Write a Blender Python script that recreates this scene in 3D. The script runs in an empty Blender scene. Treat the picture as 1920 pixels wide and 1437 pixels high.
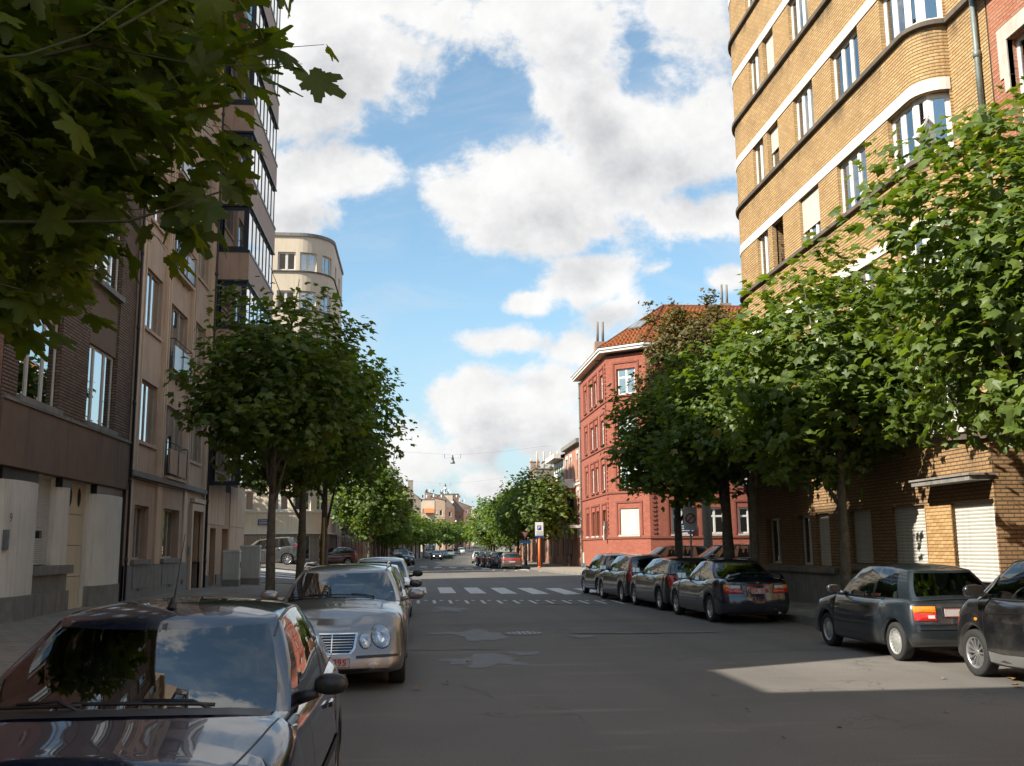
import bpy, math, random
from mathutils import Vector, Matrix, noise
from mathutils.bvhtree import BVHTree
R = math.radians
random.seed(7)
SC = bpy.context.scene
COL = SC.collection

# ------------------------------------------------------------------ camera
EYE = 1.7
cd = bpy.data.cameras.new('camera'); cam = bpy.data.objects.new('camera', cd); COL.objects.link(cam)
cd.sensor_width = 36.0; cd.lens = 1870 * 36 / 1920; cd.clip_end = 6000; cd.clip_start = 0.05
_p, _y, _r = R(9.4), R(5.45), R(0.5)
_fw = Vector((math.sin(_y)*math.cos(_p), math.cos(_y)*math.cos(_p), math.sin(_p)))
_r0 = Vector((math.cos(_y), -math.sin(_y), 0)); _u0 = _r0.cross(_fw)
_up = _u0*math.cos(_r) + _r0*math.sin(_r); _rt = _r0*math.cos(_r) - _u0*math.sin(_r)
cam.matrix_world = Matrix(((_rt.x, _up.x, -_fw.x, 0), (_rt.y, _up.y, -_fw.y, 0), (_rt.z, _up.z, -_fw.z, EYE), (0, 0, 0, 1)))
SC.camera = cam

# ------------------------------------------------------------------ sun, sky, exposure
SUN_AZ, SUN_EL = R(67.0 + 180.0), R(38.0)          # azimuth the light comes FROM, clockwise from +Y
SUN_STRENGTH, SKY_STRENGTH, EXPOSURE = 5.0, 0.125, 0.85
CLOUD = 0.53
sd = Vector((math.sin(SUN_AZ)*math.cos(SUN_EL), math.cos(SUN_AZ)*math.cos(SUN_EL), math.sin(SUN_EL)))
sl = bpy.data.lights.new('sun', 'SUN'); sl.energy = SUN_STRENGTH; sl.angle = R(0.5); sl.color = (1.0, 0.93, 0.80)
sun = bpy.data.objects.new('sun', sl); COL.objects.link(sun); sun.rotation_euler = sd.to_track_quat('Z', 'Y').to_euler()
sun.location = (0, 0, 60)
W = bpy.data.worlds.new('World'); SC.world = W; W.use_nodes = True
SC.view_settings.view_transform = 'Standard'; SC.view_settings.look = 'None'
SC.view_settings.gamma = 1.0; SC.view_settings.use_curve_mapping = False; SC.view_settings.exposure = EXPOSURE

class NT:
    """small helper to wire nodes"""
    def __init__(s, tree): s.t = tree; s.n = tree.nodes; s.l = tree.links
    def add(s, typ, **kw):
        nd = s.n.new(typ)
        for k, v in kw.items():
            if k.startswith('i_'):
                key = k[2:]; key = int(key) if key.isdigit() else key.replace('_', ' ')
                s.put(nd.inputs[key], v)
            else: setattr(nd, k, v)
        return nd
    def put(s, sock, v):
        if isinstance(v, bpy.types.NodeSocket): s.l.new(v, sock)
        else: sock.default_value = v
    def math(s, op, a, b=0.0, c=0.0, clamp=False):
        nd = s.n.new('ShaderNodeMath'); nd.operation = op; nd.use_clamp = clamp
        s.put(nd.inputs[0], a); s.put(nd.inputs[1], b); s.put(nd.inputs[2], c); return nd.outputs[0]
    def vmath(s, op, a, b=(0, 0, 0)):
        nd = s.n.new('ShaderNodeVectorMath'); nd.operation = op
        s.put(nd.inputs[0], a)
        if op == 'SCALE': s.put(nd.inputs[3], b)
        else: s.put(nd.inputs[1], b)
        return nd.outputs[1] if op in ('DOT_PRODUCT', 'LENGTH', 'DISTANCE') else nd.outputs[0]
    def smooth(s, v, lo, hi):
        nd = s.n.new('ShaderNodeMapRange'); nd.interpolation_type = 'SMOOTHSTEP'
        s.put(nd.inputs[0], v); s.put(nd.inputs[1], lo); s.put(nd.inputs[2], hi); return nd.outputs[0]
    def lin(s, v, lo, hi, a=0.0, b=1.0):
        nd = s.n.new('ShaderNodeMapRange'); nd.clamp = True
        s.put(nd.inputs[0], v); s.put(nd.inputs[1], lo); s.put(nd.inputs[2], hi); s.put(nd.inputs[3], a); s.put(nd.inputs[4], b); return nd.outputs[0]
    def mix(s, f, a, b, mode='MIX'):
        nd = s.n.new('ShaderNodeMix'); nd.data_type = 'RGBA'; nd.blend_type = mode
        s.put(nd.inputs[0], f); s.put(nd.inputs[6], a); s.put(nd.inputs[7], b); return nd.outputs[2]
    def noise(s, vec, scale, detail=4, rough=0.55, dist=0.0):
        nd = s.n.new('ShaderNodeTexNoise'); s.put(nd.inputs['Vector'], vec)
        nd.inputs['Scale'].default_value = scale; nd.inputs['Detail'].default_value = detail
        nd.inputs['Roughness'].default_value = rough; nd.inputs['Distortion'].default_value = dist; return nd.outputs[0]

def sky_dir(az, el):
    az, el = R(az), R(el); return Vector((math.sin(az)*math.cos(el), math.cos(az)*math.cos(el), math.sin(el)))

def build_sky():
    g = bpy.data.node_groups.new('cloud_field', 'ShaderNodeTree')
    g.interface.new_socket('Vector', in_out='INPUT', socket_type='NodeSocketVector')
    g.interface.new_socket('Value', in_out='OUTPUT', socket_type='NodeSocketFloat')
    t = NT(g); gi = g.nodes.new('NodeGroupInput'); go = g.nodes.new('NodeGroupOutput')
    v = gi.outputs[0]
    warp = t.add('ShaderNodeTexNoise', i_Vector=v, i_Scale=5.0, i_Detail=3.0, i_Roughness=0.5)
    w = t.vmath('SCALE', t.vmath('SUBTRACT', warp.outputs[1], (0.5, 0.5, 0.5)), 0.07)
    p = t.vmath('ADD', v, w)
    # cumulus banks: (azimuth from +Y, elevation, half width, half height, all in degrees, weight)
    B = [(-4.1,27.7,7.0,4.0,1), (-7.2,25.0,4.3,4.0,1), (-0.9,29.8,6.7,1.8,0.9), (-8.0,20.7,4.0,2.8,1), (-4.6,21.8,2.8,1.8,0.8), (-7.7,18.7,3.4,2.8,0.9), 
         (7.3,29.3,5.2,2.8,0.8), (11.2,27.3,3.7,2.8,0.75), (17.3,28.2,4.0,4.0,0.9), (10.5,24.8,2.8,2.5,0.8), (12.3,22.7,3.7,2.8,1), (15.8,21.6,5.2,3.4,1), 
         (7.2,21.1,4.6,2.8,1.0), (4.6,19.4,3.4,2.5,1), (10.6,19.0,6.1,2.8,1), (16.2,17.8,5.2,2.1,0.95), (9.9,15.4,3.5,1.9,1), (6.8,14.2,1.8,0.9,0.6), (14.0,14.9,1.5,0.9,0.55), 
         (11.4,13.2,2.5,1.2,0.7), (18.2,14.2,1.8,0.9,0.8), (5.8,11.8,2.5,0.9,0.85), (9.2,11.1,2.1,1.4,0.9), (8.2,9.3,2.5,1.8,0.9), (4.2,7.5,3.4,2.3,1), 
         (7.0,6.9,3.4,1.8,0.9), (2.3,8.1,1.8,1.5,0.9), (3.6,7.2,2.5,1.8,0.9), (3.6,5.4,2.1,1.2,0.8), (-0.1,5.4,1.8,1.8,0.75), (0.5,4.2,2.8,1.5,0.8), (4.5,3.3,2.5,1.4,0.7), 
         (-7.4,29.1,1.8,0.9,0.4), (7.9,4.4,1.8,1.2,0.7), (26.3,32.4,12.3,6.1,0.9), (-3.1,38.9,9.2,4.3,0.8), (-18.5,33.3,9.2,7.7,0.8), (-19.0,20.4,7.7,5.5,0.7), 
]
    acc = None
    for (az_, el_, rw, rh, wt) in B:
        c = sky_dir(az_, el_); right = Vector((c.y, -c.x, 0)).normalized(); upv = right.cross(c)
        k1, k2 = 1/R(rw), 1/R(rh)
        d = t.vmath('SUBTRACT', p, tuple(c))
        cx = t.math('MULTIPLY', t.vmath('DOT_PRODUCT', d, tuple(right)), k1)
        cy = t.math('MULTIPLY', t.vmath('DOT_PRODUCT', d, tuple(upv)), k2)
        cz = t.math('MULTIPLY', t.vmath('DOT_PRODUCT', d, tuple(c)), min(k1, k2)*0.7)
        comb = t.add('ShaderNodeCombineXYZ', i_0=cx, i_1=cy, i_2=cz)
        r = t.vmath('LENGTH', comb.outputs[0])
        val = t.math('MULTIPLY_ADD', r, -wt, wt*1.18)
        acc = val if acc is None else t.math('SMOOTH_MAX', acc, val, 0.22)
    # the rest of the sky: scattered banks of the same sort
    far = t.math('MULTIPLY_ADD', t.noise(v, 2.3, 2, 0.5), 5.0, -2.62)
    ahead = t.smooth(t.vmath('DOT_PRODUCT', v, tuple(sky_dir(5.2, 18.5))), 0.80, 0.92)
    far = t.math('SUBTRACT', far, t.math('MULTIPLY', ahead, 3.0))
    acc = t.math('MAXIMUM', acc, far)
    acc = t.math('MAXIMUM', acc, -1.2)
    n2 = t.noise(v, 30.0, 6, 0.6)
    n1 = t.noise(t.vmath('MULTIPLY', v, (1, 1, 1.35)), 9.0, 10, 0.63, 0.15)
    out = t.math('ADD', acc, t.math('ADD', t.math('MULTIPLY_ADD', n1, 2.9, -1.50), t.math('MULTIPLY_ADD', n2, 0.5, -0.25)))
    g.links.new(out, go.inputs[0])

    t = NT(W.node_tree); W.node_tree.nodes.clear()
    geo = t.add('ShaderNodeTexCoord'); v = geo.outputs['Generated']
    sky = t.add('ShaderNodeTexSky', sky_type='NISHITA', sun_disc=False, sun_elevation=SUN_EL, sun_rotation=SUN_AZ,
                altitude=50.0, air_density=1.0, dust_density=0.7, ozone_density=2.2)
    def field(vec):
        gn = t.add('ShaderNodeGroup'); gn.node_tree = g; t.put(gn.inputs[0], vec); return gn.outputs[0]
    f0 = field(v)
    up = t.vmath('NORMALIZE', t.vmath('ADD', v, (-0.018, -0.006, 0.040)))
    f1 = field(up)
    cov = t.smooth(f0, 0.0, 0.52)
    hz = t.vmath('DOT_PRODUCT', v, (0, 0, 1))
    shade = t.smooth(t.math('ADD', t.math('MULTIPLY', f0, 0.35), t.math('MULTIPLY', f1, 0.75)), 0.30, 1.85)
    s = SKY_STRENGTH
    K = CLOUD / s
    lit = (1.03*K, 1.025*K, 1.02*K, 1); gry = (0.555*K, 0.57*K, 0.61*K, 1)
    cc = t.mix(shade, lit, gry)
    fine = t.lin(t.noise(v, 22.0, 7, 0.65), 0.3, 0.7, 0.90, 1.06)
    cc = t.mix(1.0, cc, t.add('ShaderNodeCombineColor', i_0=fine, i_1=fine, i_2=fine).outputs[0], 'MULTIPLY')
    # thin high cirrus veil
    ci = t.noise(t.vmath('MULTIPLY', v, (1.0, 2.2, 3.0)), 4.5, 6, 0.6, 1.2)
    cim = t.math('MULTIPLY', t.smooth(ci, 0.42, 0.78), 0.42)
    blue = t.mix(1.0, sky.outputs[0], (0.84, 1.01, 0.94, 1), 'MULTIPLY')
    haze = t.math('MULTIPLY', t.smooth(hz, 0.30, -0.02), 0.85)
    blue = t.mix(haze, blue, (0.60*K, 0.71*K, 0.80*K, 1))
    blue = t.mix(0.10, blue, (0.70*K, 0.80*K, 0.88*K, 1))
    blue = t.mix(cim, blue, (0.78*K, 0.84*K, 0.90*K, 1))
    col = t.mix(cov, blue, cc)
    col = t.mix(t.smooth(hz, 0.0, -0.02), col, (0.10*K, 0.10*K, 0.09*K, 1))
    bg = t.add('ShaderNodeBackground', i_Color=col, i_Strength=s)
    o = t.add('ShaderNodeOutputWorld'); W.node_tree.links.new(bg.outputs[0], o.inputs[0])
    W.cycles.sampling_method = 'MANUAL'; W.cycles.sample_map_resolution = 512
build_sky()
SC.cycles.max_bounces = 7; SC.cycles.diffuse_bounces = 3; SC.cycles.glossy_bounces = 3; SC.cycles.transparent_max_bounces = 12
SC.cycles.transmission_bounces = 4; SC.cycles.caustics_reflective = False; SC.cycles.caustics_refractive = False

# ------------------------------------------------------------------ mesh helpers
def text_mesh(body, size, m, parent, loc, rot, align='CENTER', bold=0.0):
    cu = bpy.data.curves.new('lettering', 'FONT'); cu.body = body; cu.size = size; cu.extrude = .002; cu.offset = bold; cu.align_x = align; cu.align_y = 'CENTER'; cu.space_character = 1.12
    tmp = bpy.data.objects.new('lettering_curve', cu); COL.objects.link(tmp); dg = bpy.context.evaluated_depsgraph_get()
    me = bpy.data.meshes.new_from_object(tmp.evaluated_get(dg)); bpy.data.objects.remove(tmp); me.name = 'lettering'; me.materials.clear(); me.materials.append(m)
    o = bpy.data.objects.new('lettering', me); COL.objects.link(o); o.parent = parent; o.location = loc; o.rotation_euler = rot; return o
def link(o, parent=None):
    COL.objects.link(o)
    if parent is not None: o.parent = parent
    return o
def tag(o, label=None, cat=None, group=None, kind=None):
    if label: o['label'] = label
    if cat: o['category'] = cat
    if group: o['group'] = group
    if kind: o['kind'] = kind
    return o
def empty(name, loc, label=None, cat=None, group=None, rz=0.0):
    o = bpy.data.objects.new(name, None); o.location = loc; o.rotation_euler = (0, 0, rz); o.empty_display_size = 0.3
    COL.objects.link(o); return tag(o, label, cat, group)
class MB:
    def __init__(s, org=(0, 0, 0)): s.v = []; s.f = []; s.uv = []; s.org = Vector(org); s.sm = []
    def quad(s, a, b, c, d, uv=None, smooth=False):
        i = len(s.v); s.v += [a, b, c, d]; s.f.append((i, i+1, i+2, i+3)); s.uv.append(uv); s.sm.append(smooth)
    def poly(s, pts, uv=None, smooth=False):
        i = len(s.v); s.v += list(pts); s.f.append(tuple(range(i, i+len(pts)))); s.uv.append(uv); s.sm.append(smooth)
    def hexa(s, p, skip=()):
        """8 corners: bottom 0-3 ccw, top 4-7"""
        i = len(s.v); s.v += list(p)
        for k, f in enumerate(((3, 2, 1, 0), (4, 5, 6, 7), (0, 1, 5, 4), (1, 2, 6, 5), (2, 3, 7, 6), (3, 0, 4, 7))):
            if k in skip: continue
            s.f.append(tuple(i+q for q in f)); s.uv.append(None); s.sm.append(False)
    def box(s, x0, x1, y0, y1, z0, z1):
        s.hexa([(x0, y0, z0), (x1, y0, z0), (x1, y1, z0), (x0, y1, z0), (x0, y0, z1), (x1, y0, z1), (x1, y1, z1), (x0, y1, z1)])
    def obox(s, c, ax, ay, az):
        c = Vector(c); ax = Vector(ax); ay = Vector(ay); az = Vector(az)
        s.hexa([tuple(c+sx*ax+sy*ay+sz*az) for sz in (-1, 1) for sx, sy in ((-1, -1), (1, -1), (1, 1), (-1, 1))])
    def tube(s, pts, rad, n=8, cap=True):
        pts = [Vector(p) for p in pts]; rr = rad if isinstance(rad, (list, tuple)) else [rad]*len(pts)
        base = len(s.v); prev = None
        for k, p in enumerate(pts):
            d = (pts[min(k+1, len(pts)-1)] - pts[max(k-1, 0)]).normalized()
            if prev is None: prev = d.orthogonal().normalized()
            u = (prev - d*prev.dot(d)).normalized(); w = d.cross(u); prev = u
            for j in range(n):
                a = 2*math.pi*j/n; s.v.append(tuple(p + (u*math.cos(a) + w*math.sin(a))*rr[k]))
        for k in range(len(pts)-1):
            for j in range(n):
                s.f.append((base+k*n+j, base+k*n+(j+1) % n, base+(k+1)*n+(j+1) % n, base+(k+1)*n+j)); s.uv.append(None); s.sm.append(True)
        if cap:
            s.f.append(tuple(base+j for j in range(n))[::-1]); s.uv.append(None); s.sm.append(False)
            s.f.append(tuple(base+(len(pts)-1)*n+j for j in range(n))); s.uv.append(None); s.sm.append(False)
    def lathe(s, prof, c=(0, 0, 0), axis='z', n=24):
        """prof: list of (r, h)"""
        base = len(s.v)
        for (r, h) in prof:
            for j in range(n):
                a = 2*math.pi*j/n; q = (r*math.cos(a), r*math.sin(a))
                p = (q[0], q[1], h) if axis == 'z' else ((q[0], h, q[1]) if axis == 'y' else (h, q[0], q[1]))
                s.v.append((c[0]+p[0], c[1]+p[1], c[2]+p[2]))
        for k in range(len(prof)-1):
            for j in range(n):
                s.f.append((base+k*n+j, base+k*n+(j+1) % n, base+(k+1)*n+(j+1) % n, base+(k+1)*n+j)); s.uv.append(None); s.sm.append(True)
    def mesh(s, name, mats):
        me = bpy.data.meshes.new(name); o = s.org
        me.from_pydata([(p[0]-o.x, p[1]-o.y, p[2]-o.z) for p in s.v], [], s.f)
        if any(u is not None for u in s.uv):
            ul = me.uv_layers.new(name='UVMap'); k = 0; data = []
            for f, u in zip(s.f, s.uv):
                for q in range(len(f)): data += list(u[q]) if u is not None else [0.0, 0.0]
            ul.data.foreach_set('uv', data)
        if any(s.sm): me.polygons.foreach_set('use_smooth', s.sm)
        for m in (mats if isinstance(mats, (list, tuple)) else [mats]): me.materials.append(m)
        me.update(); return me
    def build(s, name, mats, parent=None, label=None, cat=None, group=None, kind=None):
        if not s.f: return None
        o = bpy.data.objects.new(name, s.mesh(name, mats))
        if parent is None: o.location = s.org
        link(o, parent); return tag(o, label, cat, group, kind)
def inst(name, me, parent, loc, rz=0.0, scale=None):
    o = bpy.data.objects.new(name, me); o.location = loc; o.rotation_euler = (0, 0, rz)
    if scale: o.scale = scale
    return link(o, parent)
def copy_tree(o, parent=None):
    c = o.copy(); COL.objects.link(c); c.parent = parent
    for ch in KIDS.get(o.name, []) if o.name in KIDS else [q for q in o.children]:
        copy_tree(ch, c)
    return c
KIDS = {}

# ------------------------------------------------------------------ materials
def newmat(name):
    m = bpy.data.materials.new(name); m.use_nodes = True; m.node_tree.nodes.clear()
    t = NT(m.node_tree); o = t.add('ShaderNodeOutputMaterial'); b = t.add('ShaderNodeBsdfPrincipled')
    t.l.new(b.outputs[0], o.inputs[0]); return m, t, b, o
def C4(c): return (c[0], c[1], c[2], 1.0)
def sc(c, k): return tuple(min(1.0, x*k) for x in c)
def mat(name, col, rough=0.7, metal=0.0, var=0.15, scale=3.0, bump=0.0, bscale=40.0, streak=0.0, coat=0.0, spec=0.5, detail=5, alt=None):
    """plain surface with worn, mottled colour; streak adds run-off stains down a wall"""
    m, t, b, o = newmat(name); tc = t.add('ShaderNodeTexCoord').outputs['Object']
    n = t.noise(tc, scale, detail, 0.6)
    a = C4(sc(col, 1-var)); bb = C4(alt if alt else sc(col, 1+var))
    c = t.mix(t.lin(n, 0.3, 0.7), a, bb)
    if streak:
        sn = t.noise(t.vmath('MULTIPLY', tc, (5.0, 5.0, 0.25)), 1.3, 5, 0.65)
        c = t.mix(t.math('MULTIPLY', t.smooth(sn, 0.5, 0.72), streak), c, C4(sc(col, 0.42)))
    t.put(b.inputs['Base Color'], c)
    r2 = t.lin(n, 0.3, 0.7, max(0, rough-0.06), min(1, rough+0.06)); t.put(b.inputs['Roughness'], r2)
    b.inputs['Metallic'].default_value = metal; b.inputs['Specular IOR Level'].default_value = spec
    if coat: b.inputs['Coat Weight'].default_value = coat; b.inputs['Coat Roughness'].default_value = 0.03
    if bump:
        bn = t.add('ShaderNodeBump', i_Strength=bump, i_Distance=0.01, i_Height=t.noise(tc, bscale, 4, 0.6)); t.l.new(bn.outputs[0], b.inputs['Normal'])
    return m
def brickmat(name, c1, c2, mortar, bw=0.22, rh=0.075, ms=0.012, bump=0.5, rough=0.85, dirt=0.35, dirtcol=(0.05, 0.045, 0.04), stain=None):
    m, t, b, o = newmat(name); uv = t.add('ShaderNodeTexCoord').outputs['UV']; ob = t.add('ShaderNodeTexCoord').outputs['Object']
    br = t.add('ShaderNodeTexBrick', i_Vector=uv, i_Color1=C4(c1), i_Color2=C4(c2), i_Mortar=C4(mortar), i_Scale=1.0)
    br.inputs['Mortar Size'].default_value = ms; br.inputs['Mortar Smooth'].default_value = 0.1; br.inputs['Bias'].default_value = 0.0
    br.inputs['Brick Width'].default_value = bw; br.inputs['Row Height'].default_value = rh
    n = t.noise(ob, 1.1, 6, 0.65)
    c = t.mix(t.math('MULTIPLY', t.smooth(n, 0.42, 0.75), dirt), br.outputs[0], C4(dirtcol))
    if stain:   # rain wash under the projecting ledges
        zz = t.add('ShaderNodeSeparateXYZ', i_0=uv).outputs[1]; fr = t.math('FRACT', t.math('DIVIDE', t.math('SUBTRACT', zz, stain[0]), stain[1]))
        sm = t.math('MULTIPLY', t.smooth(fr, 0.80, 0.98), t.smooth(t.noise(t.vmath('MULTIPLY', ob, (1.2, 1.2, 0.5)), 1.0, 6, 0.7), 0.42, 0.68))
        c = t.mix(t.math('MULTIPLY', sm, 0.75), c, (0.10, 0.075, 0.05, 1))
    n2 = t.noise(ob, 22.0, 3, 0.6)
    k = t.lin(n2, 0.3, 0.7, 0.84, 1.12)
    c = t.mix(1.0, c, t.add('ShaderNodeCombineColor', i_0=k, i_1=k, i_2=k).outputs[0], 'MULTIPLY')
    t.put(b.inputs['Base Color'], c); b.inputs['Roughness'].default_value = rough; b.inputs['Specular IOR Level'].default_value = 0.3
    h = t.math('ADD', t.math('MULTIPLY', br.outputs[1], -1.0), t.math('MULTIPLY', n2, 0.35))
    bn = t.add('ShaderNodeBump', i_Strength=bump, i_Distance=0.012, i_Height=h); t.l.new(bn.outputs[0], b.inputs['Normal'])
    return m
def glassmat(name, tint=(0.5, 0.55, 0.55), refl=0.08, rough=0.01, dark=(0.02, 0.022, 0.025), solid=0.0, wav=0.0):
    """thin pane: tinted see-through plus mirror reflection by Fresnel"""
    m = bpy.data.materials.new(name); m.use_nodes = True; m.node_tree.nodes.clear(); t = NT(m.node_tree)
    o = t.add('ShaderNodeOutputMaterial')
    tr = t.add('ShaderNodeBsdfTransparent', i_Color=C4(tint)).outputs[0]
    if solid:
        df = t.add('ShaderNodeBsdfDiffuse', i_Color=C4(dark)).outputs[0]
        mx = t.add('ShaderNodeMixShader', i_0=solid); t.l.new(tr, mx.inputs[1]); t.l.new(df, mx.inputs[2]); tr = mx.outputs[0]
    gl = t.add('ShaderNodeBsdfGlossy', i_Color=(0.95, 0.97, 0.97, 1), i_Roughness=rough)
    fr = t.add('ShaderNodeFresnel', i_IOR=1.55)
    f = t.math('ADD', t.math('MULTIPLY', fr.outputs[0], 1.25), refl, clamp=True)
    if wav:
        tc = t.add('ShaderNodeTexCoord').outputs['Object']
        bn = t.add('ShaderNodeBump', i_Strength=wav, i_Distance=0.02, i_Height=t.noise(tc, 1.3, 1, 0.4)); t.l.new(bn.outputs[0], gl.inputs['Normal'])
    mx = t.add('ShaderNodeMixShader', i_0=f); t.l.new(tr, mx.inputs[1]); t.l.new(gl.outputs[0], mx.inputs[2])
    t.l.new(mx.outputs[0], o.inputs[0]); return m
def paint(name, col, metal=0.0, rough=0.35, flake=0.0):
    m, t, b, o = newmat(name); tc = t.add('ShaderNodeTexCoord').outputs['Object']
    n = t.noise(tc, 3.0, 4, 0.6)
    c = t.mix(t.math('MULTIPLY', t.smooth(n, 0.45, 0.8), 0.18), C4(col), (0.16, 0.145, 0.125, 1))
    lowz = t.add('ShaderNodeSeparateXYZ', i_0=tc).outputs[2]
    dust = t.math('MULTIPLY', t.smooth(lowz, 0.55, 0.15), t.lin(n, 0.3, 0.7, 0.15, 0.55))
    c = t.mix(dust, c, (0.12, 0.105, 0.09, 1)); t.put(b.inputs['Base Color'], c)
    b.inputs['Metallic'].default_value = metal
    t.put(b.inputs['Roughness'], t.math('ADD', rough, t.math('MULTIPLY', dust, 0.4)))
    b.inputs['Coat Weight'].default_value = 1.0; b.inputs['Coat Roughness'].default_value = 0.03; b.inputs['Coat IOR'].default_value = 1.55
    return m
def leafmat(name, c1, c2, trans=0.4, gloss=0.25):
    m = bpy.data.materials.new(name); m.use_nodes = True; m.node_tree.nodes.clear(); t = NT(m.node_tree)
    o = t.add('ShaderNodeOutputMaterial'); tc = t.add('ShaderNodeTexCoord').outputs['Object']
    at = t.add('ShaderNodeAttribute', attribute_name='tint').outputs['Fac']
    n = t.noise(tc, 0.9, 3, 0.6)
    f = t.math('ADD', t.math('MULTIPLY', at, 0.75), t.math('MULTIPLY', n, 0.3), clamp=True)
    c = t.mix(f, C4(c1), C4(c2))
    c = t.mix(t.smooth(at, 0.965, 0.99), c, (0.20, 0.16, 0.03, 1))
    d = t.add('ShaderNodeBsdfDiffuse', i_Color=c, i_Roughness=0.4)
    tl = t.add('ShaderNodeBsdfTranslucent', i_Color=t.mix(1.0, c, (1.5, 1.5, 0.4, 1), 'MULTIPLY'))
    mx = t.add('ShaderNodeMixShader', i_0=trans); t.l.new(d.outputs[0], mx.inputs[1]); t.l.new(tl.outputs[0], mx.inputs[2])
    gl = t.add('ShaderNodeBsdfGlossy', i_Color=(0.9, 0.95, 0.9, 1), i_Roughness=0.5)
    m2 = t.add('ShaderNodeMixShader', i_0=gloss*0.10); t.l.new(mx.outputs[0], m2.inputs[1]); t.l.new(gl.outputs[0], m2.inputs[2])
    t.l.new(m2.outputs[0], o.inputs[0]); return m
# ------------------------------------------------------------------ terrain
def sstep(v, a, b):
    k = max(0.0, min(1.0, (v-a)/(b-a))); return k*k*(3-2*k)
def hz(x, y):
    """height of the carriageway: the side street on the left climbs, the far street rises slowly"""
    h = min(1.5, max(0.0, 0.115*(-2.6-x)))*sstep(y, 46, 55)*(1-sstep(y, 84, 100)*0.6)
    return h + max(0.0, y-190)*0.0125
def bend(x, y):
    """the far street turns a little to the right beyond the junction"""
    return x + max(0.0, y-118)*0.066

def asphalt(name, base=(0.145, 0.133, 0.119), wear=1.0):
    m, t, b, o = newmat(name); tc = t.add('ShaderNodeTexCoord').outputs['Object']
    n1 = t.noise(tc, 0.22, 5, 0.6); n2 = t.noise(t.vmath('MULTIPLY', tc, (0.25, 1.6, 1)), 0.9, 6, 0.65)
    n3 = t.noise(tc, 75.0, 3, 0.7); n4 = t.noise(t.vmath('MULTIPLY', tc, (0.35, 1.0, 1)), 0.35, 3, 0.5, 0.6)
    c = t.mix(t.lin(n1, 0.35, 0.68), C4(sc(base, 0.80)), C4(sc(base, 1.20)))
    lane = t.noise(t.vmath('MULTIPLY', tc, (1.1, 0.03, 1)), 1.0, 3, 0.5)
    c = t.mix(t.math('MULTIPLY', t.smooth(lane, 0.48, 0.66), 0.35), c, C4(sc(base, 0.68)))
    oil = t.noise(tc, 1.9, 3, 0.5)
    c = t.mix(t.math('MULTIPLY', t.smooth(oil, 0.68, 0.76), 0.45), c, C4(sc(base, 0.45)))
    c = t.mix(t.math('MULTIPLY', t.smooth(n2, 0.56, 0.72), 0.55*wear), c, C4(sc((base[0]*1.03, base[1], base[2]*0.93), 1.65)))
    c = t.mix(t.math('MULTIPLY', t.smooth(n4, 0.60, 0.70), 0.55*wear), c, C4(sc(base, 0.62)))
    cr = t.add('ShaderNodeTexVoronoi', feature='DISTANCE_TO_EDGE', i_Vector=t.vmath('ADD', tc, t.vmath('SCALE', t.add('ShaderNodeTexNoise', i_Vector=tc, i_Scale=1.7, i_Detail=5.0).outputs[1], 0.9)), i_Scale=0.55)
    ck = t.math('MULTIPLY', t.smooth(cr.outputs[0], 0.011, 0.003), t.smooth(t.noise(tc, 0.27, 3), 0.50, 0.60))
    c = t.mix(t.math('MULTIPLY', ck, 0.28), c, (0.012, 0.011, 0.010, 1))
    k = t.lin(n3, 0.25, 0.75, 0.45, 1.6); c = t.mix(0.85, c, t.mix(1.0, c, t.add('ShaderNodeCombineColor', i_0=k, i_1=k, i_2=k).outputs[0], 'MULTIPLY'))
    sp = t.add('ShaderNodeTexVoronoi', i_Vector=tc, i_Scale=42.0)
    c = t.mix(t.math('MULTIPLY', t.smooth(sp.outputs[0], 0.16, 0.08), 0.5), c, C4(sc(base, 3.2)))
    t.put(b.inputs['Base Color'], c); t.put(b.inputs['Roughness'], t.lin(n1, 0.3, 0.7, 0.72, 0.9)); b.inputs['Specular IOR Level'].default_value = 0.35
    bn = t.add('ShaderNodeBump', i_Strength=0.5, i_Distance=0.008, i_Height=t.math('ADD', n3, t.math('MULTIPLY', ck, -2.0))); t.l.new(bn.outputs[0], b.inputs['Normal'])
    return m
M = {}
M['asphalt'] = asphalt('asphalt')
M['asphalt_new'] = asphalt('asphalt_patch', (0.118, 0.110, 0.100), 0.3)
M['earth'] = mat('bare_ground', (0.09, 0.08, 0.065), 0.95, bump=0.5, bscale=4)
M['paving'] = mat('paving_slab', (0.24, 0.215, 0.18), 0.85, var=0.28, scale=1.2, bump=0.35, bscale=60)
M['paving2'] = mat('paving_slab_pale', (0.27, 0.235, 0.19), 0.85, var=0.2, scale=1.0, bump=0.35, bscale=60)
M['kerb'] = mat('kerb_stone', (0.19, 0.18, 0.165), 0.8, var=0.3, scale=2.5, bump=0.4, bscale=50)
M['joint'] = mat('joint_sand', (0.06, 0.052, 0.043), 0.95, var=0.3)
M['roadpaint'] = mat('road_paint', (0.62, 0.60, 0.55), 0.75, var=0.32, scale=5, bump=0.3, bscale=60, detail=8, alt=(0.80, 0.78, 0.72))
M['iron'] = mat('cast_iron', (0.09, 0.085, 0.08), 0.55, metal=0.6, var=0.3)
def wetmat():
    m, t, b, o = newmat('smooth_bitumen'); tc = t.add('ShaderNodeTexCoord').outputs['Object']
    n = t.noise(tc, 6.0, 4); t.put(b.inputs['Base Color'], t.mix(n, (0.105, 0.105, 0.106, 1), (0.155, 0.154, 0.152, 1)))
    t.put(b.inputs['Roughness'], t.lin(n, 0.3, 0.7, 0.55, 0.75)); b.inputs['Specular IOR Level'].default_value = 0.4; return m
M['wet'] = wetmat()

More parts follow.
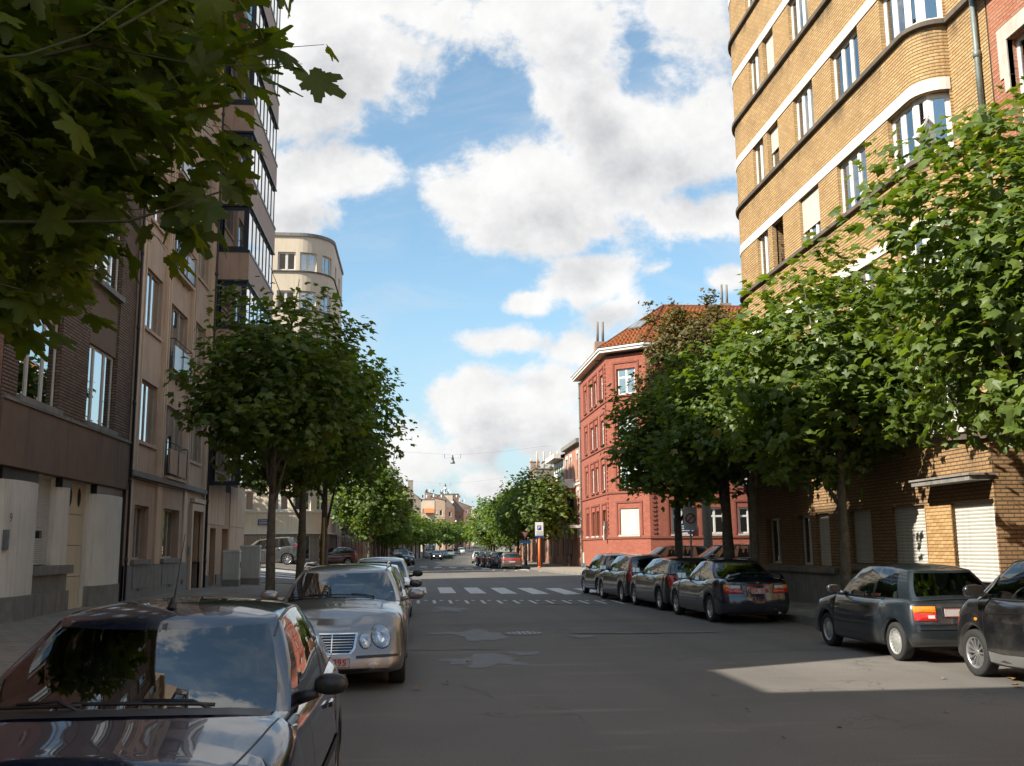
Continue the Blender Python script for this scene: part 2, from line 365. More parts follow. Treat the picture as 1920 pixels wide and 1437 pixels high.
def sheet(name, m, xs, ys, zf, label=None):
    mb = MB(); nx = len(xs)
    for y in ys:
        for x in xs: mb.v.append((x, y, zf(x, y)))
    for j in range(len(ys)-1):
        for i in range(nx-1):
            a = j*nx+i; mb.f.append((a, a+1, a+nx+1, a+nx)); mb.uv.append(None); mb.sm.append(True)
    return mb.build(name, m, kind='structure', label=label)
def rng(a, b, st):
    n = max(1, int(round((b-a)/st))); return [a+(b-a)*i/n for i in range(n+1)]
g = sheet('ground', M['earth'], rng(-3000, 3000, 600), rng(-3000, 3000, 600), lambda x, y: -0.30)
sheet('road', M['asphalt'], rng(-70, 80, 1.5), rng(-40, 180, 1.5)+rng(186, 460, 6), lambda x, y: hz(x, y) - (0.28 if x < -9.5 and y < 48 else 0))

# ---- pavements: sloping slab sheets, kerb stones, individually laid slabs
def loft_poly(mb, inner, outer, zi, zo, y0=None):
    for k in range(len(inner)-1):
        a, b, c, d = outer[k], outer[k+1], inner[k+1], inner[k]
        mb.quad((a[0], a[1], zo(*a)), (b[0], b[1], zo(*b)), (c[0], c[1], zi(*c)), (d[0], d[1], zi(*d)))
def kerbs(root, line, zf, side, step=1.0):
    """row of single kerb stones along a polyline"""
    me = MB(); me.box(-0.485*step, 0.485*step, -0.075, 0.075, -0.16, 0.0); k_me = me.mesh('kerb_stone', M['kerb'])
    n = 0
    for i in range(len(line)-1):
        a, b = Vector(line[i]), Vector(line[i+1]); L = (b-a).length; u = (b-a)/L; cnt = max(1, int(round(L/step)))
        for q in range(cnt):
            p = a + u*(L*(q+0.5)/cnt); z = zf(p.x, p.y)
            o = inst('kerb_stone', k_me, root, (p.x, p.y, z+random.uniform(-.004, .004)), math.atan2(u.y, u.x), (L/cnt/step*0.995, 1, 1)); n += 1
def zleft(x, y): return 0.13 + hz(x, y) + 0.20*max(0, min(1, (-2.2-x)/6.0))*(1-sstep(y, 44, 50))
pl = empty('pavement', (0, 0, 0)); pl['kind'] = 'structure'
# left near pavement
mb = MB(); ln = [(-2.28, -30), (-2.28, 41), (-2.6, 43), (-3.4, 45), (-4.8, 46.8), (-6.5, 47.8), (-9, 48.2), (-14, 48.3), (-60, 48.3)]
for x0, x1 in ((-2.28, -5.2), (-5.2, -8.6)):
    for (ya, yb) in zip(rng(-30, 41, 3)[:-1], rng(-30, 41, 3)[1:]):
        mb.quad(*[(x, y, zleft(x, y)-0.02) for x, y in ((x1, ya), (x0, ya), (x0, yb), (x1, yb))])
mb.poly([(x, y, zleft(x, y)-0.02) for x, y in [(-9.0, 41), (-2.28, 41), (-2.6, 43), (-3.4, 45), (-4.8, 46.8), (-6.5, 47.8), (-9, 48.2)]])
mb.build('bedding', M['joint'], pl)
kerbs(pl, ln[:7], lambda x, y: zleft(x, y)+0.004, 1)
# slabs 0.4 m; the nearest ones single objects, the others one mesh
sl = MB(); sl.hexa([(-.194, -.194, -.03), (.194, -.194, -.03), (.194, .194, -.03), (-.194, .194, -.03), (-.190, -.190, 0), (.190, -.190, 0), (.190, .190, 0), (-.190, .190, 0)], skip=(0,))
slab_me = [sl.mesh('paving_slab', M['paving']), sl.mesh('paving_slab', M['paving2'])]
rest = MB(); nb = 0
y = -4.0; row = 0
while y < 47.5:
    x = -2.58 - (0.2 if row % 2 else 0)
    if row % 2 and y < 40.5:
        z = zleft(-2.48, y); h = .192; rest.hexa([(-2.572, y-h, z-.03), (-2.385, y-h, z-.03), (-2.385, y+h, z-.03), (-2.572, y+h, z-.03), (-2.572, y-h, z), (-2.385, y-h, z), (-2.385, y+h, z), (-2.572, y+h, z)], skip=(0,))
    while x > -8.7:
        if not (y > 41 and (x > -2.6-(y-41)*0.75)) and not (y > 46 and x > -7.5):
            z = zleft(x, y) + random.uniform(-.002, .002)
            if nb < 285 and x < -4.4 and 11.5 < y < 21.5:
                o_ = inst('paving_slab', slab_me[random.random() < .22], pl, (x, y, z), random.uniform(-.01, .01)); o_.rotation_euler.y = R(1.9); nb += 1
            else:
                h = 0.192; rest.hexa([(x-h, y-h, z-.03), (x+h, y-h, z-.03), (x+h, y+h, z-.03), (x-h, y+h, z-.03), (x-h+.003, y-h+.003, z+.0065), (x+h-.003, y-h+.003, z-.0065), (x+h-.003, y+h-.003, z-.0065), (x-h+.003, y+h-.003, z+.0065)], skip=(0,))
        x -= 0.4
    y += 0.4; row += 1
rest.build('paving_slabs', M['paving'], pl, kind='stuff')
# left far pavement, beyond the side street
pf = empty('pavement', (0, 0, 0)); pf['kind'] = 'structure'
zfl = lambda x, y: 0.13 + hz(x, y)
mb = MB(); ys = rng(73, 420, 7)
for ya, yb in zip(ys[:-1], ys[1:]):
    x0a, x0b = bend(-2.4, ya) - 4.5*(1-sstep(ya, 73, 82)), bend(-2.4, yb) - 4.5*(1-sstep(yb, 73, 82))
    xs = [0, .33, .66, 1]
    for q in range(3):
        pa = lambda k, xx, yy: (xx+(bend(-10.5, yy)-xx)*xs[k], yy)
        P4 = [pa(q+1, x0a, ya), pa(q, x0a, ya), pa(q, x0b, yb), pa(q+1, x0b, yb)]
        mb.quad(*[(p[0], p[1], zfl(*p)) for p in P4])
    mb.quad((x0a, ya, hz(x0a, ya)-.1), (x0b, yb, hz(x0b, yb)-.1), (x0b, yb, zfl(x0b, yb)), (x0a, ya, zfl(x0a, ya)))
mb.quad((-60, 73, 1.7), (-60, 78, 1.7), (-6.9, 78, zfl(-6.9, 78)), (-6.9, 73, zfl(-6.9, 73)))
mb.build('slab_field', M['paving'], pf)
# right near pavement
pr = empty('pavement', (0, 0, 0)); pr['kind'] = 'structure'
rk = [(9.2, -30), (9.05, 8), (8.75, 18), (8.45, 25), (8.15, 31), (8.1, 36), (8.5, 38.2), (9.6, 39.8), (11.5, 40.8), (15, 41.3), (45, 41.5)]
mb = MB()
zr = lambda x, y: 0.13 + 0.10*max(0, min(1, (x-8.2)/2.3))
for a, b in zip(rk[:-1], rk[1:]):
    ia = (12.6, min(a[1], 31.8)) if a[0] < 12.6 else (a[0], 31.8); ib = (12.6, min(b[1], 31.8)) if b[0] < 12.6 else (b[0], 31.8)
    mb.quad(*[(p[0], p[1], zr(*p)) for p in (a, ia, ib, b)])
mb.build('slab_field', M['paving'], pr); kerbs(pr, rk[1:], lambda x, y: 0.135, 1)
# right far pavement round the red corner house
pq = empty('pavement', (0, 0, 0)); pq['kind'] = 'structure'
fk = [(60, 56.5), (22, 56.5), (15, 57), (12, 59), (10.3, 63), (9.5, 70), (9.2, 80)]
fk2 = [(bend(9.2, y), y) for y in rng(80, 420, 8)]
mb = MB(); allk = fk + fk2[1:]
for a, b in zip(allk[:-1], allk[1:]):
    ia = (max(a[0], 14.5), max(a[1], 70)) if a[1] < 80 else (bend(14.6, a[1]), a[1]); ib = (max(b[0], 14.5), max(b[1], 70)) if b[1] < 80 else (bend(14.6, b[1]), b[1])
    mb.quad(*[(p[0], p[1], 0.13+hz(*p)) for p in (a, ia, ib, b)][::-1])
mb.build('slab_field', M['paving2'], pq)
kerbs(pq, fk[1:] + fk2[1:7], lambda x, y: 0.134+hz(x, y), 1, 1.5)

# ---- painted markings
def stripes(name, rects, lab=None):
    r = empty(name, (0, 0, 0)); r['kind'] = 'structure'
    for k, (x0, x1, y0, y1) in enumerate(rects):
        mb = MB(); n = 4
        for j in range(n):
            ya, yb = y0+(y1-y0)*j/n, y0+(y1-y0)*(j+1)/n
            mb.quad((x0, ya, hz(x0, ya)+.005), (x1, ya, hz(x1, ya)+.005), (x1, yb, hz(x1, yb)+.005), (x0, yb, hz(x0, yb)+.005))
        mb.build('stripe', M['roadpaint'], r)
    return r
stripes('zebra_crossing', [(-1.35+1.13*k, -0.73+1.13*k, 43.0-.5*(-1+1.13*k)-3.0, 43.0-.5*(-1+1.13*k)+2.9) for k in range(8)])
tk = []
for k in range(-3, 15):
    x = 0.0+0.52*k; yc = 33.4-.27*x; tk.append((x, x+.10, yc-1.1, yc+.9)); tk.append((x+.24, x+.36, yc+.55, yc+.9))
stripes('ramp_marking', tk)
stripes('zebra_crossing', [(0.3+1.3*k, 0.98+1.3*k, 97-2.1*(.6+1.3*k)-.5, 97-2.1*(.6+1.3*k)+3.2) for k in range(-1, 8)])
stripes('ramp_marking', [(0.0+.75*k, .12+.75*k, 92-1.95*(.75*k)-1.0, 92-1.95*(.75*k)+.7) for k in range(-2, 15)])
stripes('zebra_crossing', [(-8.6, -5.4, 51.5+1.1*k, 52.05+1.1*k) for k in range(9)])
stripes('zebra_crossing', [(10.9+1.2*k, 11.5+1.2*k, 47.0-.35*k, 50.2-.35*k) for k in range(4)])

def blob_poly(cx, cy, rx, ry, seed, z, n=26, rough=0.35, rot=0.0):
    pts = []
    for i in range(n):
        a = 2*math.pi*i/n; k = 1+rough*noise.noise(Vector((math.cos(a)*1.7+seed, math.sin(a)*1.7, seed*.7)))*1.8+random.uniform(-.05, .05)
        px, py = math.cos(a)*rx*k, math.sin(a)*ry*k; pts.append((cx+px*math.cos(rot)-py*math.sin(rot), cy+px*math.sin(rot)+py*math.cos(rot), z))
    return pts
for i, (cx, cy, rx, ry, mt) in enumerate([(1.15, 15.8, .75, .85, 'wet'), (1.75, 16.7, .25, .35, 'wet'), (1.35, 20.3, .42, 1.1, 'wet'), (0.55, 20.9, .45, .45, 'wet'),
        (0.9, 29.0, .55, 1.2, 'wet'), (3.2, 19.6, .4, .3, 'wet')]):
    mb = MB(); mb.poly(blob_poly(cx, cy, rx*.85, ry*.85, i*3.1, .0042+.0008*i, n=70, rough=.5)); o = mb.build('road_patch', M[mt]); o['kind'] = 'structure'
M['tar'] = mat('tar_joint', (0.045, 0.043, 0.042), .6, var=.3); M['dust'] = mat('dusty_joint', (0.19, 0.17, 0.14), .95, var=.35, scale=2)
for (x0, y0, x1, y1, w, m_) in ((-.6, 17.6, 1.7, 17.45, .05, 'dust'), (2.9, 20.3, 6.2, 20.0, .16, 'dust'), (3.4, 30.8, 6.0, 30.5, .12, 'dust'), (.55, 13.2, .9, 11.8, .012, 'tar'), (.3, 55, 9, 53, .12, 'dust')):
    mb = MB(); a, b = Vector((x0, y0)), Vector((x1, y1)); nrm = Vector((-(b-a).y, (b-a).x)).normalized(); nn = 24; prev = None
    for i in range(nn+1):
        f = i/nn; p = a.lerp(b, f) + nrm*(.09*noise.noise(Vector((f*5, x0, y0)))); ww = w*(.35+.9*abs(noise.noise(Vector((f*9, y0, 2))))+.1)*min(1, 6*f+.1, 6*(1-f)+.1)
        cur = ((p.x+nrm.x*ww, p.y+nrm.y*ww, .0125), (p.x-nrm.x*ww, p.y-nrm.y*ww, .0125))
        if prev: mb.quad(prev[0], prev[1], cur[1], cur[0])
        prev = cur
    o = mb.build('road_joint', M[m_]); o['kind'] = 'structure'
# cast-iron drain cover
r = empty('manhole_cover', (2.15, 20.5, 0), 'worn pale iron manhole cover set in the middle of the road', 'manhole cover')
mb = MB(r.location)
mb.lathe([(0.0, .012), (.36, .012), (.40, .010), (.41, .0)], (2.15, 20.5, 0), n=28); mb.build('cover_plate', M['iron'], r)
M['worn_iron'] = mat('worn_iron', (0.42, 0.42, 0.43), 0.35, metal=0.9, var=0.3, scale=14)
mb = MB(r.location)
for k in range(-3, 4):
    for j in range(-3, 4):
        if k*k+j*j < 12: mb.obox((2.15+k*.1, 20.5+j*.1, .015), (.03, .02*(-1)**(k+j), 0), (-.008*(-1)**(k+j), .012, 0), (0, 0, .004))
mb.build('tread', M['worn_iron'], r)
# ------------------------------------------------------------------ building materials
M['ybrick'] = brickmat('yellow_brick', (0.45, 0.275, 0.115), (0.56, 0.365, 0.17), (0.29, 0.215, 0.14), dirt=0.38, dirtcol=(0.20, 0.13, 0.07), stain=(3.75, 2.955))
M['ybrick_s'] = brickmat('yellow_brick_soiled_shaded', (0.32, 0.185, 0.085), (0.41, 0.25, 0.12), (0.15, 0.11, 0.075), dirt=0.5, dirtcol=(0.12, 0.09, 0.06))  # soiled brick, base colour also darkened to stand for street-floor shade
M['rbrick'] = brickmat('painted_red_brick', (0.31, 0.095, 0.060), (0.40, 0.135, 0.088), (0.23, 0.08, 0.058), ms=0.01, bump=0.4, dirt=0.22, dirtcol=(0.18, 0.05, 0.035))
M['rbrick2'] = brickmat('red_brick', (0.40, 0.12, 0.06), (0.52, 0.19, 0.10), (0.34, 0.27, 0.22), dirt=0.25)
M['rbrick3'] = brickmat('dark_red_brick', (0.23, 0.085, 0.055), (0.33, 0.13, 0.08), (0.25, 0.2, 0.17), dirt=0.35)
M['bbrick'] = brickmat('brown_brick', (0.18, 0.115, 0.08), (0.26, 0.17, 0.12), (0.06, 0.048, 0.04), dirt=0.3)
M['render_brown'] = mat('brown_roughcast', (0.185, 0.125, 0.088), 0.9, var=0.15, scale=2, bump=0.8, bscale=70, streak=0.5)
M['tan'] = mat('tan_facing', (0.50, 0.345, 0.24), 0.75, var=0.12, scale=1.3, bump=0.1, streak=0.5)
M['tan2'] = mat('tan_facing_pale', (0.62, 0.46, 0.325), 0.7, var=0.1, scale=1.3, streak=0.35)
M['bay'] = mat('bay_panel', (0.47, 0.32, 0.235), 0.7, var=0.12, scale=1.0, streak=0.3)
M['cream'] = mat('cream_render', (0.66, 0.55, 0.42), 0.8, var=0.07, scale=0.7, streak=0.3)
M['greystone'] = mat('blue_stone', (0.22, 0.21, 0.19), 0.8, var=0.2, scale=3, bump=0.3, streak=0.7)
M['stonepale'] = mat('pale_stone', (0.48, 0.44, 0.38), 0.8, var=0.2, scale=4, bump=0.3, streak=0.3)
M['white'] = mat('white_painted_metal', (0.66, 0.655, 0.635), 0.4, var=0.05, scale=5, streak=0.12)
M['whiteband'] = mat('white_painted_band', (0.64, 0.61, 0.56), 0.65, var=0.06, scale=2, streak=0.25)
M['offwhite'] = mat('off_white_render', (0.70, 0.67, 0.59), 0.75, var=0.08, scale=1.4, streak=0.35)
M['shutter'] = mat('shutter_slats', (0.56, 0.54, 0.49), 0.55, var=0.06, scale=3, streak=0.25)
M['garage'] = mat('garage_panel', (0.62, 0.53, 0.38), 0.6, var=0.06, scale=2, streak=0.15)
M['ledge'] = mat('concrete_ledge', (0.115, 0.095, 0.078), 0.85, var=0.25, scale=2, bump=0.3, streak=0.5)
M['darkframe'] = mat('dark_aluminium', (0.022, 0.026, 0.035), 0.35, metal=0.3, var=0.1)
M['wood'] = mat('varnished_wood', (0.22, 0.115, 0.05), 0.5, var=0.25, scale=6)
M['zinc'] = mat('weathered_zinc', (0.20, 0.235, 0.225), 0.6, metal=0.4, var=0.25, scale=4, streak=0.4)
M['rust'] = mat('rusty_pipe', (0.20, 0.10, 0.06), 0.8, var=0.3)
M['black'] = mat('black_rubber', (0.015, 0.015, 0.016), 0.6, var=0.2)
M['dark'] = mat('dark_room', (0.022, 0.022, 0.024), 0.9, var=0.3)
M['darkpipe'] = mat('dark_drainpipe', (0.035, 0.024, 0.028), 0.5, var=0.2)
M['curtain'] = mat('net_curtain', (0.50, 0.50, 0.485), 0.9, var=0.12, scale=9)
M['panelglass'] = mat('frosted_panel', (0.42, 0.45, 0.48), 0.18, var=0.05, scale=2, spec=0.9)
M['glass'] = glassmat('window_glass', (0.60, 0.64, 0.66), 0.30, wav=0.08)
M['glassl'] = glassmat('street_window_glass', (0.55, 0.60, 0.62), 0.48, wav=0.05)
M['glassb'] = glassmat('bay_glass', (0.35, 0.38, 0.42), 0.42, wav=0.06)
def tilemat():
    m, t, b, o = newmat('clay_roof_tile'); uv = t.add('ShaderNodeTexCoord').outputs['UV']; ob = t.add('ShaderNodeTexCoord').outputs['Object']
    br = t.add('ShaderNodeTexBrick', i_Vector=uv, i_Color1=(0.27, 0.078, 0.028, 1), i_Color2=(0.35, 0.125, 0.048, 1), i_Mortar=(0.12, 0.04, 0.022, 1), i_Scale=1.0, offset=0.0)
    br.inputs['Brick Width'].default_value = 0.30; br.inputs['Row Height'].default_value = 0.36; br.inputs['Mortar Size'].default_value = 0.018
    n = t.noise(ob, 1.2, 5); c = t.mix(t.math('MULTIPLY', t.smooth(n, .5, .75), .4), br.outputs[0], (0.25, 0.14, 0.09, 1))
    t.put(b.inputs['Base Color'], c); b.inputs['Roughness'].default_value = 0.95; b.inputs['Specular IOR Level'].default_value = 0.15; return m
M['tile'] = tilemat()

# ------------------------------------------------------------------ wall generator
class Path:
    """ground plan of a facade; nodes (x, y) with the outside on the RIGHT when walking along it"""
    def __init__(s, nodes):
        s.n = [Vector(p) for p in nodes]; s.u = [0.0]
        for a, b in zip(s.n[:-1], s.n[1:]): s.u.append(s.u[-1] + (b-a).length)
        s.L = s.u[-1]; s.seg = []
        for a, b in zip(s.n[:-1], s.n[1:]):
            d = (b-a).normalized(); s.seg.append(Vector((d.y, -d.x)))
        s.vn = [s.seg[0]] + [((s.seg[i]+s.seg[i+1]).normalized() / max(.5, (s.seg[i]+s.seg[i+1]).normalized().dot(s.seg[i]))) for i in range(len(s.seg)-1)] + [s.seg[-1]]
    def at(s, u, off, z):
        u = max(0.0, min(s.L, u)); i = 0
        while i < len(s.seg)-1 and u > s.u[i+1]: i += 1
        k = (u-s.u[i])/(s.u[i+1]-s.u[i]); p = s.n[i].lerp(s.n[i+1], k); nv = s.vn[i].lerp(s.vn[i+1], k)
        return (p.x+nv.x*off, p.y+nv.y*off, z)
    def nrm(s, u):
        i = 0
        while i < len(s.seg)-1 and u > s.u[i+1]: i += 1
        return s.seg[i]
def uniq(v):
    v = sorted(v); o = [v[0]]
    for q in v[1:]:
        if q - o[-1] > 1e-4: o.append(q)
    return o
def wall(org, path, u0, u1, z0, z1, ops, course=0.0, reveal=0.16, off=0.0, groove=0.014, gh=0.013):
    """wall skin with openings [(u0,u1,za,zb)], side reveals, and real brick courses when course > 0"""
    mb = MB(org); us = [u0, u1] + [u for u in path.u if u0 < u < u1]
    zs = [z0, z1]
    for o in ops: us += [o[0], o[1]]; zs += [o[2], o[3]]
    us = uniq([u for u in us if u0-1e-6 <= u <= u1+1e-6]); zs = uniq([z for z in zs if z0-1e-6 <= z <= z1+1e-6])
    def blocked(ua, ub, za, zb):
        uc, zc = (ua+ub)/2, (za+zb)/2
        return any(o[0] < uc < o[1] and o[2] < zc < o[3] for o in ops)
    for ua, ub in zip(us[:-1], us[1:]):
        if ub - ua < 1e-4: continue
        # merge vertically free runs
        run = None; runs = []
        for za, zb in zip(zs[:-1], zs[1:]):
            if blocked(ua, ub, za, zb):
                if run: runs.append(run); run = None
            else: run = [run[0], zb] if run else [za, zb]
        if run: runs.append(run)
        for za, zb in runs:
            if course:
                k = math.floor(za/course + 1e-6)
                while k*course < zb - 1e-4:
                    a = max(za, k*course); b = min(zb, (k+1)*course-gh); c = min(zb, (k+1)*course)
                    if b > a:
                        mb.quad(path.at(ua, off, a), path.at(ub, off, a), path.at(ub, off, b), path.at(ua, off, b), [(ua, a), (ub, a), (ub, b), (ua, b)])
                    else: b = a
                    if c > b:
                        mid = (b+c)/2
                        mb.quad(path.at(ua, off, b), path.at(ub, off, b), path.at(ub, off-groove, mid), path.at(ua, off-groove, mid), [(ua, c-.004), (ub, c-.004), (ub, c), (ua, c)])
                        mb.quad(path.at(ua, off-groove, mid), path.at(ub, off-groove, mid), path.at(ub, off, c), path.at(ua, off, c), [(ua, c-.004), (ub, c-.004), (ub, c), (ua, c)])
                    k += 1
            else:
                mb.quad(path.at(ua, off, za), path.at(ub, off, za), path.at(ub, off, zb), path.at(ua, off, zb), [(ua, za), (ub, za), (ub, zb), (ua, zb)])
    for (a, b, c, d) in ops:
        a, b, c, d = max(a, u0), min(b, u1), max(c, z0), min(d, z1); r = off-reveal
        if b <= a or d <= c: continue
        uu = uniq([a, b] + [u for u in path.u if a < u < b])
        mb.quad(path.at(a, off, c), path.at(a, off, d), path.at(a, r, d), path.at(a, r, c), [(0, c), (0, d), (reveal, d), (reveal, c)])
        mb.quad(path.at(b, off, d), path.at(b, off, c), path.at(b, r, c), path.at(b, r, d), [(0, d), (0, c), (reveal, c), (reveal, d)])
        for p, q in zip(uu[:-1], uu[1:]):
            mb.quad(path.at(p, off, d), path.at(q, off, d), path.at(q, r, d), path.at(p, r, d), [(p, 0), (q, 0), (q, .16), (p, .16)])
            mb.quad(path.at(q, off, c), path.at(p, off, c), path.at(p, r, c), path.at(q, r, c), [(q, 0), (p, 0), (p, .16), (q, .16)])
    return mb
def band(org, path, u0, u1, z0, z1, off0, off1, slope=0.0):
    """continuous horizontal moulding following the plan"""
    mb = MB(org); us = uniq([u0, u1] + [u for u in path.u if u0 < u < u1])
    for a, b in zip(us[:-1], us[1:]):
        A, B = path.at(a, off1, z0), path.at(b, off1, z0); C, D = path.at(b, off1, z1-slope), path.at(a, off1, z1-slope)
        E_, F_ = path.at(a, off0, z0), path.at(b, off0, z0); G_, H_ = path.at(b, off0, z1), path.at(a, off0, z1)
        mb.quad(A, B, C, D); mb.quad(E_, F_, B, A); mb.quad(D, C, G_, H_)
    a, b = us[0], us[-1]
    mb.quad(path.at(a, off0, z0), path.at(a, off1, z0), path.at(a, off1, z1-slope), path.at(a, off0, z1))
    mb.quad(path.at(b, off1, z0), path.at(b, off0, z0), path.at(b, off0, z1), path.at(b, off1, z1-slope))
    return mb
WCACHE = {}
def win_meshes(w, h, cols, fr, mull, frm, gl, cur, rows=None):
    """local frame: x across (0..w), -y is outside, z up (0..h)"""
    key = (round(w, 2), round(h, 2), tuple(cols), fr, mull, frm, gl, cur, rows)
    if key in WCACHE: return WCACHE[key]
    W_ = round(w, 4); H_ = h; mb = MB(); d = 0.06
    mb.box(0, W_, -.0, d, 0, fr); mb.box(0, W_, -.0, d, H_-fr, H_)
    mb.box(0, fr, .0, d, fr, H_-fr); mb.box(W_-fr, W_, .0, d, fr, H_-fr)
    xs = [fr]; tot = sum(cols); acc = 0; inner = W_-2*fr; panes = []
    for k, c in enumerate(cols):
        x0 = fr + inner*acc/tot; acc += c; x1 = fr + inner*acc/tot
        if k > 0: mb.box(x0-mull/2, x0+mull/2, -.015, d, fr, H_-fr)
        a, b = x0 + (mull/2 if k else 0), x1 - (mull/2 if k < len(cols)-1 else 0)
        zz = [(fr, H_-fr)]
        if rows:
            zr = fr+(H_-2*fr)*rows; mb.box(a, b, -.01, d, zr-mull*.4, zr+mull*.4); zz = [(fr, zr-mull*.4), (zr+mull*.4, H_-fr)]
        for (za, zb) in zz: panes.append((a, b, za, zb))
        # sash edge
        s = min(.028, fr*.4)
        for (za, zb) in zz:
            mb.box(a, a+s, .008, d*.8, za, zb); mb.box(b-s, b, .008, d*.8, za, zb); mb.box(a+s, b-s, .008, d*.8, za, za+s); mb.box(a+s, b-s, .008, d*.8, zb-s, zb)
    fme = mb.mesh('window', M[frm]); pm = []
    for (a, b, za, zb) in panes:
        q = MB((a, 0, za)); q.box(a, b, .022, .030, za, zb); pm.append(((a, 0, za), q.mesh('pane', M[gl])))
    cm = None
    if cur:
        q = MB(); seg = max(8, int(W_/0.05)); z1 = H_-fr*.5
        spans = [(0.02, W_*(.28 if cur == 2 else .98))] + ([(W_*.72, W_-.02)] if cur == 2 else [])
        if cur == 3: spans = [(0.02, W_*.45)]
        for (xa, xb) in spans:
            pts = [(xa+(xb-xa)*i/seg, 0.16+.025*math.sin(i*2.1+w*3)+.01*math.sin(i*.7)) for i in range(seg+1)]
            for (p, r) in zip(pts[:-1], pts[1:]): q.quad((p[0], p[1], .01), (r[0], r[1], .01), (r[0], r[1], z1), (p[0], p[1], z1), None, True)
        cm = q.mesh('curtain', M['curtain'])
    WCACHE[key] = (fme, pm, cm); return WCACHE[key]
def window(root, path, u0, u1, z0, z1, cols=(1, 1, 1), fr=0.05, mull=0.06, frm='white', gl='glass', cur=1, rows=None, reveal=0.15, off=0.0, sill=None, name='window', dark=True, roll=0.0):
    w = u1-u0; um = (u0+u1)/2; P0 = path.at(u0, off-reveal, z0); P1 = path.at(u1, off-reveal, z0)
    w = math.hypot(P1[0]-P0[0], P1[1]-P0[1]); rz = math.atan2(P1[1]-P0[1], P1[0]-P0[0]); h = z1-z0
    fme, pm, cm = win_meshes(w, h, cols, fr, mull, frm, gl, cur, rows); L0 = root.location
    # outside is to the right of the walking direction -> local -y
    o = inst(name, fme, root, (P0[0]-L0.x, P0[1]-L0.y, P0[2]-L0.z), rz)
    for loc, me in pm: inst('pane', me, o, loc)
    if cm: inst('curtain', cm, o, (0, 0, 0))
    if dark:
        k = ('dk', round(w, 2), round(h, 2))
        if k not in WCACHE:
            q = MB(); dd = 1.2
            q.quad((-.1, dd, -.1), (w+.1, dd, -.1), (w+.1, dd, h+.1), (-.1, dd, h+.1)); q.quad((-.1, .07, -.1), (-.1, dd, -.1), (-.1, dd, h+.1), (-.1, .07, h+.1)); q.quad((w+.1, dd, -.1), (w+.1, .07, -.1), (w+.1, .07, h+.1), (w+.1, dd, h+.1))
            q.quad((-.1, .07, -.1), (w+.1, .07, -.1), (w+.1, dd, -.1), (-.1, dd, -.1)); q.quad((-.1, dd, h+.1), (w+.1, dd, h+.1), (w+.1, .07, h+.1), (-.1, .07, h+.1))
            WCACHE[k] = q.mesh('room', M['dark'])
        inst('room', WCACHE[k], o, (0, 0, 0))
    if sill:
        q = MB(); q.box(-.06, w+.06, -reveal-.07, .02, -.09, 0.0); k = ('sl', round(w, 2), sill, round(reveal, 2))
        if k not in WCACHE: WCACHE[k] = q.mesh('sill', M[sill])
        inst('sill', WCACHE[k], o, (0, 0, 0))
    if roll:
        k = ('rl', round(w, 2), round(h, 2), roll)
        if k not in WCACHE:
            q = MB(); z = h-.04; zb = h*(1-roll)
            while z > zb: q.box(.03, w-.03, -.035, -.022, z-.045, z); z -= .05
            q.box(.02, w-.02, -.04, -.02, zb-.05, zb-.005); WCACHE[k] = q.mesh('roller_shutter', M['shutter'])
        inst('roller_shutter', WCACHE[k], o, (0, 0, 0))
    return o
def shutter(root, path, u0, u1, z0, z1, m='shutter', off=-0.12, pitch=0.055, name='roller_shutter', slim=300):
    L0 = root.location; P0 = path.at(u0, off, z0); P1 = path.at(u1, off, z0); w = math.hypot(P1[0]-P0[0], P1[1]-P0[1]); rz = math.atan2(P1[1]-P0[1], P1[0]-P0[0])
    q = MB(); z = 0.0
    while z < z1-z0-pitch*.5:
        q.hexa([(0, 0.0, z), (w, 0.0, z), (w, .02, z), (0, .02, z), (0, -.012, z+pitch*.5), (w, -.012, z+pitch*.5), (w, .02, z+pitch*.5), (0, .02, z+pitch*.5)], (0,))
        q.hexa([(0, -.012, z+pitch*.5), (w, -.012, z+pitch*.5), (w, .02, z+pitch*.5), (0, .02, z+pitch*.5), (0, 0, z+pitch*.93), (w, 0, z+pitch*.93), (w, .02, z+pitch*.93), (0, .02, z+pitch*.93)], (0,)); z += pitch
    me = q.mesh(name, M[m]); o = inst(name, me, root, (P0[0]-L0.x, P0[1]-L0.y, P0[2]-L0.z), rz); return o
def pipe(root, pts, r, m, name='drainpipe', coll=True):
    mb = MB(root.location); mb.tube(pts, r, 8); o = mb.build(name, M[m], root)
    if coll:
        a, b = Vector(pts[0]), Vector(pts[-1]); n = max(1, int((b-a).length/2.2)); q = MB(root.location)
        for k in range(n):
            c = a.lerp(b, (k+.5)/n); q.lathe([(r*1.0, -.07), (r*1.35, -.06), (r*1.35, .06), (r*1.0, .07)], tuple(c), n=10)
        q.build('collar', M[m], o)
    return o
def solidblock(org, x0, x1, y0, y1, z0, z1):
    mb = MB(org); mb.box(x0, x1, y0, y1, z0, z1); return mb
def arc(cx, cy, r, a0, a1, n):
    return [(cx+r*math.cos(R(a0+(a1-a0)*i/n)), cy+r*math.sin(R(a0+(a1-a0)*i/n))) for i in range(n+1)]
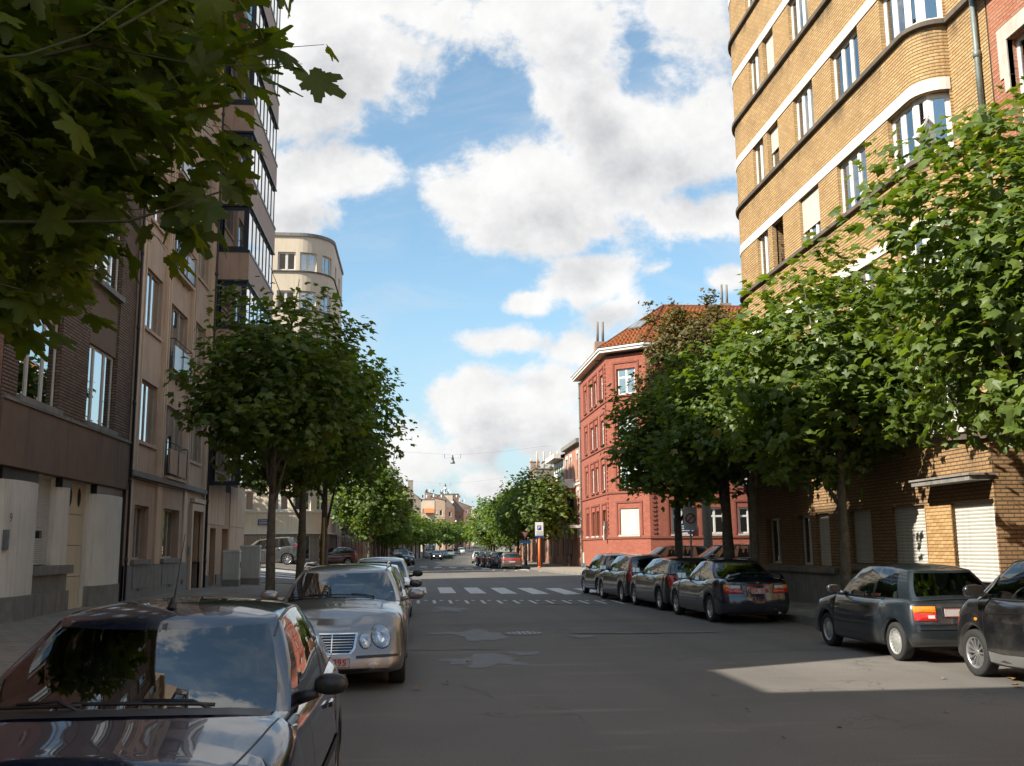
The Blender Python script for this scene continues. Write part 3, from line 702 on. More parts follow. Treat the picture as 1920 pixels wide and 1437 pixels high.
# ================================================================== RIGHT: yellow brick flats
ORG = (14.0, 24.0, 0.2)
apt = empty('apartment_building', ORG, 'tall yellow brick apartment building with white bands and a rounded corner, right of the road', 'apartment building')
YT = 31.4
pa = Path(arc(12.5, 30.4, 2.0, 90, 180, 10) + arc(11.15, 19.4, 0.65, 180, 270, 8) + [(11.15, 17.35)])
U = lambda y: pa.u[10] + (30.4 - y)                     # distance along the plan on the straight stretch
uarc = pa.u[10]; uend = pa.L
FL = [3.85 + 2.955*k for k in range(9)]                 # ledge heights
pg = Path([(12.0, 32.4), (10.5, 31.2), (10.5, 17.42), (11.15, 17.42)])
UG = lambda y: pg.u[1] + (31.2 - y)
# ground floor: openings
gops = [(UG(27.05), UG(26.1), 1.18, 2.52), (UG(25.75), UG(24.9), 1.18, 2.52), (UG(23.6), UG(22.5), 1.28, 2.52), (UG(21.45), UG(19.98), .9, 2.52), (UG(18.93), UG(17.46), .9, 2.52), (UG(29.6), UG(28.4), 1.18, 2.52)]
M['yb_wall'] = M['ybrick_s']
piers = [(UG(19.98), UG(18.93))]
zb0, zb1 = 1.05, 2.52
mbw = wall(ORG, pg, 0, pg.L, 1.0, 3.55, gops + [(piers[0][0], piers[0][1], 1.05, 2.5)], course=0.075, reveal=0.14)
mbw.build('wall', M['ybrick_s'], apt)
# pier between the shutters, coloured paler for the sun on it, laid brick by brick
bm = MB(); bm.hexa([(-.108, -.05, -.031), (.108, -.05, -.031), (.108, .06, -.031), (-.108, .06, -.031), (-.106, -.052, .031), (.106, -.052, .031), (.106, .06, .031), (-.106, .06, .031)])
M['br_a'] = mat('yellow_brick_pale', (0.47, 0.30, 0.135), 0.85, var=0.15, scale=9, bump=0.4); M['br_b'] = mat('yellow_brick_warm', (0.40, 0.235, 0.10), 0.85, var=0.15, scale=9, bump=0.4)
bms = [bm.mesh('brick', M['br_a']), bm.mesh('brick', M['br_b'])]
hb = MB(); hb.hexa([(-.05, -.05, -.031), (.05, -.05, -.031), (.05, .06, -.031), (-.05, .06, -.031), (-.05, -.052, .031), (.05, -.052, .031), (.05, .06, .031), (-.05, .06, .031)])
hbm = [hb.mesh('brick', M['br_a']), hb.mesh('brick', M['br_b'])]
L0 = apt.location
for (ua, ub) in piers:
    n = 20
    for k in range(n):
        z = 1.05 + (k+.5)*(1.45/n); u = ua; first = True
        while u < ub-.02:
            w = .11 if (first and k % 2) else .222; first = False
            if u + w > ub+.001: w = ub-u
            p = pg.at(u+w/2, -.062, z); j = random.random() < .45
            if w > .17: inst('brick', bms[j], apt, (p[0]-L0.x, p[1]-L0.y, p[2]-L0.z), -math.pi/2, (w/.222, 1, 1))
            else: inst('brick', hbm[j], apt, (p[0]-L0.x, p[1]-L0.y, p[2]-L0.z), -math.pi/2, (w/.108, 1, 1))
            u += w
    q = MB(ORG); q.quad(pg.at(ua, -.03, 1.04), pg.at(ub, -.03, 1.04), pg.at(ub, -.03, 2.51), pg.at(ua, -.03, 2.51)); q.build('mortar', M['joint'], apt)
# plinth and window shelf
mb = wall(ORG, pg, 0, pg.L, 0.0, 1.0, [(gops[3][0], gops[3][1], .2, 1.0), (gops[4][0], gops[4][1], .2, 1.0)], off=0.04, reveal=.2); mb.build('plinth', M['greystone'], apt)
band(ORG, pg, UG(30.5), UG(24.5), 1.0, 1.14, 0, .12, .02).build('shelf', M['greystone'], apt)
band(ORG, pg, UG(23.8), UG(22.3), 1.12, 1.24, 0, .10, .02).build('shelf', M['greystone'], apt)
window(apt, pg, gops[0][0], gops[0][1], 1.18, 2.52, (1, 1), cur=1); window(apt, pg, gops[5][0], gops[5][1], 1.18, 2.52, (1, 1), cur=0)
for g in (gops[1], gops[2]): shutter(apt, pg, g[0], g[1], g[2], g[3], off=-.1)
shutter(apt, pg, gops[3][0], gops[3][1], .22, 2.52, off=-.1, pitch=.07); shutter(apt, pg, gops[4][0], gops[4][1], .22, 2.52, off=-.1, pitch=.07)
# canopy slab over the shutters, seen from below
mb = MB(ORG); mb.box(10.05, 10.52, 17.42, 19.6, 2.86, 2.95); mb.box(10.02, 10.52, 17.38, 19.64, 2.952, 2.99); mb.build('canopy', M['greystone'], apt)
# upper floors
TOP = FL[-1]+1.2
cols = [(U(23.1), U(21.5), (1, 1, 1)), (U(25.65), U(24.3), (1, 1, 1)), (U(29.1), U(28.15), (1, 1)), (uarc-1.55, uarc-.75, (1, 1)), (uarc-2.9, uarc-2.3, (1, 1))]
ub0, ub1 = U(20.35), pa.u[-2] - .06
ops = []
for k, z in enumerate(FL):
    za, zb = z+.06, z+1.40
    for c in cols: ops.append((c[0], c[1], za, zb))
    ops.append((U(27.8), U(26.9), za, zb)); ops.append((ub0, ub1, za, zb))
wall(ORG, pa, 0, uend, 3.55, TOP, ops, course=0.075, reveal=0.13).build('wall', M['ybrick'], apt)
mb = MB(ORG); mb.box(11.6, 40, 17.4, 32.2, .2, TOP-.2); mb.quad((11.15, 17.35, 3.5), (16, 17.35, 3.5), (16, 17.35, TOP), (11.15, 17.35, TOP)); mb.quad((12.5, 32.4, 0), (12.5, 32.4, TOP), (45, 32.4, TOP), (45, 32.4, 0)); mb.build('core', M['ybrick_s'], apt)
mb = MB(ORG); mb.poly([pa.at(u, 0, 3.55) for u in pa.u] + [(16, 17.35, 3.55), (16, 32.4, 3.55)]); mb.build('soffit', M['offwhite'], apt)
for k, z in enumerate(FL):
    band(ORG, pa, .02, uend, z-.10, z+.02, -.03, .10, .02).build('ledge', M['ledge'], apt)
    band(ORG, pa, .02, pa.u[-2]-.02, z+1.40, z+1.67, -.03, .022).build('lintel_band', M['whiteband'], apt)
    za, zb = z+.06, z+1.40
    for ci, c in enumerate(cols):
        if ci == 1 and k == 2: window(apt, pa, c[0], c[1], za, zb, c[2], mull=.09, cur=0, roll=0.68, reveal=.11)
        elif ci == 1 and k == 6: window(apt, pa, c[0], c[1], za, zb, c[2], mull=.09, cur=0, roll=0.4, reveal=.11)
        else: window(apt, pa, c[0], c[1], za, zb, c[2], mull=.10, fr=.07, cur=(1, 2, 3, 1, 2)[(k*3+ci) % 5], reveal=.10)
    if k in (3,): window(apt, pa, U(27.8), U(26.9), za, zb, (1,), cur=0, roll=.5)
    elif k == 4: window(apt, pa, U(27.8), U(26.9), za, zb, (1,), cur=0, roll=.98)
    else:  # open loggia: brick cheeks, dark recess, glazed door set back, railing
        mb = MB(ORG); a, b = U(27.8), U(26.9)
        P = lambda u, o, zz: pa.at(u, o, zz)
        mb.quad(P(a, -.17, za), P(a, -.17, zb), P(a, -1.0, zb), P(a, -1.0, za), [(0, za), (0, zb), (.8, zb), (.8, za)]); mb.quad(P(b, -.17, zb), P(b, -.17, za), P(b, -1.0, za), P(b, -1.0, zb), [(0, zb), (0, za), (.8, za), (.8, zb)])
        mb.quad(P(a, -.17, zb), P(b, -.17, zb), P(b, -1, zb), P(a, -1, zb)); mb.quad(P(a, -1, za), P(b, -1, za), P(b, -.17, za), P(a, -.17, za)); mb.build('loggia', M['ybrick_s'], apt)
        window(apt, pa, a, b, za, zb, (1, 1), cur=1, reveal=.95)
        if k == 2:
            q = MB(ORG); q.tube([P(a, -.25, za+.75), P(b, -.25, za+.45)], .018, 6); q.tube([P(a, -.25, za+.28), P(b, -.25, za+.3)], .014, 6)
            for i in range(6): q.tube([P(a+(b-a)*i/6, -.25, za), P(a+(b-a)*i/6, -.25, za+.5+.04*math.sin(i*2))], .01, 5)
            q.build('railing', M['black'], apt)
    # glazed bay that follows the rounding: facets with wide white mullions
    us = [ub0, U(19.85)-.02, U(19.4)+.05, pa.u[-2]-.56, ub1]
    for q in range(4):
        window(apt, pa, us[q], us[q+1], za, zb, (1,), fr=.085, cur=(1, 0, 3, 1)[(q+k) % 4], reveal=.12, dark=False)
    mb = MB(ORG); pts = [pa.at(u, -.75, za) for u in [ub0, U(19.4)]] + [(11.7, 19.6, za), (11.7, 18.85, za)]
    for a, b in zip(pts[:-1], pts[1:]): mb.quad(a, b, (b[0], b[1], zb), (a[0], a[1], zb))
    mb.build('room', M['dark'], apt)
wd = [(o_[0], o_[1]) for o_ in cols]
r = pipe(apt, [(11.06, 17.62, 12.9), (11.06, 17.62, 9.8)], .055, 'zinc'); pipe(apt, [(11.06, 17.62, 9.8), (11.06, 17.62, 8.9)], .055, 'rust'); pipe(apt, [(11.06, 17.62, 8.9), (11.06, 17.62, 3.1)], .055, 'zinc')
pipe(apt, [(11.06, 17.62, TOP), (11.06, 17.62, 12.9)], .055, 'rust')
# casement swung open at the lowest visible bay window
t = empty('open_casement', (10.43, 18.95, 10.15), 'white casement sash swung open in front of the curved bay window', 'window sash', rz=R(20))
t.rotation_euler = (R(28), R(-20), R(70))
mb = MB(); mb.box(0, .75, -.02, .02, 0, .06); mb.box(0, .75, -.02, .02, .42, .48); mb.box(0, .06, -.02, .02, .06, .42); mb.box(.69, .75, -.02, .02, .06, .42); mb.build('sash_frame', M['white'], t)
mb = MB(); mb.box(.06, .69, -.005, .005, .06, .42); mb.build('pane', M['glass'], t)

# ---- red brick neighbour at the right edge
ORG = (12.5, 12.0, 0.2)
nb_ = empty('brick_house', ORG, 'red brick house with pale stone window surrounds at the right edge', 'house')
pn = Path([(11.15, 17.3), (11.15, 6.0)]); un = lambda y: 17.3-y
wn = [(un(16.75), un(15.2)), (un(13.4), un(11.9)), (un(9.6), un(8.1))]
ops = [(a, b, z, z+2.05) for (a, b) in wn for z in (1.6, 5.3, 9.15)]
wall(ORG, pn, 0, pn.L, .2, 12.55, ops, course=.075, reveal=.2).build('wall', M['rbrick2'], nb_)
for (a, b) in wn:
    for z in (1.6, 5.3, 9.15):
        window(nb_, pn, a, b, z, z+2.05, (1, 1), reveal=.18, fr=.06, mull=.08, cur=2)
        mb = MB(ORG); P = lambda u, o, zz: pn.at(u, o, zz)
        def sb(u0, u1, z0, z1, o=.025):
            mb.hexa([P(u0, o, z0), P(u1, o, z0), P(u1, -.1, z0), P(u0, -.1, z0), P(u0, o, z1), P(u1, o, z1), P(u1, -.1, z1), P(u0, -.1, z1)])
        sb(a-.28, b+.28, z+2.055, z+2.36); mb.build('stone_lintel', M['stonepale'], nb_); mb = MB(ORG); sb(a-.02, b+.02, z-.13, z-.005, .1); mb.build('sill', M['stonepale'], nb_)
        for s, uu in ((-1, a), (1, b)):
            for (d0, d1, ww) in ((1.35, 2.053, .28), (1.05, 1.348, .16)):
                mb = MB(ORG); sb(min(uu, uu+s*ww), max(uu, uu+s*ww), z+d0, z+d1); mb.build('stone_block', M['stonepale'], nb_)
mb = MB(ORG); mb.box(10.75, 11.3, 6, 17.42, 12.55, 12.70); mb.box(10.62, 11.3, 6, 17.46, 12.705, 12.86); mb.build('cornice', M['greystone'], nb_)
mb = MB(ORG); mb.box(11.4, 22, 6, 17.28, .2, 12.5); mb.poly([(11.2, 6, 12.8), (11.2, 17.3, 12.8), (16, 17.3, 16)]); mb.build('core', M['rbrick3'], nb_)
mb = MB(ORG); mb.quad((11.0, 6, 12.86), (11.0, 17.3, 12.86), (15.5, 17.3, 15.6), (15.5, 6, 15.6)); mb.build('roof', M['tile'], nb_)

# ================================================================== LEFT: brown brick building
ORG = (-9.5, 24.8, .3)
bb = empty('apartment_building', ORG, 'dark brown brick building with white round columns at street level, far left', 'apartment building')
pb = Path([(-8.2, 20.3), (-8.2, 29.25)]); ul = lambda y: y-20.3
cw = [(ul(21.1), ul(23.5)), (ul(25.4), ul(27.75))]
nf = 5; zw = [4.92+3.72*k for k in range(nf)]
ops = [(a, b, 4.72, 22.0) for a, b in cw]
wall(ORG, pb, 0, pb.L, 4.72, 22.6, ops, course=.075, reveal=.12).build('wall', M['bbrick'], bb)
mb = MB(ORG); P = lambda u, o, z: pb.at(u, o, z)
def hb_(mb, pth, u0, u1, z0, z1, o0, o1):
    P = pth.at; mb.hexa([P(u0, o1, z0), P(u1, o1, z0), P(u1, o0, z0), P(u0, o0, z0), P(u0, o1, z1), P(u1, o1, z1), P(u1, o0, z1), P(u0, o0, z1)])
for (a, b) in cw:
    for k, z in enumerate(zw):
        window(bb, pb, a, b, z, z+2.0, (1, 1.25, 1), fr=.05, mull=.055, cur=(2, 1, 2, 1)[k % 4] if a > 2 else 0, reveal=.13, frm='offwhite', gl='glassl')
        q = MB(ORG); hb_(q, pb, a-.06, b+.06, z-.16, z-.02, -.2, .10); q.build('sill', M['greystone'], bb)
        q = MB(ORG); hb_(q, pb, a+.002, b-.002, z+2.0, (zw[k+1]-.16) if k+1 < nf else 22.0, -.3, -.05); q.build('spandrel', M['render_brown'], bb)
q = MB(ORG); hb_(q, pb, -.0, pb.L, 3.42, 4.715, -.6, .05); q.build('fascia', M['render_brown'], bb)
q = MB(ORG); hb_(q, pb, -.0, pb.L, 4.72, 4.78, -.0, .09); q.build('ledge', M['greystone'], bb)
q = MB(ORG); q.box(-20, -8.85, 20.35, 29.2, 0, 22.5); q.build('core', M['dark'], bb)
q = MB(ORG); hb_(q, pb, 0, pb.L, 22.6, 22.9, -.6, .35); q.build('cornice', M['greystone'], bb)
for yy in (20.3, 29.25):
    q = MB(ORG); q.box(-20, -8.22, yy-.03, yy+.03, 0, 22.6); q.build('party_wall', M['bbrick'], bb)
# street level, set back behind columns
gb = [(ul(22.9), ul(24.15), 1.40, 3.38), (ul(25.12), ul(26.65), .34, 3.40)]
wall(ORG, pb, 0, pb.L, .2, 3.42, gb, off=-.22, reveal=.16).build('ground_wall', M['offwhite'], bb)
shutter(bb, pb, gb[0][0], gb[0][1], 1.42, 3.38, off=-.28, pitch=.048)
q = MB(ORG); hb_(q, pb, ul(22.75), ul(25.1), 1.20, 1.40, -.25, .04); q.build('sill', M['greystone'], bb)
q = MB(ORG); hb_(q, pb, ul(22.85), ul(25.0), .3, 1.20, -.25, -.08); hb_(q, pb, ul(20.4), ul(25.05), .2, .80, -.25, -.02); q.build('plinth', M['greystone'], bb)
# sectional garage door with two oval lights
gz = [.34, 1.10, 1.86, 2.62, 3.40]
for k in range(4):
    q = MB(ORG); hb_(q, pb, gb[1][0]+.01, gb[1][1]-.01, gz[k]+.008, gz[k+1]-.008, -.36, -.30); q.build('door_panel', M['garage'], bb)
for yy in (25.55, 26.2):
    q = MB(ORG); q.lathe([(.001, .012), (.10, .012), (.12, .0)], (-8.2-.295, yy, 3.05), 'x', 20)
    for i, v in enumerate(q.v): q.v[i] = (v[0], v[1], 3.05+(v[2]-3.05)*2.0)
    q.build('oval_light', M['dark'], bb)
def column(y0, y1, zb, ztop, m='offwhite', rx=.34):
    q = MB(ORG); n = 16; c = (y0+y1)/2; ry = (y1-y0)/2
    pts = [(-8.43+rx*math.sin(math.pi*i/n)**.8, c-ry*math.cos(math.pi*i/n)) for i in range(n+1)]
    for i, (a, b) in enumerate(zip(pts[:-1], pts[1:])): q.quad((a[0], a[1], zb), (b[0], b[1], zb), (b[0], b[1], ztop), (a[0], a[1], ztop), None, True)
    o = q.build('column', M[m], bb)
    q = MB(ORG)
    for i, (a, b) in enumerate(zip(pts[:-1], pts[1:])):
        k = lambda p: (-8.43+(p[0]+8.43)*1.10, c+(p[1]-c)*1.03)
        A, B = k(a), k(b); q.quad((A[0], A[1], .15), (B[0], B[1], .15), (B[0], B[1], zb), (A[0], A[1], zb), None, True); q.quad((A[0], A[1], zb), (B[0], B[1], zb), (b[0], b[1], zb+.001), (a[0], a[1], zb+.001))
    q.build('column_base', M['greystone'], o)
    q = MB(ORG); q.box(-8.43, -8.26, c-ry*.93, c+ry*.93, ztop, 3.42); q.build('column_cap', M['darkframe'], o)
column(20.75, 22.85, .82, 3.16); column(24.25, 24.98, 1.4, 3.20, rx=.2); column(26.74, 29.18, .84, 3.18)
q = MB(ORG); q.box(-8.24, -8.15, 22.72, 22.86, 2.0, 2.16); q.build('bell_box', M['darkframe'], bb)
# house number on the left-hand column
o = text_mesh('9', .26, M['darkframe'], bb, (-8.08-ORG[0], 20.95-ORG[1], 2.38-ORG[2]), (R(90), 0, R(90))); o.name = 'house_number'
q = MB(ORG); q.box(-8.20, -8.13, 20.92, 21.06, 1.75, 2.15); q.build('letter_box', M['zinc'], bb)
pipe(bb, [(-8.10, 29.22, 22.6), (-8.10, 29.22, .35)], .038, 'darkpipe')

# ================================================================== LEFT: tan building with French balconies
ORG = (-9.5, 34.5, .3)
tb = empty('apartment_building', ORG, 'tan building with pale pilasters and small balconies between the brown building and the bay-windowed one', 'apartment building')
pt = Path([(-8.2, 29.27), (-8.2, 39.6)]); ut = lambda y: y-29.27; NF = 6
A_, B_, C_ = (ut(30.05), ut(32.1)), (ut(33.15), ut(35.7)), (ut(36.7), ut(38.75))
ops = []
for k in range(NF):
    zs_ = 4.95+3.44*k
    ops += [(A_[0], A_[1], zs_, zs_+1.85), (B_[0], B_[1], 4.12+3.44*k, zs_+1.5), (C_[0], C_[1], zs_, zs_+1.72)]
wall(ORG, pt, 0, pt.L, 3.85, 25.2, ops, reveal=.18).build('wall', M['tan'], tb)
for k in range(NF):
    zs_ = 4.95+3.44*k
    window(tb, pt, A_[0], A_[1], zs_, zs_+1.85, (1, 1), fr=.035, mull=.035, cur=0, reveal=.11, frm='stonepale', gl='glassl')
    window(tb, pt, B_[0], B_[1], 4.14+3.44*k, zs_+1.5, (1, 1, 1), fr=.035, mull=.035, cur=0 if k else 1, reveal=.11, frm='stonepale', gl='glassl')
    window(tb, pt, C_[0], C_[1], zs_, zs_+1.72, (1, 1), fr=.035, mull=.035, cur=1, reveal=.11, frm='stonepale', gl='glassl')
    for (a, b) in (A_, C_):
        q = MB(ORG); hb_(q, pt, a-.05, b+.05, zs_-.11, zs_-.01, -.15, .07); q.build('sill', M['tan'], tb)
    # french balcony: frosted panel, handrail, bottom rail
    bl = 4.14+3.44*k
    q = MB(ORG); hb_(q, pt, B_[0]+.03, B_[1]-.03, bl+.06, bl+.86, .16, .18); o = q.build('balcony_panel', M['panelglass'] if k else M['tan'], tb)
    q = MB(ORG); P = pt.at
    q.tube([P(B_[0], .0, bl+1.05), P(B_[0], .2, bl+1.05), P(B_[1], .2, bl+1.05), P(B_[1], 0, bl+1.05)], .018, 6)
    for u in (B_[0]+.02, B_[1]-.02, (B_[0]+B_[1])/2): q.tube([P(u, .2, bl+.02), P(u, .2, bl+1.05)], .014, 6)
    q.tube([P(B_[0], .2, bl+.03), P(B_[1], .2, bl+.03)], .018, 6); q.build('railing', M['darkframe'], tb)
    q = MB(ORG); hb_(q, pt, B_[0]-.04, B_[1]+.04, bl-.12, bl-.03, -.1, .2); q.build('sill', M['tan'], tb)
for (a, b) in ((0.0, .55), (ut(32.35), ut(32.85)), (ut(35.95), ut(36.45)), (ut(39.05), ut(39.6))):
    q = MB(ORG); hb_(q, pt, a+.003, b-.003, 4.02, 25.2, -.02, .09); hb_(q, pt, a+.05, a+.13, 4.03, 25.15, .09, .13); hb_(q, pt, b-.13, b-.05, 4.03, 25.15, .09, .13); q.build('pilaster', M['tan2'], tb)
q = MB(ORG); hb_(q, pt, -.0, pt.L, 3.84, 4.0, -.1, .16); q.build('ledge', M['greystone'], tb)
q = MB(ORG); hb_(q, pt, 0, pt.L, 25.2, 25.6, -.5, .4); q.build('cornice', M['tan2'], tb)
gt = [(ut(30.2), ut(31.8), 1.47, 3.05), (ut(33.6), ut(35.8), 1.47, 3.08), (ut(37.45), ut(39.2), .25, 3.15)]
wall(ORG, pt, 0, pt.L, 1.3, 3.84, gt, off=-.01, reveal=.28).build('ground_wall', M['tan'], tb)
wall(ORG, pt, 0, pt.L, 0.0, 1.3, [gt[2]], off=.03, reveal=.3).build('plinth', M['greystone'], tb)
for g_ in gt[:2]:
    window(tb, pt, g_[0], g_[1], g_[2], g_[3], (1, 1, 1), fr=.04, mull=.05, cur=2, reveal=.24, frm='stonepale')
    q = MB(ORG); hb_(q, pt, g_[0]-.15, g_[1]+.15, 1.32, 1.46, -.2, .10); q.build('sill', M['greystone'], tb)
    q = MB(ORG); hb_(q, pt, g_[0]-.05, g_[1]+.05, .62, 1.3, .03, .05); q.build('apron', M['greystone'], tb)
q = MB(ORG)
for (a, b) in ((.15, .45), (ut(32.5), ut(33.1)), (ut(36.2), ut(36.7))): hb_(q, pt, a, b, 1.31, 3.82, -.01, .05)
q.build('pilaster', M['tan2'], tb)
q = MB(ORG); a, b = gt[2][0], gt[2][1]; hb_(q, pt, a-.22, a, .0, 3.40, -.05, .12); hb_(q, pt, b, b+.22, 0, 3.40, -.05, .12); hb_(q, pt, a, b, 3.15, 3.40, -.05, .12); hb_(q, pt, a-.1, b+.1, 3.45, 3.6, -.05, .16); q.build('door_surround', M['tan2'], tb)
q = MB(ORG); hb_(q, pt, a+.02, a+.85, .3, 3.12, -.30, -.25); q.build('door', M['wood'], tb)
q = MB(ORG); hb_(q, pt, a+.87, b-.02, .3, 3.12, -.30, -.26); o = q.build('door', M['tan2'], tb); q = MB(ORG); hb_(q, pt, a+.95, a+.99, 1.3, 1.6, -.26, -.2); q.build('handle', M['darkframe'], o)
q = MB(ORG); hb_(q, pt, a-.25, b+.25, .08, .26, -.3, .35); q.build('doorstep', M['greystone'], tb)
q = MB(ORG); q.box(-20, -8.6, 29.3, 39.55, 0, 25.1); q.build('core', M['dark'], tb)
q = MB(ORG); q.box(-20, -8.25, 39.56, 39.6, 0, 25.2); q.box(-20, -8.25, 29.27, 29.31, 0, 25.2); q.build('party_wall', M['tan'], tb)
for yy_ in (30.9, 34.6, 36.4):
    q = MB(ORG); q.box(-8.185, -8.155, yy_-.13, yy_+.13, .55, .72)
    q.build('vent_grille', M['darkframe'], tb)
q = MB(ORG); q.box(-8.13, -8.08, 36.98, 37.10, 1.55, 1.85); q.build('bell_panel', M['zinc'], tb)
q = MB(ORG); q.tube([(-8.12, 29.4, 3.78), (-8.11, 33, 3.74), (-8.11, 36.5, 3.79), (-8.11, 39.4, 3.75)], .012, 5); q.build('cable', M['black'], tb)
pipe(tb, [(-8.05, 39.52, 25), (-8.05, 39.52, .2)], .055, 'darkpipe')
# bottles on the first window shelf
for i, (yy, hh, col) in enumerate(((30.35, .42, (0.5, .42, .12)), (30.62, .36, (.35, .35, .3)))):
    mm = mat('candle_glass', col, .3, var=.1); q = MB((-8.42, yy, 1.50)); q.lathe([(.0, 0), (.05, 0), (.055, hh*.7), (.02, hh*.85), (.02, hh), (0, hh)], (-8.42, yy, 1.50), n=12)
    q.build('bottle', mm, None, ('tall yellow bottle standing in the ground-floor window of the tan building', 'slim pale bottle just right of the yellow one in the tan building window')[i], 'bottle')

# ================================================================== LEFT: building with stacked glazed bays
ORG = (-9.5, 44.2, .3)
yb = empty('apartment_building', ORG, 'tall building with stacked dark-framed glass bays projecting over the left pavement', 'apartment building')
py_ = Path([(-8.2, 39.62), (-8.2, 48.9)])
gy = [(43.5-39.62, 44.9-39.62, .1, 2.62), (41.0-39.62, 42.2-39.62, .2, 2.6)]
wall(ORG, py_, 0, py_.L, .0, 33.0, gy, reveal=.3).build('wall', M['tan'], yb)
for k, (a, b) in enumerate(((0.0, 1.3), (1.32, 2.7), (2.72, 4.2), (5.4, 7.0), (7.02, 9.2))):
    q = MB(ORG); hb_(q, py_, a+.01, b-.01, 2.75, 4.5, -.02, .035); q.build('facing_panel', M['tan2'], yb)
    if k in (0, 3, 4): q = MB(ORG); hb_(q, py_, max(a, 5.42 if k == 3 else a)+.01, b-.01, .75, 2.72, -.02, .03); q.build('facing_panel', M['tan2'], yb)
q = MB(ORG); hb_(q, py_, 0, 1.3, 0, .74, -.02, .06); hb_(q, py_, 2.75, 3.8, 0, .74, -.02, .06); hb_(q, py_, 5.35, 9.25, 0, .74, -.02, .06); q.build('plinth', M['greystone'], yb)
q = MB(ORG); hb_(q, py_, gy[0][0], gy[0][1], .1, 2.6, -.3, -.25); q.build('door', M['tan2'], yb)
q = MB(ORG); hb_(q, py_, gy[1][0], gy[1][1], .2, 2.6, -.3, -.25); q.build('door', M['wood'], yb)
q = MB(ORG); q.box(-22, -8.6, 39.65, 48.85, 0, 32.9); q.build('core', M['dark'], yb)
q = MB(ORG); q.box(-22, -8.22, 39.62, 39.66, 25, 33); q.box(-22, -8.22, 48.86, 48.9, 0, 33); q.build('party_wall', M['tan'], yb)
bx0, bx1, by0, by1 = -8.2, -6.88, 39.95, 46.85
bp = Path([(bx0, by0), (bx1, by0), (bx1, by1), (bx0, by1)])
for k in range(9):
    z0 = 4.18+3.18*k; z1 = z0+1.90; zs = z1+1.28
    # spandrel built of upright panels
    ub_ = [0.0] + [1.32] + [1.32+.985*i for i in range(1, 8)]; ub_[-1] = bp.u[2]
    for a, b in zip(ub_[:-1], ub_[1:]):
        q = MB(ORG); P = bp.at; hb_(q, bp, a+.006, b-.006, z1+.06, zs-.06, -.08, 0.0); q.build('spandrel_panel', M['bay'], yb)
    q = MB(ORG); q.box(bx0, bx1-.03, by0+.03, by1-.03, z1+.04, zs-.03); q.build('floor_slab', M['bay'], yb)
    band(ORG, bp, 0, bp.L, z1-.02, z1+.06, -.1, .03).build('frame_rail', M['darkframe'], yb); band(ORG, bp, 0, bp.L, zs-.07, zs+.04, -.1, .03).build('frame_rail', M['darkframe'], yb)
    window(yb, bp, .03, 1.28, z0+.04, z1-.02, (1,), fr=.13, mull=.06, frm='darkframe', gl='glassb', cur=0, reveal=.06, dark=False, rows=None)
    for i in range(7):
        a = 1.34+.978*i; window(yb, bp, a, a+.97, z0+.04, z1-.02, (1,), fr=.045, frm='darkframe', gl='glassb', cur=(1 if (i+k) % 3 else 0), reveal=.05, dark=False)
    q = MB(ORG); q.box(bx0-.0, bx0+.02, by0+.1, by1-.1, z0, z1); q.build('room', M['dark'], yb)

# ================================================================== LEFT FAR: cream corner tower
ORG = (-12, 80, 1.0)
ct = empty('apartment_building', ORG, 'cream apartment tower with a rounded corner across the side street, behind the left trees', 'apartment building')
pc = Path([(-34, 75), (-9.2, 75)] + arc(-9.2, 77.5, 2.5, -90, 0, 12)[1:] + [(-6.7, 86)])
ux = lambda x: x+34; ua = 24.8; ops = []
wc = [(ux(-10.75), ux(-9.4)), (ua+.12, ua+1.42), (ua+1.95, ua+3.1), (ux(-13.3), ux(-11.9)), (ux(-16.3), ux(-14.9)), (ua+3.93+1.0, ua+3.93+2.2), (ua+3.93+4.5, ua+3.93+5.7)]
zc = [4.55+3.04*k for k in range(7)]
for a, b in wc:
    for z in zc: ops.append((a, b, z, z+1.45))
wall(ORG, pc, 0, pc.L, 2.95, 25.5, ops, reveal=.15).build('wall', M['cream'], ct)
for a, b in wc:
    for k, z in enumerate(zc): window(ct, pc, a, b, z, z+1.45, (1, 1), fr=.09, mull=.16, cur=(1, 3)[k % 2], reveal=.13)
for z in zc: band(ORG, pc, 0, pc.L, z-.12, z-.02, -.02, .09).build('ledge', M['ledge' if z > 4.6 else 'whiteband'], ct)
band(ORG, pc, 0, pc.L, 25.5, 25.75, -.3, .10).build('coping', M['greystone'], ct); band(ORG, pc, 0, pc.L, 2.86, 2.98, -.3, .25).build('canopy', M['whiteband'], ct)
gops_ = [(ux(-16), ux(-13.4), 1.6, 2.8), (ux(-12.6), ux(-10.2), 1.2, 2.8), (ua+.4, ua+1.6, 1.0, 2.8), (ua+2.4, ua+4.2, 1.0, 2.8)]
wall(ORG, pc, 0, pc.L, 0.3, 2.86, gops_, reveal=.15, off=-.1).build('ground_wall', M['greystone'], ct)
for g_ in gops_: window(ct, pc, g_[0], g_[1], g_[2], g_[3], (1, 1), reveal=.25, cur=0, frm='stonepale')
mb = MB(ORG); mb.box(-33, -8.5, 77.4, 85.8, .3, 25.2); mb.build('core', M['dark'], ct)
mb = MB(ORG); mb.poly([pc.at(u, 0, 25.45) for u in pc.u] + [(-34, 86, 25.45)]); mb.quad((-6.7, 86, 0), (-34, 86, 0), (-34, 86, 25.5), (-6.7, 86, 25.5)); mb.build('roof', M['greystone'], ct)
M['blue'] = mat('blue_enamel', (0.012, 0.022, 0.11), .3, var=.1)
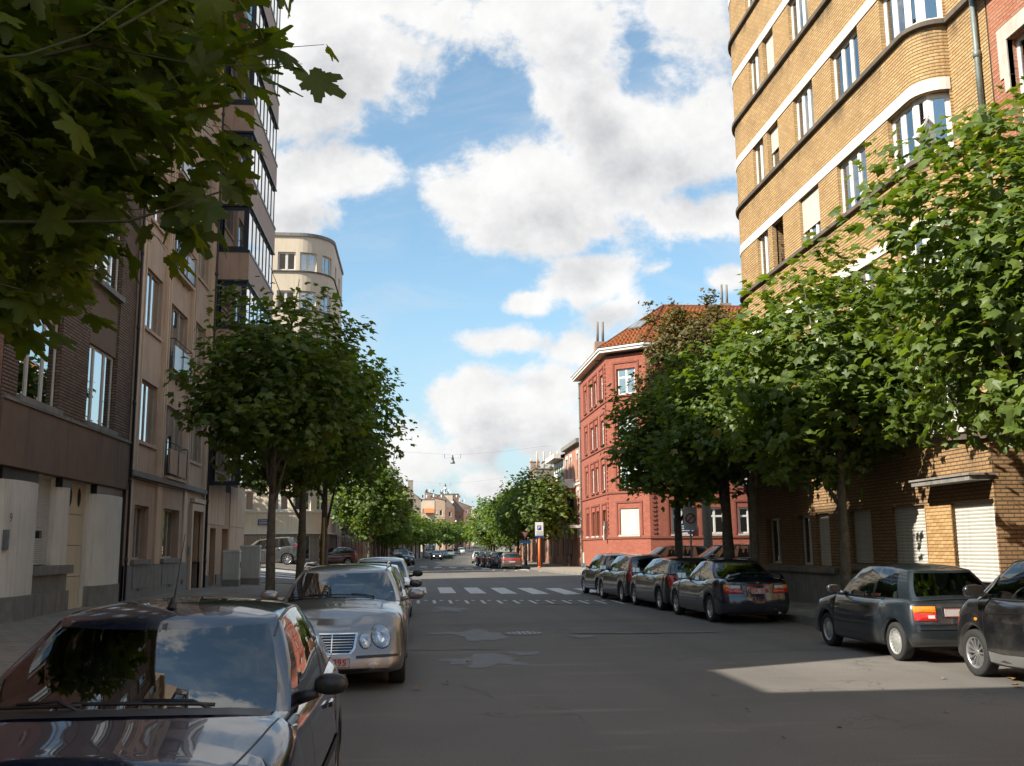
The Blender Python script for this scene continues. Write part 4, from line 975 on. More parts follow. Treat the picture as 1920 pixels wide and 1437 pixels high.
def nameplate(loc, rot, w, h, lines, label, m='blue', tm='white', size=.05):
    t = empty('street_sign', loc, label, 'street sign'); t.rotation_euler = rot
    q = MB(); q.box(-w/2, w/2, -.01, .01, -h/2, h/2); q.build('plate', M[m], t)
    q = MB(); rs = random.Random(int(w*100))
    for i in range(lines):
        x = -w*.4; z = h*.24-i*h*.26
        while x < w*.38:
            l = rs.uniform(.03, .10)*w; q.box(x, min(x+l, w*.4), -.014, -.010, z-size*.4, z+size*.4); x += l+.02*w
    q.build('lettering', M[tm], t)
    return t
nameplate((-11.2, 74.85, 3.72), (0, 0, 0), .75, .42, 3, 'dark blue enamel street name plate on the cream tower above its dark shopfront')

# ================================================================== RIGHT FAR: red corner house
ORG = (20, 74, .1)
rc = empty('corner_house', ORG, 'red painted brick corner house of four storeys with clay tile roof and white cornice', 'house')
pr_ = Path([(13.4, 81.2), (13.4, 69.5), (15.8, 67.4), (41, 67.4)]); c0, c1 = pr_.u[1], pr_.u[2]
us_ = lambda y: 81.2-y; uc_ = lambda x: c1+(x-15.8)
zr_ = [(2.55, 4.35), (5.78, 7.65), (9.07, 10.85), (12.33, 14.2)]; ops = []; wr = [(us_(78.95), us_(77.95)), (us_(76.4), us_(75.2)), (us_(74.45), us_(73.45)), (us_(71.9), us_(70.75)), (c0+.85, c0+2.35)] + [(uc_(x), uc_(x+1.35)) for x in (17.3, 19.6, 22.0, 24.9, 27.4, 30)]
for a, b in wr:
    for z0, z1 in zr_: ops.append((a, b, z0, z1))
wall(ORG, pr_, 0, pr_.L, 1.45, 15.2, ops, reveal=.18).build('wall', M['rbrick'], rc)
wall(ORG, pr_, 0, pr_.L, 0.0, 1.45, [], off=.03).build('plinth', M['rbrick'], rc)
q = MB(ORG); hb_(q, pr_, -.0, .9, 0, 1.3, .03, .06); hb_(q, pr_, us_(70.6), c0-.02, 0, 1.3, .03, .06); q.build('base_stone', M['stonepale'], rc)
for i, (a, b) in enumerate(wr):
    for k, (z0, z1) in enumerate(zr_):
        if i == 4 and k == 0: shutter(rc, pr_, a, b, z0, z1, off=-.08)
        elif i < 4 and k == 0: window(rc, pr_, a, b, z0, z1, (1,), cur=0, frm='wood', reveal=.16)
        else: window(rc, pr_, a, b, z0, z1, (1, 1), fr=.09, mull=.12, rows=.68, cur=1, reveal=.14)
        q = MB(ORG); hb_(q, pr_, a-.08, b+.08, z0-.13, z0-.01, -.1, .10); q.build('sill', M['stonepale' if k == 0 else 'rbrick'], rc)
        # raised brick surround
        q = MB(ORG); hb_(q, pr_, a-.28, b+.28, z1+.38, z1+.52, -.01, .06); hb_(q, pr_, a-.28, a-.16, z0, z1+.379, -.01, .05); hb_(q, pr_, b+.16, b+.28, z0, z1+.379, -.01, .05); q.build('window_surround', M['rbrick'], rc)
for z in (2.38, 5.5, 8.8, 12.05): band(ORG, pr_, 0, pr_.L, z-.1, z+.02, -.01, .07).build('string_course', M['rbrick'], rc)
q = MB(ORG)   # toothed quoins either side of the chamfer
for (u, s) in ((c0-.45, 1), (c1+.2, 1)):
    z = 2.6
    while z < 14.9:
        hb_(q, pr_, u, u+.26, z, z+.15, -.01, .06); z += .3
q.build('quoin', M['rbrick'], rc)
# timber box cornice and gutter
pe = Path([(12.9, 81.7), (12.9, 69.28), (15.62, 66.92), (41, 66.92)])
band(ORG, pe, 0, pe.L, 15.44, 15.62, -.9, 0.0).build('cornice', M['whiteband'], rc); band(ORG, pe, 0, pe.L, 15.625, 15.76, -.9, .08).build('gutter', M['white'], rc)
q = MB(ORG); q.poly([(12.9, 81.7, 15.43), (12.9, 69.28, 15.43), (15.62, 66.92, 15.43), (41, 66.92, 15.43), (41, 81.8, 15.43)]); q.build('soffit', M['tan2'], rc)
# hipped roof of real ribs
def tiled(mb, a, b, c, d, rw=.30, rh=.36, lift=.05):
    """a-b eaves, d-c ridge; rows of tiles as stepped, ribbed courses"""
    a, b, c, d = map(Vector, (a, b, c, d)); n = (b-a).cross(d-a).normalized()
    if n.z < 0: n = -n
    H = max((d-a).length, (c-b).length); nr = max(1, int(H/rh))
    for r_ in range(nr):
        k0, k1 = r_/nr, (r_+1)/nr; p0, p1 = a.lerp(d, k0), b.lerp(c, k0); q0, q1 = a.lerp(d, k1), b.lerp(c, k1); L = (p1-p0).length
        nc = max(1, int(L/rw)); 
        for j in range(nc):
            s0, s1 = j/nc, (j+1)/nc; sm = (s0+s1)/2
            A, B = p0.lerp(p1, s0)+n*lift*.5, p0.lerp(p1, s1)+n*lift*.5; Mi = p0.lerp(p1, sm)+n*lift*1.7
            D, C_2 = q0.lerp(q1, s0), q0.lerp(q1, s1); Mt = q0.lerp(q1, sm)+n*lift*.8
            uv = [(j*rw, r_*rh+.02), ((j+.5)*rw, r_*rh+.02), ((j+.5)*rw, r_*rh+rh-.02), (j*rw, r_*rh+rh-.02)]
            mb.quad(tuple(A), tuple(Mi), tuple(Mt), tuple(D), uv); mb.quad(tuple(Mi), tuple(B), tuple(C_2), tuple(Mt), [(p[0]+rw*.5, p[1]) for p in uv])
q = MB(ORG); E1, E2, E3 = (12.86, 69.3, 15.78), (15.58, 66.94, 15.78), (41, 66.94, 15.78); Rg, Rg2, Rg3 = (18.9, 74, 20.15), (41, 74, 20.15), (18.9, 81.8, 20.15)
tiled(q, E2, E3, Rg2, Rg); tiled(q, (12.86, 81.8, 15.78), E1, Rg, Rg3); tiled(q, E1, E2, Rg, (18.88, 73.99, 20.14)); q.build('roof', M['tile'], rc, kind='stuff')
q = MB(ORG); dn = lambda p: (p[0], p[1], p[2]-.03)
q.quad(*map(dn, (E2, E3, Rg2, Rg))); q.quad(*map(dn, ((12.86, 81.8, 15.78), E1, Rg, Rg3))); q.poly([dn(E1), dn(E2), dn(Rg)]); q.build('roof_boarding', M['tile'], rc)
q = MB(ORG); q.tube([Rg, Rg2], .13, 6); q.tube([Rg, Rg3], .13, 6); q.tube([E2, Rg], .12, 6); q.tube([E1, Rg], .12, 6); q.build('ridge_tile', M['tile'], rc)
q = MB(ORG); q.box(14.5, 41, 69.6, 81, 1, 15.2); q.quad((13.4, 81.2, 0), (41, 81.2, 0), (41, 81.2, 15.3), (13.4, 81.2, 15.3)); q.poly([(12.7, 81.8, 15.8), (41, 81.8, 15.8), (41, 81.8, 20.1), (18.9, 81.8, 20.1)]); q.build('core', M['rbrick3'], rc)
t = MB(ORG); n = Vector((-.57, 0, .82)); c = Vector((15.9, 72.0, 18.05)) ; n = ((Vector(Rg)-Vector(E1)).cross(Vector(E2)-Vector(E1))).normalized(); n = n if n.z > 0 else -n
c = Vector(E1).lerp(Vector(E2), .38).lerp(Vector(Rg), .48)+n*.12; ax = (Vector(E2)-Vector(E1)).normalized(); ay = n.cross(ax)
t.obox(c, ax*.55, ay*.8, n*.05); so = t.build('skylight', M['zinc'], rc); t = MB(ORG)
for s in (-1, 1): t.obox(c+ax*.27*s+n*.06, ax*.22, ay*.68, n*.012)
t.build('pane', M['glass'], so)
for (x, y, zb) in ((13.55, 72.2, 15.9), (24.0, 74.6, 19.6)):
    q = MB(ORG); q.box(x-.45, x+.45, y-.3, y+.3, zb-.6, zb+.95); co = q.build('chimney', M['rbrick2'], rc)
    for s in (-1, 1): q = MB(ORG); q.tube([(x+.2*s, y, zb+.95), (x+.2*s, y, zb+2.5)], .10, 8); q.build('chimney_pot', M['greystone'], co)
pipe(rc, [(13.3, 81.0, 15.2), (13.3, 81.0, .2)], .06, 'zinc')
q = MB(ORG); hb_(q, pr_, c0-1.1, c0-.75, 2.2, 3.2, 0, .28); hb_(q, pr_, c0-.65, c0-.5, 3.0, 3.5, 0, .3); q.build('meter_box', M['stonepale'], rc)
nameplate((18.35, 67.28, 2.95), (0, 0, 0), 1.0, .6, 3, 'blue and white street name plate on the red corner house between two tree trunks', size=.09)

# ================================================================== rows of terraced houses further off
def terrace(name, org, pth, z0, ztop, wcols, rows, mwall, label, frm='white', band_z=(), bandm='stonepale', roof=None, depth=9, cornice='whiteband', surround=None, ground=None, parapet=0.0, cat='house', group=None, cur=1):
    t = empty(name, org, label, cat, group); ops = []
    for (a, b) in wcols:
        for (c, d) in rows: ops.append((a, b, c, d))
    wall(org, pth, 0, pth.L, z0, ztop, ops, reveal=.15).build('wall', M[mwall], t)
    for (a, b) in wcols:
        for k, (c, d) in enumerate(rows):
            window(t, pth, a, b, c, d, (1, 1) if b-a > .9 else (1,), fr=.08, mull=.1, frm=frm, cur=cur, reveal=.12, sill='stonepale' if k else None, dark=True)
            if surround: q = MB(org); hb_(q, pth, a-.15, b+.15, d+.01, d+.28, -.01, .05); hb_(q, pth, a-.16, a-.01, d-.5, d, -.01, .05); hb_(q, pth, b+.01, b+.16, d-.5, d, -.01, .05); q.build('stone_lintel', M[surround], t)
    for z in band_z: band(org, pth, 0, pth.L, z, z+.16, -.01, .06).build('string_course', M[bandm], t)
    band(org, pth, 0, pth.L, ztop, ztop+.35, -.3, .38).build('cornice', M[cornice], t)
    A, B = pth.at(0, 0, 0), pth.at(pth.L, 0, 0); A2, B2 = pth.at(0, -depth, 0), pth.at(pth.L, -depth, 0)
    q = MB(org)
    for (p, r) in ((A, A2), (B2, B)): q.quad((p[0], p[1], z0), (r[0], r[1], z0), (r[0], r[1], ztop+.2), (p[0], p[1], ztop+.2))
    if roof:
        Am, Bm = pth.at(0, -depth/2, 0), pth.at(pth.L, -depth/2, 0)
        for (p, m_, r) in ((A, Am, A2), (B, Bm, B2)): q.poly([(p[0], p[1], ztop+.2), (m_[0], m_[1], ztop+roof), (r[0], r[1], ztop+.2)])
    q.build('gable', M[mwall], t)
    q = MB(org)
    if roof:
        ru = lambda s: [(0, 0), (pth.L, 0), (pth.L, 5), (0, 5)]
        q.quad((A[0], A[1], ztop+.36), (B[0], B[1], ztop+.36), (Bm[0], Bm[1], ztop+roof+.1), (Am[0], Am[1], ztop+roof+.1), ru(0)); q.quad((Am[0], Am[1], ztop+roof+.1), (Bm[0], Bm[1], ztop+roof+.1), (B2[0], B2[1], ztop+.3), (A2[0], A2[1], ztop+.3), ru(0)); q.build('roof', M['tile'], t)
    else:
        q.quad((A[0], A[1], ztop+.3), (B[0], B[1], ztop+.3), (B2[0], B2[1], ztop+.3), (A2[0], A2[1], ztop+.3)); q.build('roof', M['greystone'], t)
    return t
def chimney(t, x, y, z0, z1, m='rbrick2', pots=0, w=.45, d=.4, tall=.6):
    q = MB(t.location); q.box(x-w, x+w, y-d, y+d, z0, z1); q.box(x-w-.06, x+w+.06, y-d-.06, y+d+.06, z1, z1+.12); c = q.build('chimney', M[m], t)
    for i in range(pots):
        px_ = x-w+.15+(2*w-.3)*(i/max(1, pots-1)); q = MB(t.location); q.tube([(px_, y, z1+.1), (px_, y, z1+tall)], .09, 8); q.build('chimney_pot', M['tan2'], c)
rx = lambda y: bend(13.4, y)
# right 1: ornate brick house with white oriel
h1 = terrace('town_house', (15, 85, .1), Path([(rx(90.2), 90.2), (13.4, 81.25)]), 0.1, 10.3, [(.8, 1.9), (3.2, 4.1), (6.9, 7.8)], [(.9, 3.0), (4.2, 6.4), (7.3, 9.5)], 'rbrick2', 'tall brick town house with white oriel right beside the red corner house', surround='whiteband', band_z=(3.4, 6.9), bandm='whiteband', cornice='greystone')
q = MB((15, 85, .1)); P1 = Path([(13.4, 88.2), (12.5, 87.8), (12.5, 84.9), (13.4, 84.5)])
wall((15, 85, .1), P1, 0, P1.L, 3.6, 7.1, [(P1.u[1]+.2, P1.u[2]-.2, 4.4, 6.4), (.15, .8, 4.4, 6.4), (P1.u[2]+.15, P1.L-.15, 4.4, 6.4)], reveal=.1).build('oriel', M['rbrick2'], h1)
band((15, 85, .1), P1, 0, P1.L, 6.7, 7.2, -.2, .2).build('oriel_cornice', M['whiteband'], h1); band((15, 85, .1), P1, 0, P1.L, 3.4, 3.75, -.2, .15).build('oriel_base', M['whiteband'], h1)
q = MB((15, 85, .1)); q.box(12.6, 13.4, 84.8, 87.9, 7.2, 7.5); q.box(12.55, 13.4, 82.0, 84.2, 3.3, 3.55); q.build('balcony_slab', M['whiteband'], h1)
window(h1, P1, P1.u[1]+.2, P1.u[2]-.2, 4.4, 6.4, (1, 1, 1), fr=.08, mull=.12, cur=1, reveal=.08); 
# right 2: brick house with white frieze of ovals
h2 = terrace('town_house', (15, 93.5, .1), Path([(rx(97.0), 97.0), (rx(90.25), 90.25)]), 0.1, 9.75, [(1.0, 2.0), (4.6, 5.6)], [(.9, 2.9), (4.0, 6.0), (6.6, 7.9)], 'rbrick2', 'brick town house with white frieze and jutting eaves, second from the red corner house', surround='whiteband')
p2 = Path([(rx(97.0), 97.0), (rx(90.25), 90.25)]); q = MB((15, 93.5, .1)); hb_(q, p2, .05, p2.L-.05, 8.3, 9.7, -.01, .10); o = q.build('frieze', M['whiteband'], h2)
for i in range(4):
    c = p2.at(1.2+1.45*i, .11, 9.0); q = MB((15, 93.5, .1)); q.lathe([(.001, -.01), (.2, -.01), (.22, 0)], c, 'x', 14)
    for j, v in enumerate(q.v): q.v[j] = (v[0], v[1], 9.0+(v[2]-9.0)*1.7)
    q.build('oval_opening', M['dark'], o)
q = MB((15, 93.5, .1)); hb_(q, p2, -.1, p2.L+.1, 9.78, 10.2, -.2, 1.0); q.build('eaves', M['whiteband'], h2)
h3 = terrace('town_house', (15, 103, .1), Path([(rx(112), 112), (rx(97.1), 97.1)]), 0.1, 7.2, [(1.2, 2.3), (4.2, 5.3), (7.5, 8.6), (11, 12.1)], [(.9, 2.9), (4.0, 6.0)], 'rbrick3', 'low house with four tall chimney pots on the right of the far street', roof=3.0)
chimney(h3, rx(110)+1.0, 110.2, 7.0, 10.3, 'greystone', 4, 1.3, .4, 2.0)
labs = ['plain brick terrace house', 'brown brick terrace house', 'pale rendered terrace house', 'narrow red terrace house']
ORD = ['first', 'second', 'third', 'fourth', 'fifth', 'sixth', 'seventh', 'eighth', 'ninth', 'tenth', 'eleventh', 'twelfth', 'thirteenth', 'fourteenth', 'fifteenth', 'sixteenth', 'seventeenth', 'eighteenth', 'nineteenth', 'twentieth', 'twenty-first']
yy = 112.2; random.seed(11); kinds = ['rbrick2', 'rbrick3', 'cream', 'tan']
def rowhouse(side, y0, y1, zt, mw, lab, roof):
    sx = 13.4 if side > 0 else -8.4; z0 = hz(bend(sx, y0), y0)
    p = Path([(bend(sx, y1), y1), (bend(sx, y0), y0)]) if side > 0 else Path([(bend(sx, y0), y0), (bend(sx, y1), y1)])
    L = p.L; n = max(1, int(L/2.6)); wc_ = [((i+.5)*L/n-.55, (i+.5)*L/n+.55) for i in range(n)]
    rows_ = [(z0+.9, z0+2.8)]; z = z0+4.0
    while z+2.2 < zt: rows_.append((z, z+1.75)); z += 3.1
    return terrace('terrace_house', (p.at(L/2, -3, 0)[0], (y0+y1)/2, z0+.1), p, z0, zt, wc_, rows_, mw, lab, roof=roof, surround='stonepale' if mw != 'cream' else None, cur=1)
for i in range(9):
    w_ = random.uniform(6.5, 9.5); zt = random.choice([7.5, 8.6, 9.4]) + hz(14, yy)
    t = rowhouse(1, yy, yy+w_, zt, kinds[i % 4], '%s, %s past the low house with tall pots on the right' % ({'rbrick2': 'red brick terrace house', 'rbrick3': 'dark brick terrace house', 'cream': 'cream terrace house', 'tan': 'tan terrace house'}[kinds[i % 4]], ORD[i]), 3.2 if i % 2 else 2.4)
    if i == 2: chimney(t, rx(yy)+1.2, yy+1, zt, zt+3.4, 'rbrick2', 2, .6, .4, .5)
    yy += w_+.05
# left far row
yy = 86.1; hs = [9.5, 8.8, 9.2, 9.0, 8.6, 9.4]; i = 0
while yy < 236:
    w_ = random.uniform(7, 9.5); zt = hs[i % 6]-.6
    rowhouse(-1, yy, min(yy+w_, 240), zt, ('rbrick3', 'rbrick2', 'tan', 'rbrick3')[i % 4], '%s, %s beyond the cream tower on the left' % (('dark brick terrace house', 'red brick terrace house', 'tan terrace house', 'dark brick terrace house')[i % 4], ORD[i]), None if i < 5 else 1.4); yy += w_+.05; i += 1
# big brick gable with chimney and the jumble of rear walls and dormers behind it, where the street bends
G6 = 1.6; gp = lambda x, y, z: (x*G6, y*G6, 1.7+(z-1.7)*G6 if z else 0)
t = empty('brick_house', (-5, 243, 0), 'red brick gable end with a tall brick chimney rising above the left trees', 'house')
q = MB((-5, 243, 0)); q.poly([gp(-9, 152, 0), gp(.55, 152, 0), gp(.55, 152, 9.0), gp(-1.0, 152, 10.4), gp(-4.5, 152, 12.9), gp(-9, 152, 10)]); q.quad(gp(.55, 152, 0), gp(.55, 160, 0), gp(.55, 160, 9.0), gp(.55, 152, 9.0)); q.build('wall', M['rbrick2'], t)
q = MB((-5, 243, 0)); q.quad(gp(.75, 151.8, 9.0), gp(.75, 160, 9.0), gp(-4.5, 160, 13.1), gp(-4.5, 151.8, 13.1)); q.build('roof', M['tile'], t)
chimney(t, -1.05*G6, 152.4*G6, 1.7+7.9*G6, 1.7+10.2*G6, 'rbrick2', 0, .62, .5)
spec = [ # x0, x1, y, z roof low, z roof high, wall, label
 (.5, 2.9, 170, 9.9, 10.2, 'cream', 'pale rendered back wall next to the brick gable, above an orange awning'),
 (2.6, 5.0, 182, 10.4, 10.9, 'tan', 'grey flat-roofed annex in the roof jumble'),
 (1.5, 5.2, 205, 12.3, 13.2, 'rbrick2', 'red brick block with a row of chimney cowls'),
 (4.4, 7.2, 195, 9.6, 12.6, 'rbrick3', 'sloping tiled house below the pale chimney wall'),
 (4.8, 7.5, 215, 13.1, 13.3, 'cream', 'tall pale chimney wall in the middle of the roof jumble'),
 (6.0, 9.7, 235, 14.3, 14.5, 'rbrick3', 'dark brick block with a flat grey top, highest of the far houses'),
 (7.6, 10.2, 222, 9.9, 12.9, 'rbrick2', 'brick house with a steep tiled slope at the right of the roof jumble'),
 (10.1, 13.4, 250, 12.0, 13.2, 'rbrick3', 'far red brick corner house with orange tiled roof'),
 (13.0, 17.5, 275, 11.5, 12.6, 'tile', 'low orange-roofed house at the end of the street')]
KF = 1.55
for n_, (x0, x1, y, zl, zh, mw, lab) in enumerate(spec):
    x0, x1, y, zl, zh = x0*KF, x1*KF, y*KF, 1.7+(zl-1.7)*KF, 1.7+(zh-1.7)*KF
    o_ = ((x0+x1)/2, y, hz(x0, y)); t = empty('far_house', o_, lab, 'house'); z0 = hz(x0, y)-.5
    q = MB(o_); D = 12
    pth = Path([(x0, y), (x1, y), (x1+D*.04, y+D)])
    wz = zl; rows_ = [];  z = z0+1.2
    while z+2 < wz: rows_.append((z, z+1.5)); z += 3.0
    wc_ = [((x1-x0)*f, (x1-x0)*f+.8) for f in (.15, .6)] + [((x1-x0)+c, (x1-x0)+c+.9) for c in (1.2, 3.8, 6.4, 9.0)]
    ops = [(a, b, c, d) for a, b in wc_ for c, d in rows_]
    wall(o_, pth, 0, pth.L, z0, wz, ops, reveal=.12).build('wall', M[mw if mw != 'tile' else 'cream'], t)
    for a, b in wc_:
        for c, d in rows_: window(t, pth, a, b, c, d, (1,), fr=.08, cur=0, reveal=.1, dark=True)
    if zh - zl > .6:
        q.poly([(x0, y, zl), (x1, y, zl), ((x0), y, zh)]); q.build('gable', M[mw if mw != 'tile' else 'cream'], t)
        q = MB(o_); q.quad((x1+.3, y-.2, zl-.05), (x1+.3+D*.04, y+D, zl-.05), (x0+D*.04, y+D, zh+.1), (x0, y-.2, zh+.1)); q.build('roof', M['tile'], t)
        q = MB(o_); q.box(x0+.2, x0+1.0, y+3, y+3.6, zh-.6, zh+.7); q.build('chimney', M['rbrick3'], t)
    else:
        q = MB(o_); q.box(x0-.1, x1+.1, y-.1, y+D, wz, wz+.2); q.build('roof', M['zinc'], t)
    for c_ in range(3):
        q = MB(o_); q.lathe([(.0, .8), (.2, .7), (.2, .0)], (x0+.6+c_*1.1, y+1+c_, max(zh, zl)+.1), n=8); q.build('cowl', M['white' if (c_+n_) % 2 else 'darkframe'], t)
M['awning'] = mat('orange_awning', (0.62, 0.16, 0.05), .8)
q = MB((3.2, 262, 11.5)); q.hexa([(1.8, 260.5, 10.9), (4.4, 260.5, 10.9), (4.4, 263.4, 10.9), (1.8, 263.4, 10.9), (1.8, 262.6, 12.1), (4.4, 262.6, 12.1), (4.4, 263.4, 12.1), (1.8, 263.4, 12.1)]); q.build('awning', M['awning'], None, 'orange awning on the back wall beside the far brick gable', 'awning')
# distant ridge at the end of the street
q = MB((30, 700, 0)); pts = [(-60+14*i, 900, 32+3*math.sin(i*.5)+2*math.sin(i*1.3)) for i in range(30)]
for a, b in zip(pts[:-1], pts[1:]): q.quad((a[0], 650, 0), (b[0], 650, 0), (b[0], b[1], b[2]), (a[0], a[1], a[2]))
M['hill'] = mat('distant_wooded_hill', (0.13, 0.17, 0.17), .95, var=.25, scale=.03); o = q.build('hills', M['hill']); o['kind'] = 'structure'

# ================================================================== houses behind and beside the camera on the left (seen in the car glass, and whose roofs shade the road)
def plain(name, x0, x1, y0, y1, h, mw, lab, rows=3, side=-1):
    o_ = ((x0+x1)/2, (y0+y1)/2, .3); t = empty(name, o_, lab, 'house')
    p = Path([(x1, y0), (x1, y1)]) if side < 0 else Path([(x0, y1), (x0, y0)])
    L = p.L; n = max(1, int(L/2.4)); wc_ = [((i+.5)*L/n-.6, (i+.5)*L/n+.6) for i in range(n)]; rows_ = [(1.4+i*3.4, 3.2+i*3.4) for i in range(rows)]
    ops = [(a, b, c, d) for a, b in wc_ for c, d in rows_ if d < h-.4]
    wall(o_, p, 0, L, .0, h, ops, reveal=.15).build('wall', M[mw], t)
    for (a, b, c, d) in ops: window(t, p, a, b, c, d, (1, 1), fr=.08, mull=.1, cur=1, reveal=.13, dark=False)
    q = MB(o_); e = .15; q.box(x0 if side < 0 else x0+e+.15, x1-e-.15 if side < 0 else x1, y0+.01, y1-.01, 0, h-.02); q.build('core', M['dark'], t)
    q = MB(o_); q.box(x0, x1+.02, y0, y1, h-.015, h+.15) if side < 0 else q.box(x0-.02, x1, y0, y1, h-.015, h+.15); q.build('roof', M['greystone'], t)
    q = MB(o_)
    for yy_ in (y0, y1): q.quad((x0, yy_, 0), (x1, yy_, 0), (x1, yy_, h), (x0, yy_, h))
    q.build('gable', M[mw], t); return t
plain('brick_house', -18, -8.2, 12.7, 20.28, 18.3, 'rbrick3', 'red brick house just left of the brown building, only its edge in view', 5)
plain('brick_house', -18, -8.2, 8.8, 12.65, 16.6, 'cream', 'cream house left of the frame beside the red brick one', 4)
plain('brick_house', -18, -8.2, 5.1, 8.75, 10.3, 'rbrick2', 'low brick house left of the frame whose gap lets the sun onto the road', 3)
plain('brick_house', -18, -8.2, -10, 5.05, 13.4, 'cream', 'tall cream house behind the camera on the left', 5)
plain('brick_house', -18, -8.2, -28, -10.05, 15.0, 'tan', 'brick house furthest behind the camera on the left', 4)
plain('brick_house', 11.2, 22, -6, 5.95, 13.0, 'cream', 'cream house behind the camera on the right', 3, 1)
plain('brick_house', 11.2, 22, -28, -6.05, 12.0, 'rbrick2', 'brick house furthest behind the camera on the right', 3, 1)
# ------------------------------------------------------------------ foliage
M['leaf'] = leafmat('plane_leaf', (0.042, 0.086, 0.016), (0.200, 0.275, 0.048), 0.45, 0.30)
M['leaf2'] = leafmat('near_leaf', (0.036, 0.066, 0.008), (0.175, 0.215, 0.022), 0.50, 0.2)
M['leafb'] = leafmat('chestnut_leaf', (0.105, 0.090, 0.035), (0.185, 0.145, 0.060), 0.25, 0.15)
M['bark'] = mat('plane_bark', (0.105, 0.085, 0.062), .9, var=.35, scale=9, bump=.7, bscale=25, alt=(0.17, 0.15, 0.11))
M['twig'] = mat('green_twig', (0.065, 0.075, 0.028), .7, var=.2)
def lobed(n_t=2, serr=0, notch=.52):
    """outline of a five-lobed plane leaf, unit size, stalk at the origin, tip along +y"""
    tips = [(-150, .42), (-98, .72), (-42, .86), (0, 1.0), (42, .86), (98, .72), (150, .42)]
    tips = [(-118, .60), (-58, .86), (0, 1.0), (58, .86), (118, .60)]
    pts = []; c = (0, .36)
    seq = []
    for i, (a, r) in enumerate(tips):
        seq.append((a, r))
        if i < len(tips)-1:
            a2 = (a+tips[i+1][0])/2; seq.append((a2, notch))
    seq = [(-168, .34)] + seq + [(168, .34)]
    if serr:
        s2 = []
        for p, q in zip(seq[:-1], seq[1:]):
            for k in range(serr):
                f = k/serr; rr = p[1]+(q[1]-p[1])*f; s2.append((p[0]+(q[0]-p[0])*f, rr*(1 + (.15 if k % 2 else -.05)*(k > 0))))
        s2.append(seq[-1]); seq = s2
    for a, r in seq: pts.append((c[0]+r*.64*math.sin(R(a)), c[1]+r*.64*math.cos(R(a))))
    return pts
LOB = lobed(); LOBS = lobed(serr=4, notch=.44); SIMPLE = [(-.12, .05), (-.52, .25), (-.36, .60), (-.12, .62), (0, 1.0), (.12, .62), (.36, .60), (.52, .25), (.12, .05)]
QUADL = [(0, 0), (-.45, .35), (0, 1.0), (.45, .35)]
def put_leaf(V, F, T, p, x, y, n, size, shape, tint, fold):
    """fan of the outline round a raised centre; x across, y along, n normal"""
    i = len(V)
    if shape is QUADL:
        for (a, b) in shape:
            q = p + x*(a*size) + y*(b*size) - n*(abs(a)*fold*size); V.append(q[:])
        F += [(i, i+1, i+2), (i, i+2, i+3)]; T += [tint]*4; return
    c = p + y*(.36*size) + n*(.03*size); V.append(c[:]); T.append(tint)
    for (a, b) in shape:
        d2 = (a*a+(b-.36)**2); q = p + x*(a*size) + y*(b*size) - n*((abs(a)*fold+d2*fold*.8)*size); V.append(q[:]); T.append(tint)
    m = len(shape)
    for k in range(m-1): F.append((i, i+1+k, i+2+k))
    F.append((i, i+m, i+1))
def leafmesh(name, V, F, T, m):
    me = bpy.data.meshes.new(name); me.from_pydata(V, [], F); at = me.attributes.new('tint', 'FLOAT', 'POINT'); at.data.foreach_set('value', T)
    me.materials.append(m); me.update(); return me
def rv(rs):
    while True:
        v = Vector((rs.uniform(-1, 1), rs.uniform(-1, 1), rs.uniform(-1, 1)))
        if .05 < v.length < 1: return v.normalized()
def crown(name, rx, ry, rz, ncl, per, size, seed, shape, m, spread=.34, rough=.25, flat=.7):
    """ellipsoidal crown of leaf sprays with a broken outline; centre at origin"""
    rs = random.Random(seed); V, F, T = [], [], []; tips = []
    for c in range(ncl):
        d = rv(rs); k = 1 + rough*noise.noise(d*1.9+Vector((seed, 0, 0)))*2.0 + rough*.5*noise.noise(d*4.7+Vector((0, seed, 0)))*2
        rad = (rs.random()**.42)*k
        if d.z < 0: d = Vector((d.x, d.y, d.z*flat))
        p = Vector((d.x*rx*rad, d.y*ry*rad, d.z*rz*rad)); tips.append(p); out = Vector((d.x/rx, d.y/ry, d.z/rz)).normalized()
        base_t = rs.uniform(0.0, .6)
        for l in range(per):
            q = p + Vector((rs.gauss(0, spread*.8), rs.gauss(0, spread*.8), rs.gauss(0, spread*.55)))
            n = (Vector((0, 0, 1))*rs.uniform(.5, 1.3) + out*rs.uniform(.1, 1.1) + rv(rs)*.75).normalized()
            y = (out*rs.uniform(.2, 1.2) + rv(rs)*1.0 + Vector((0, 0, -.55))); y = (y - n*y.dot(n)).normalized(); x = y.cross(n)
            t = min(.96, max(0, base_t + rs.uniform(-.15, .4))) if rs.random() > .012 else .99
            put_leaf(V, F, T, q, x, y, n, size*rs.uniform(.45, 1.25), shape, t, rs.uniform(.05, .35))
    return leafmesh(name, V, F, T, m), tips
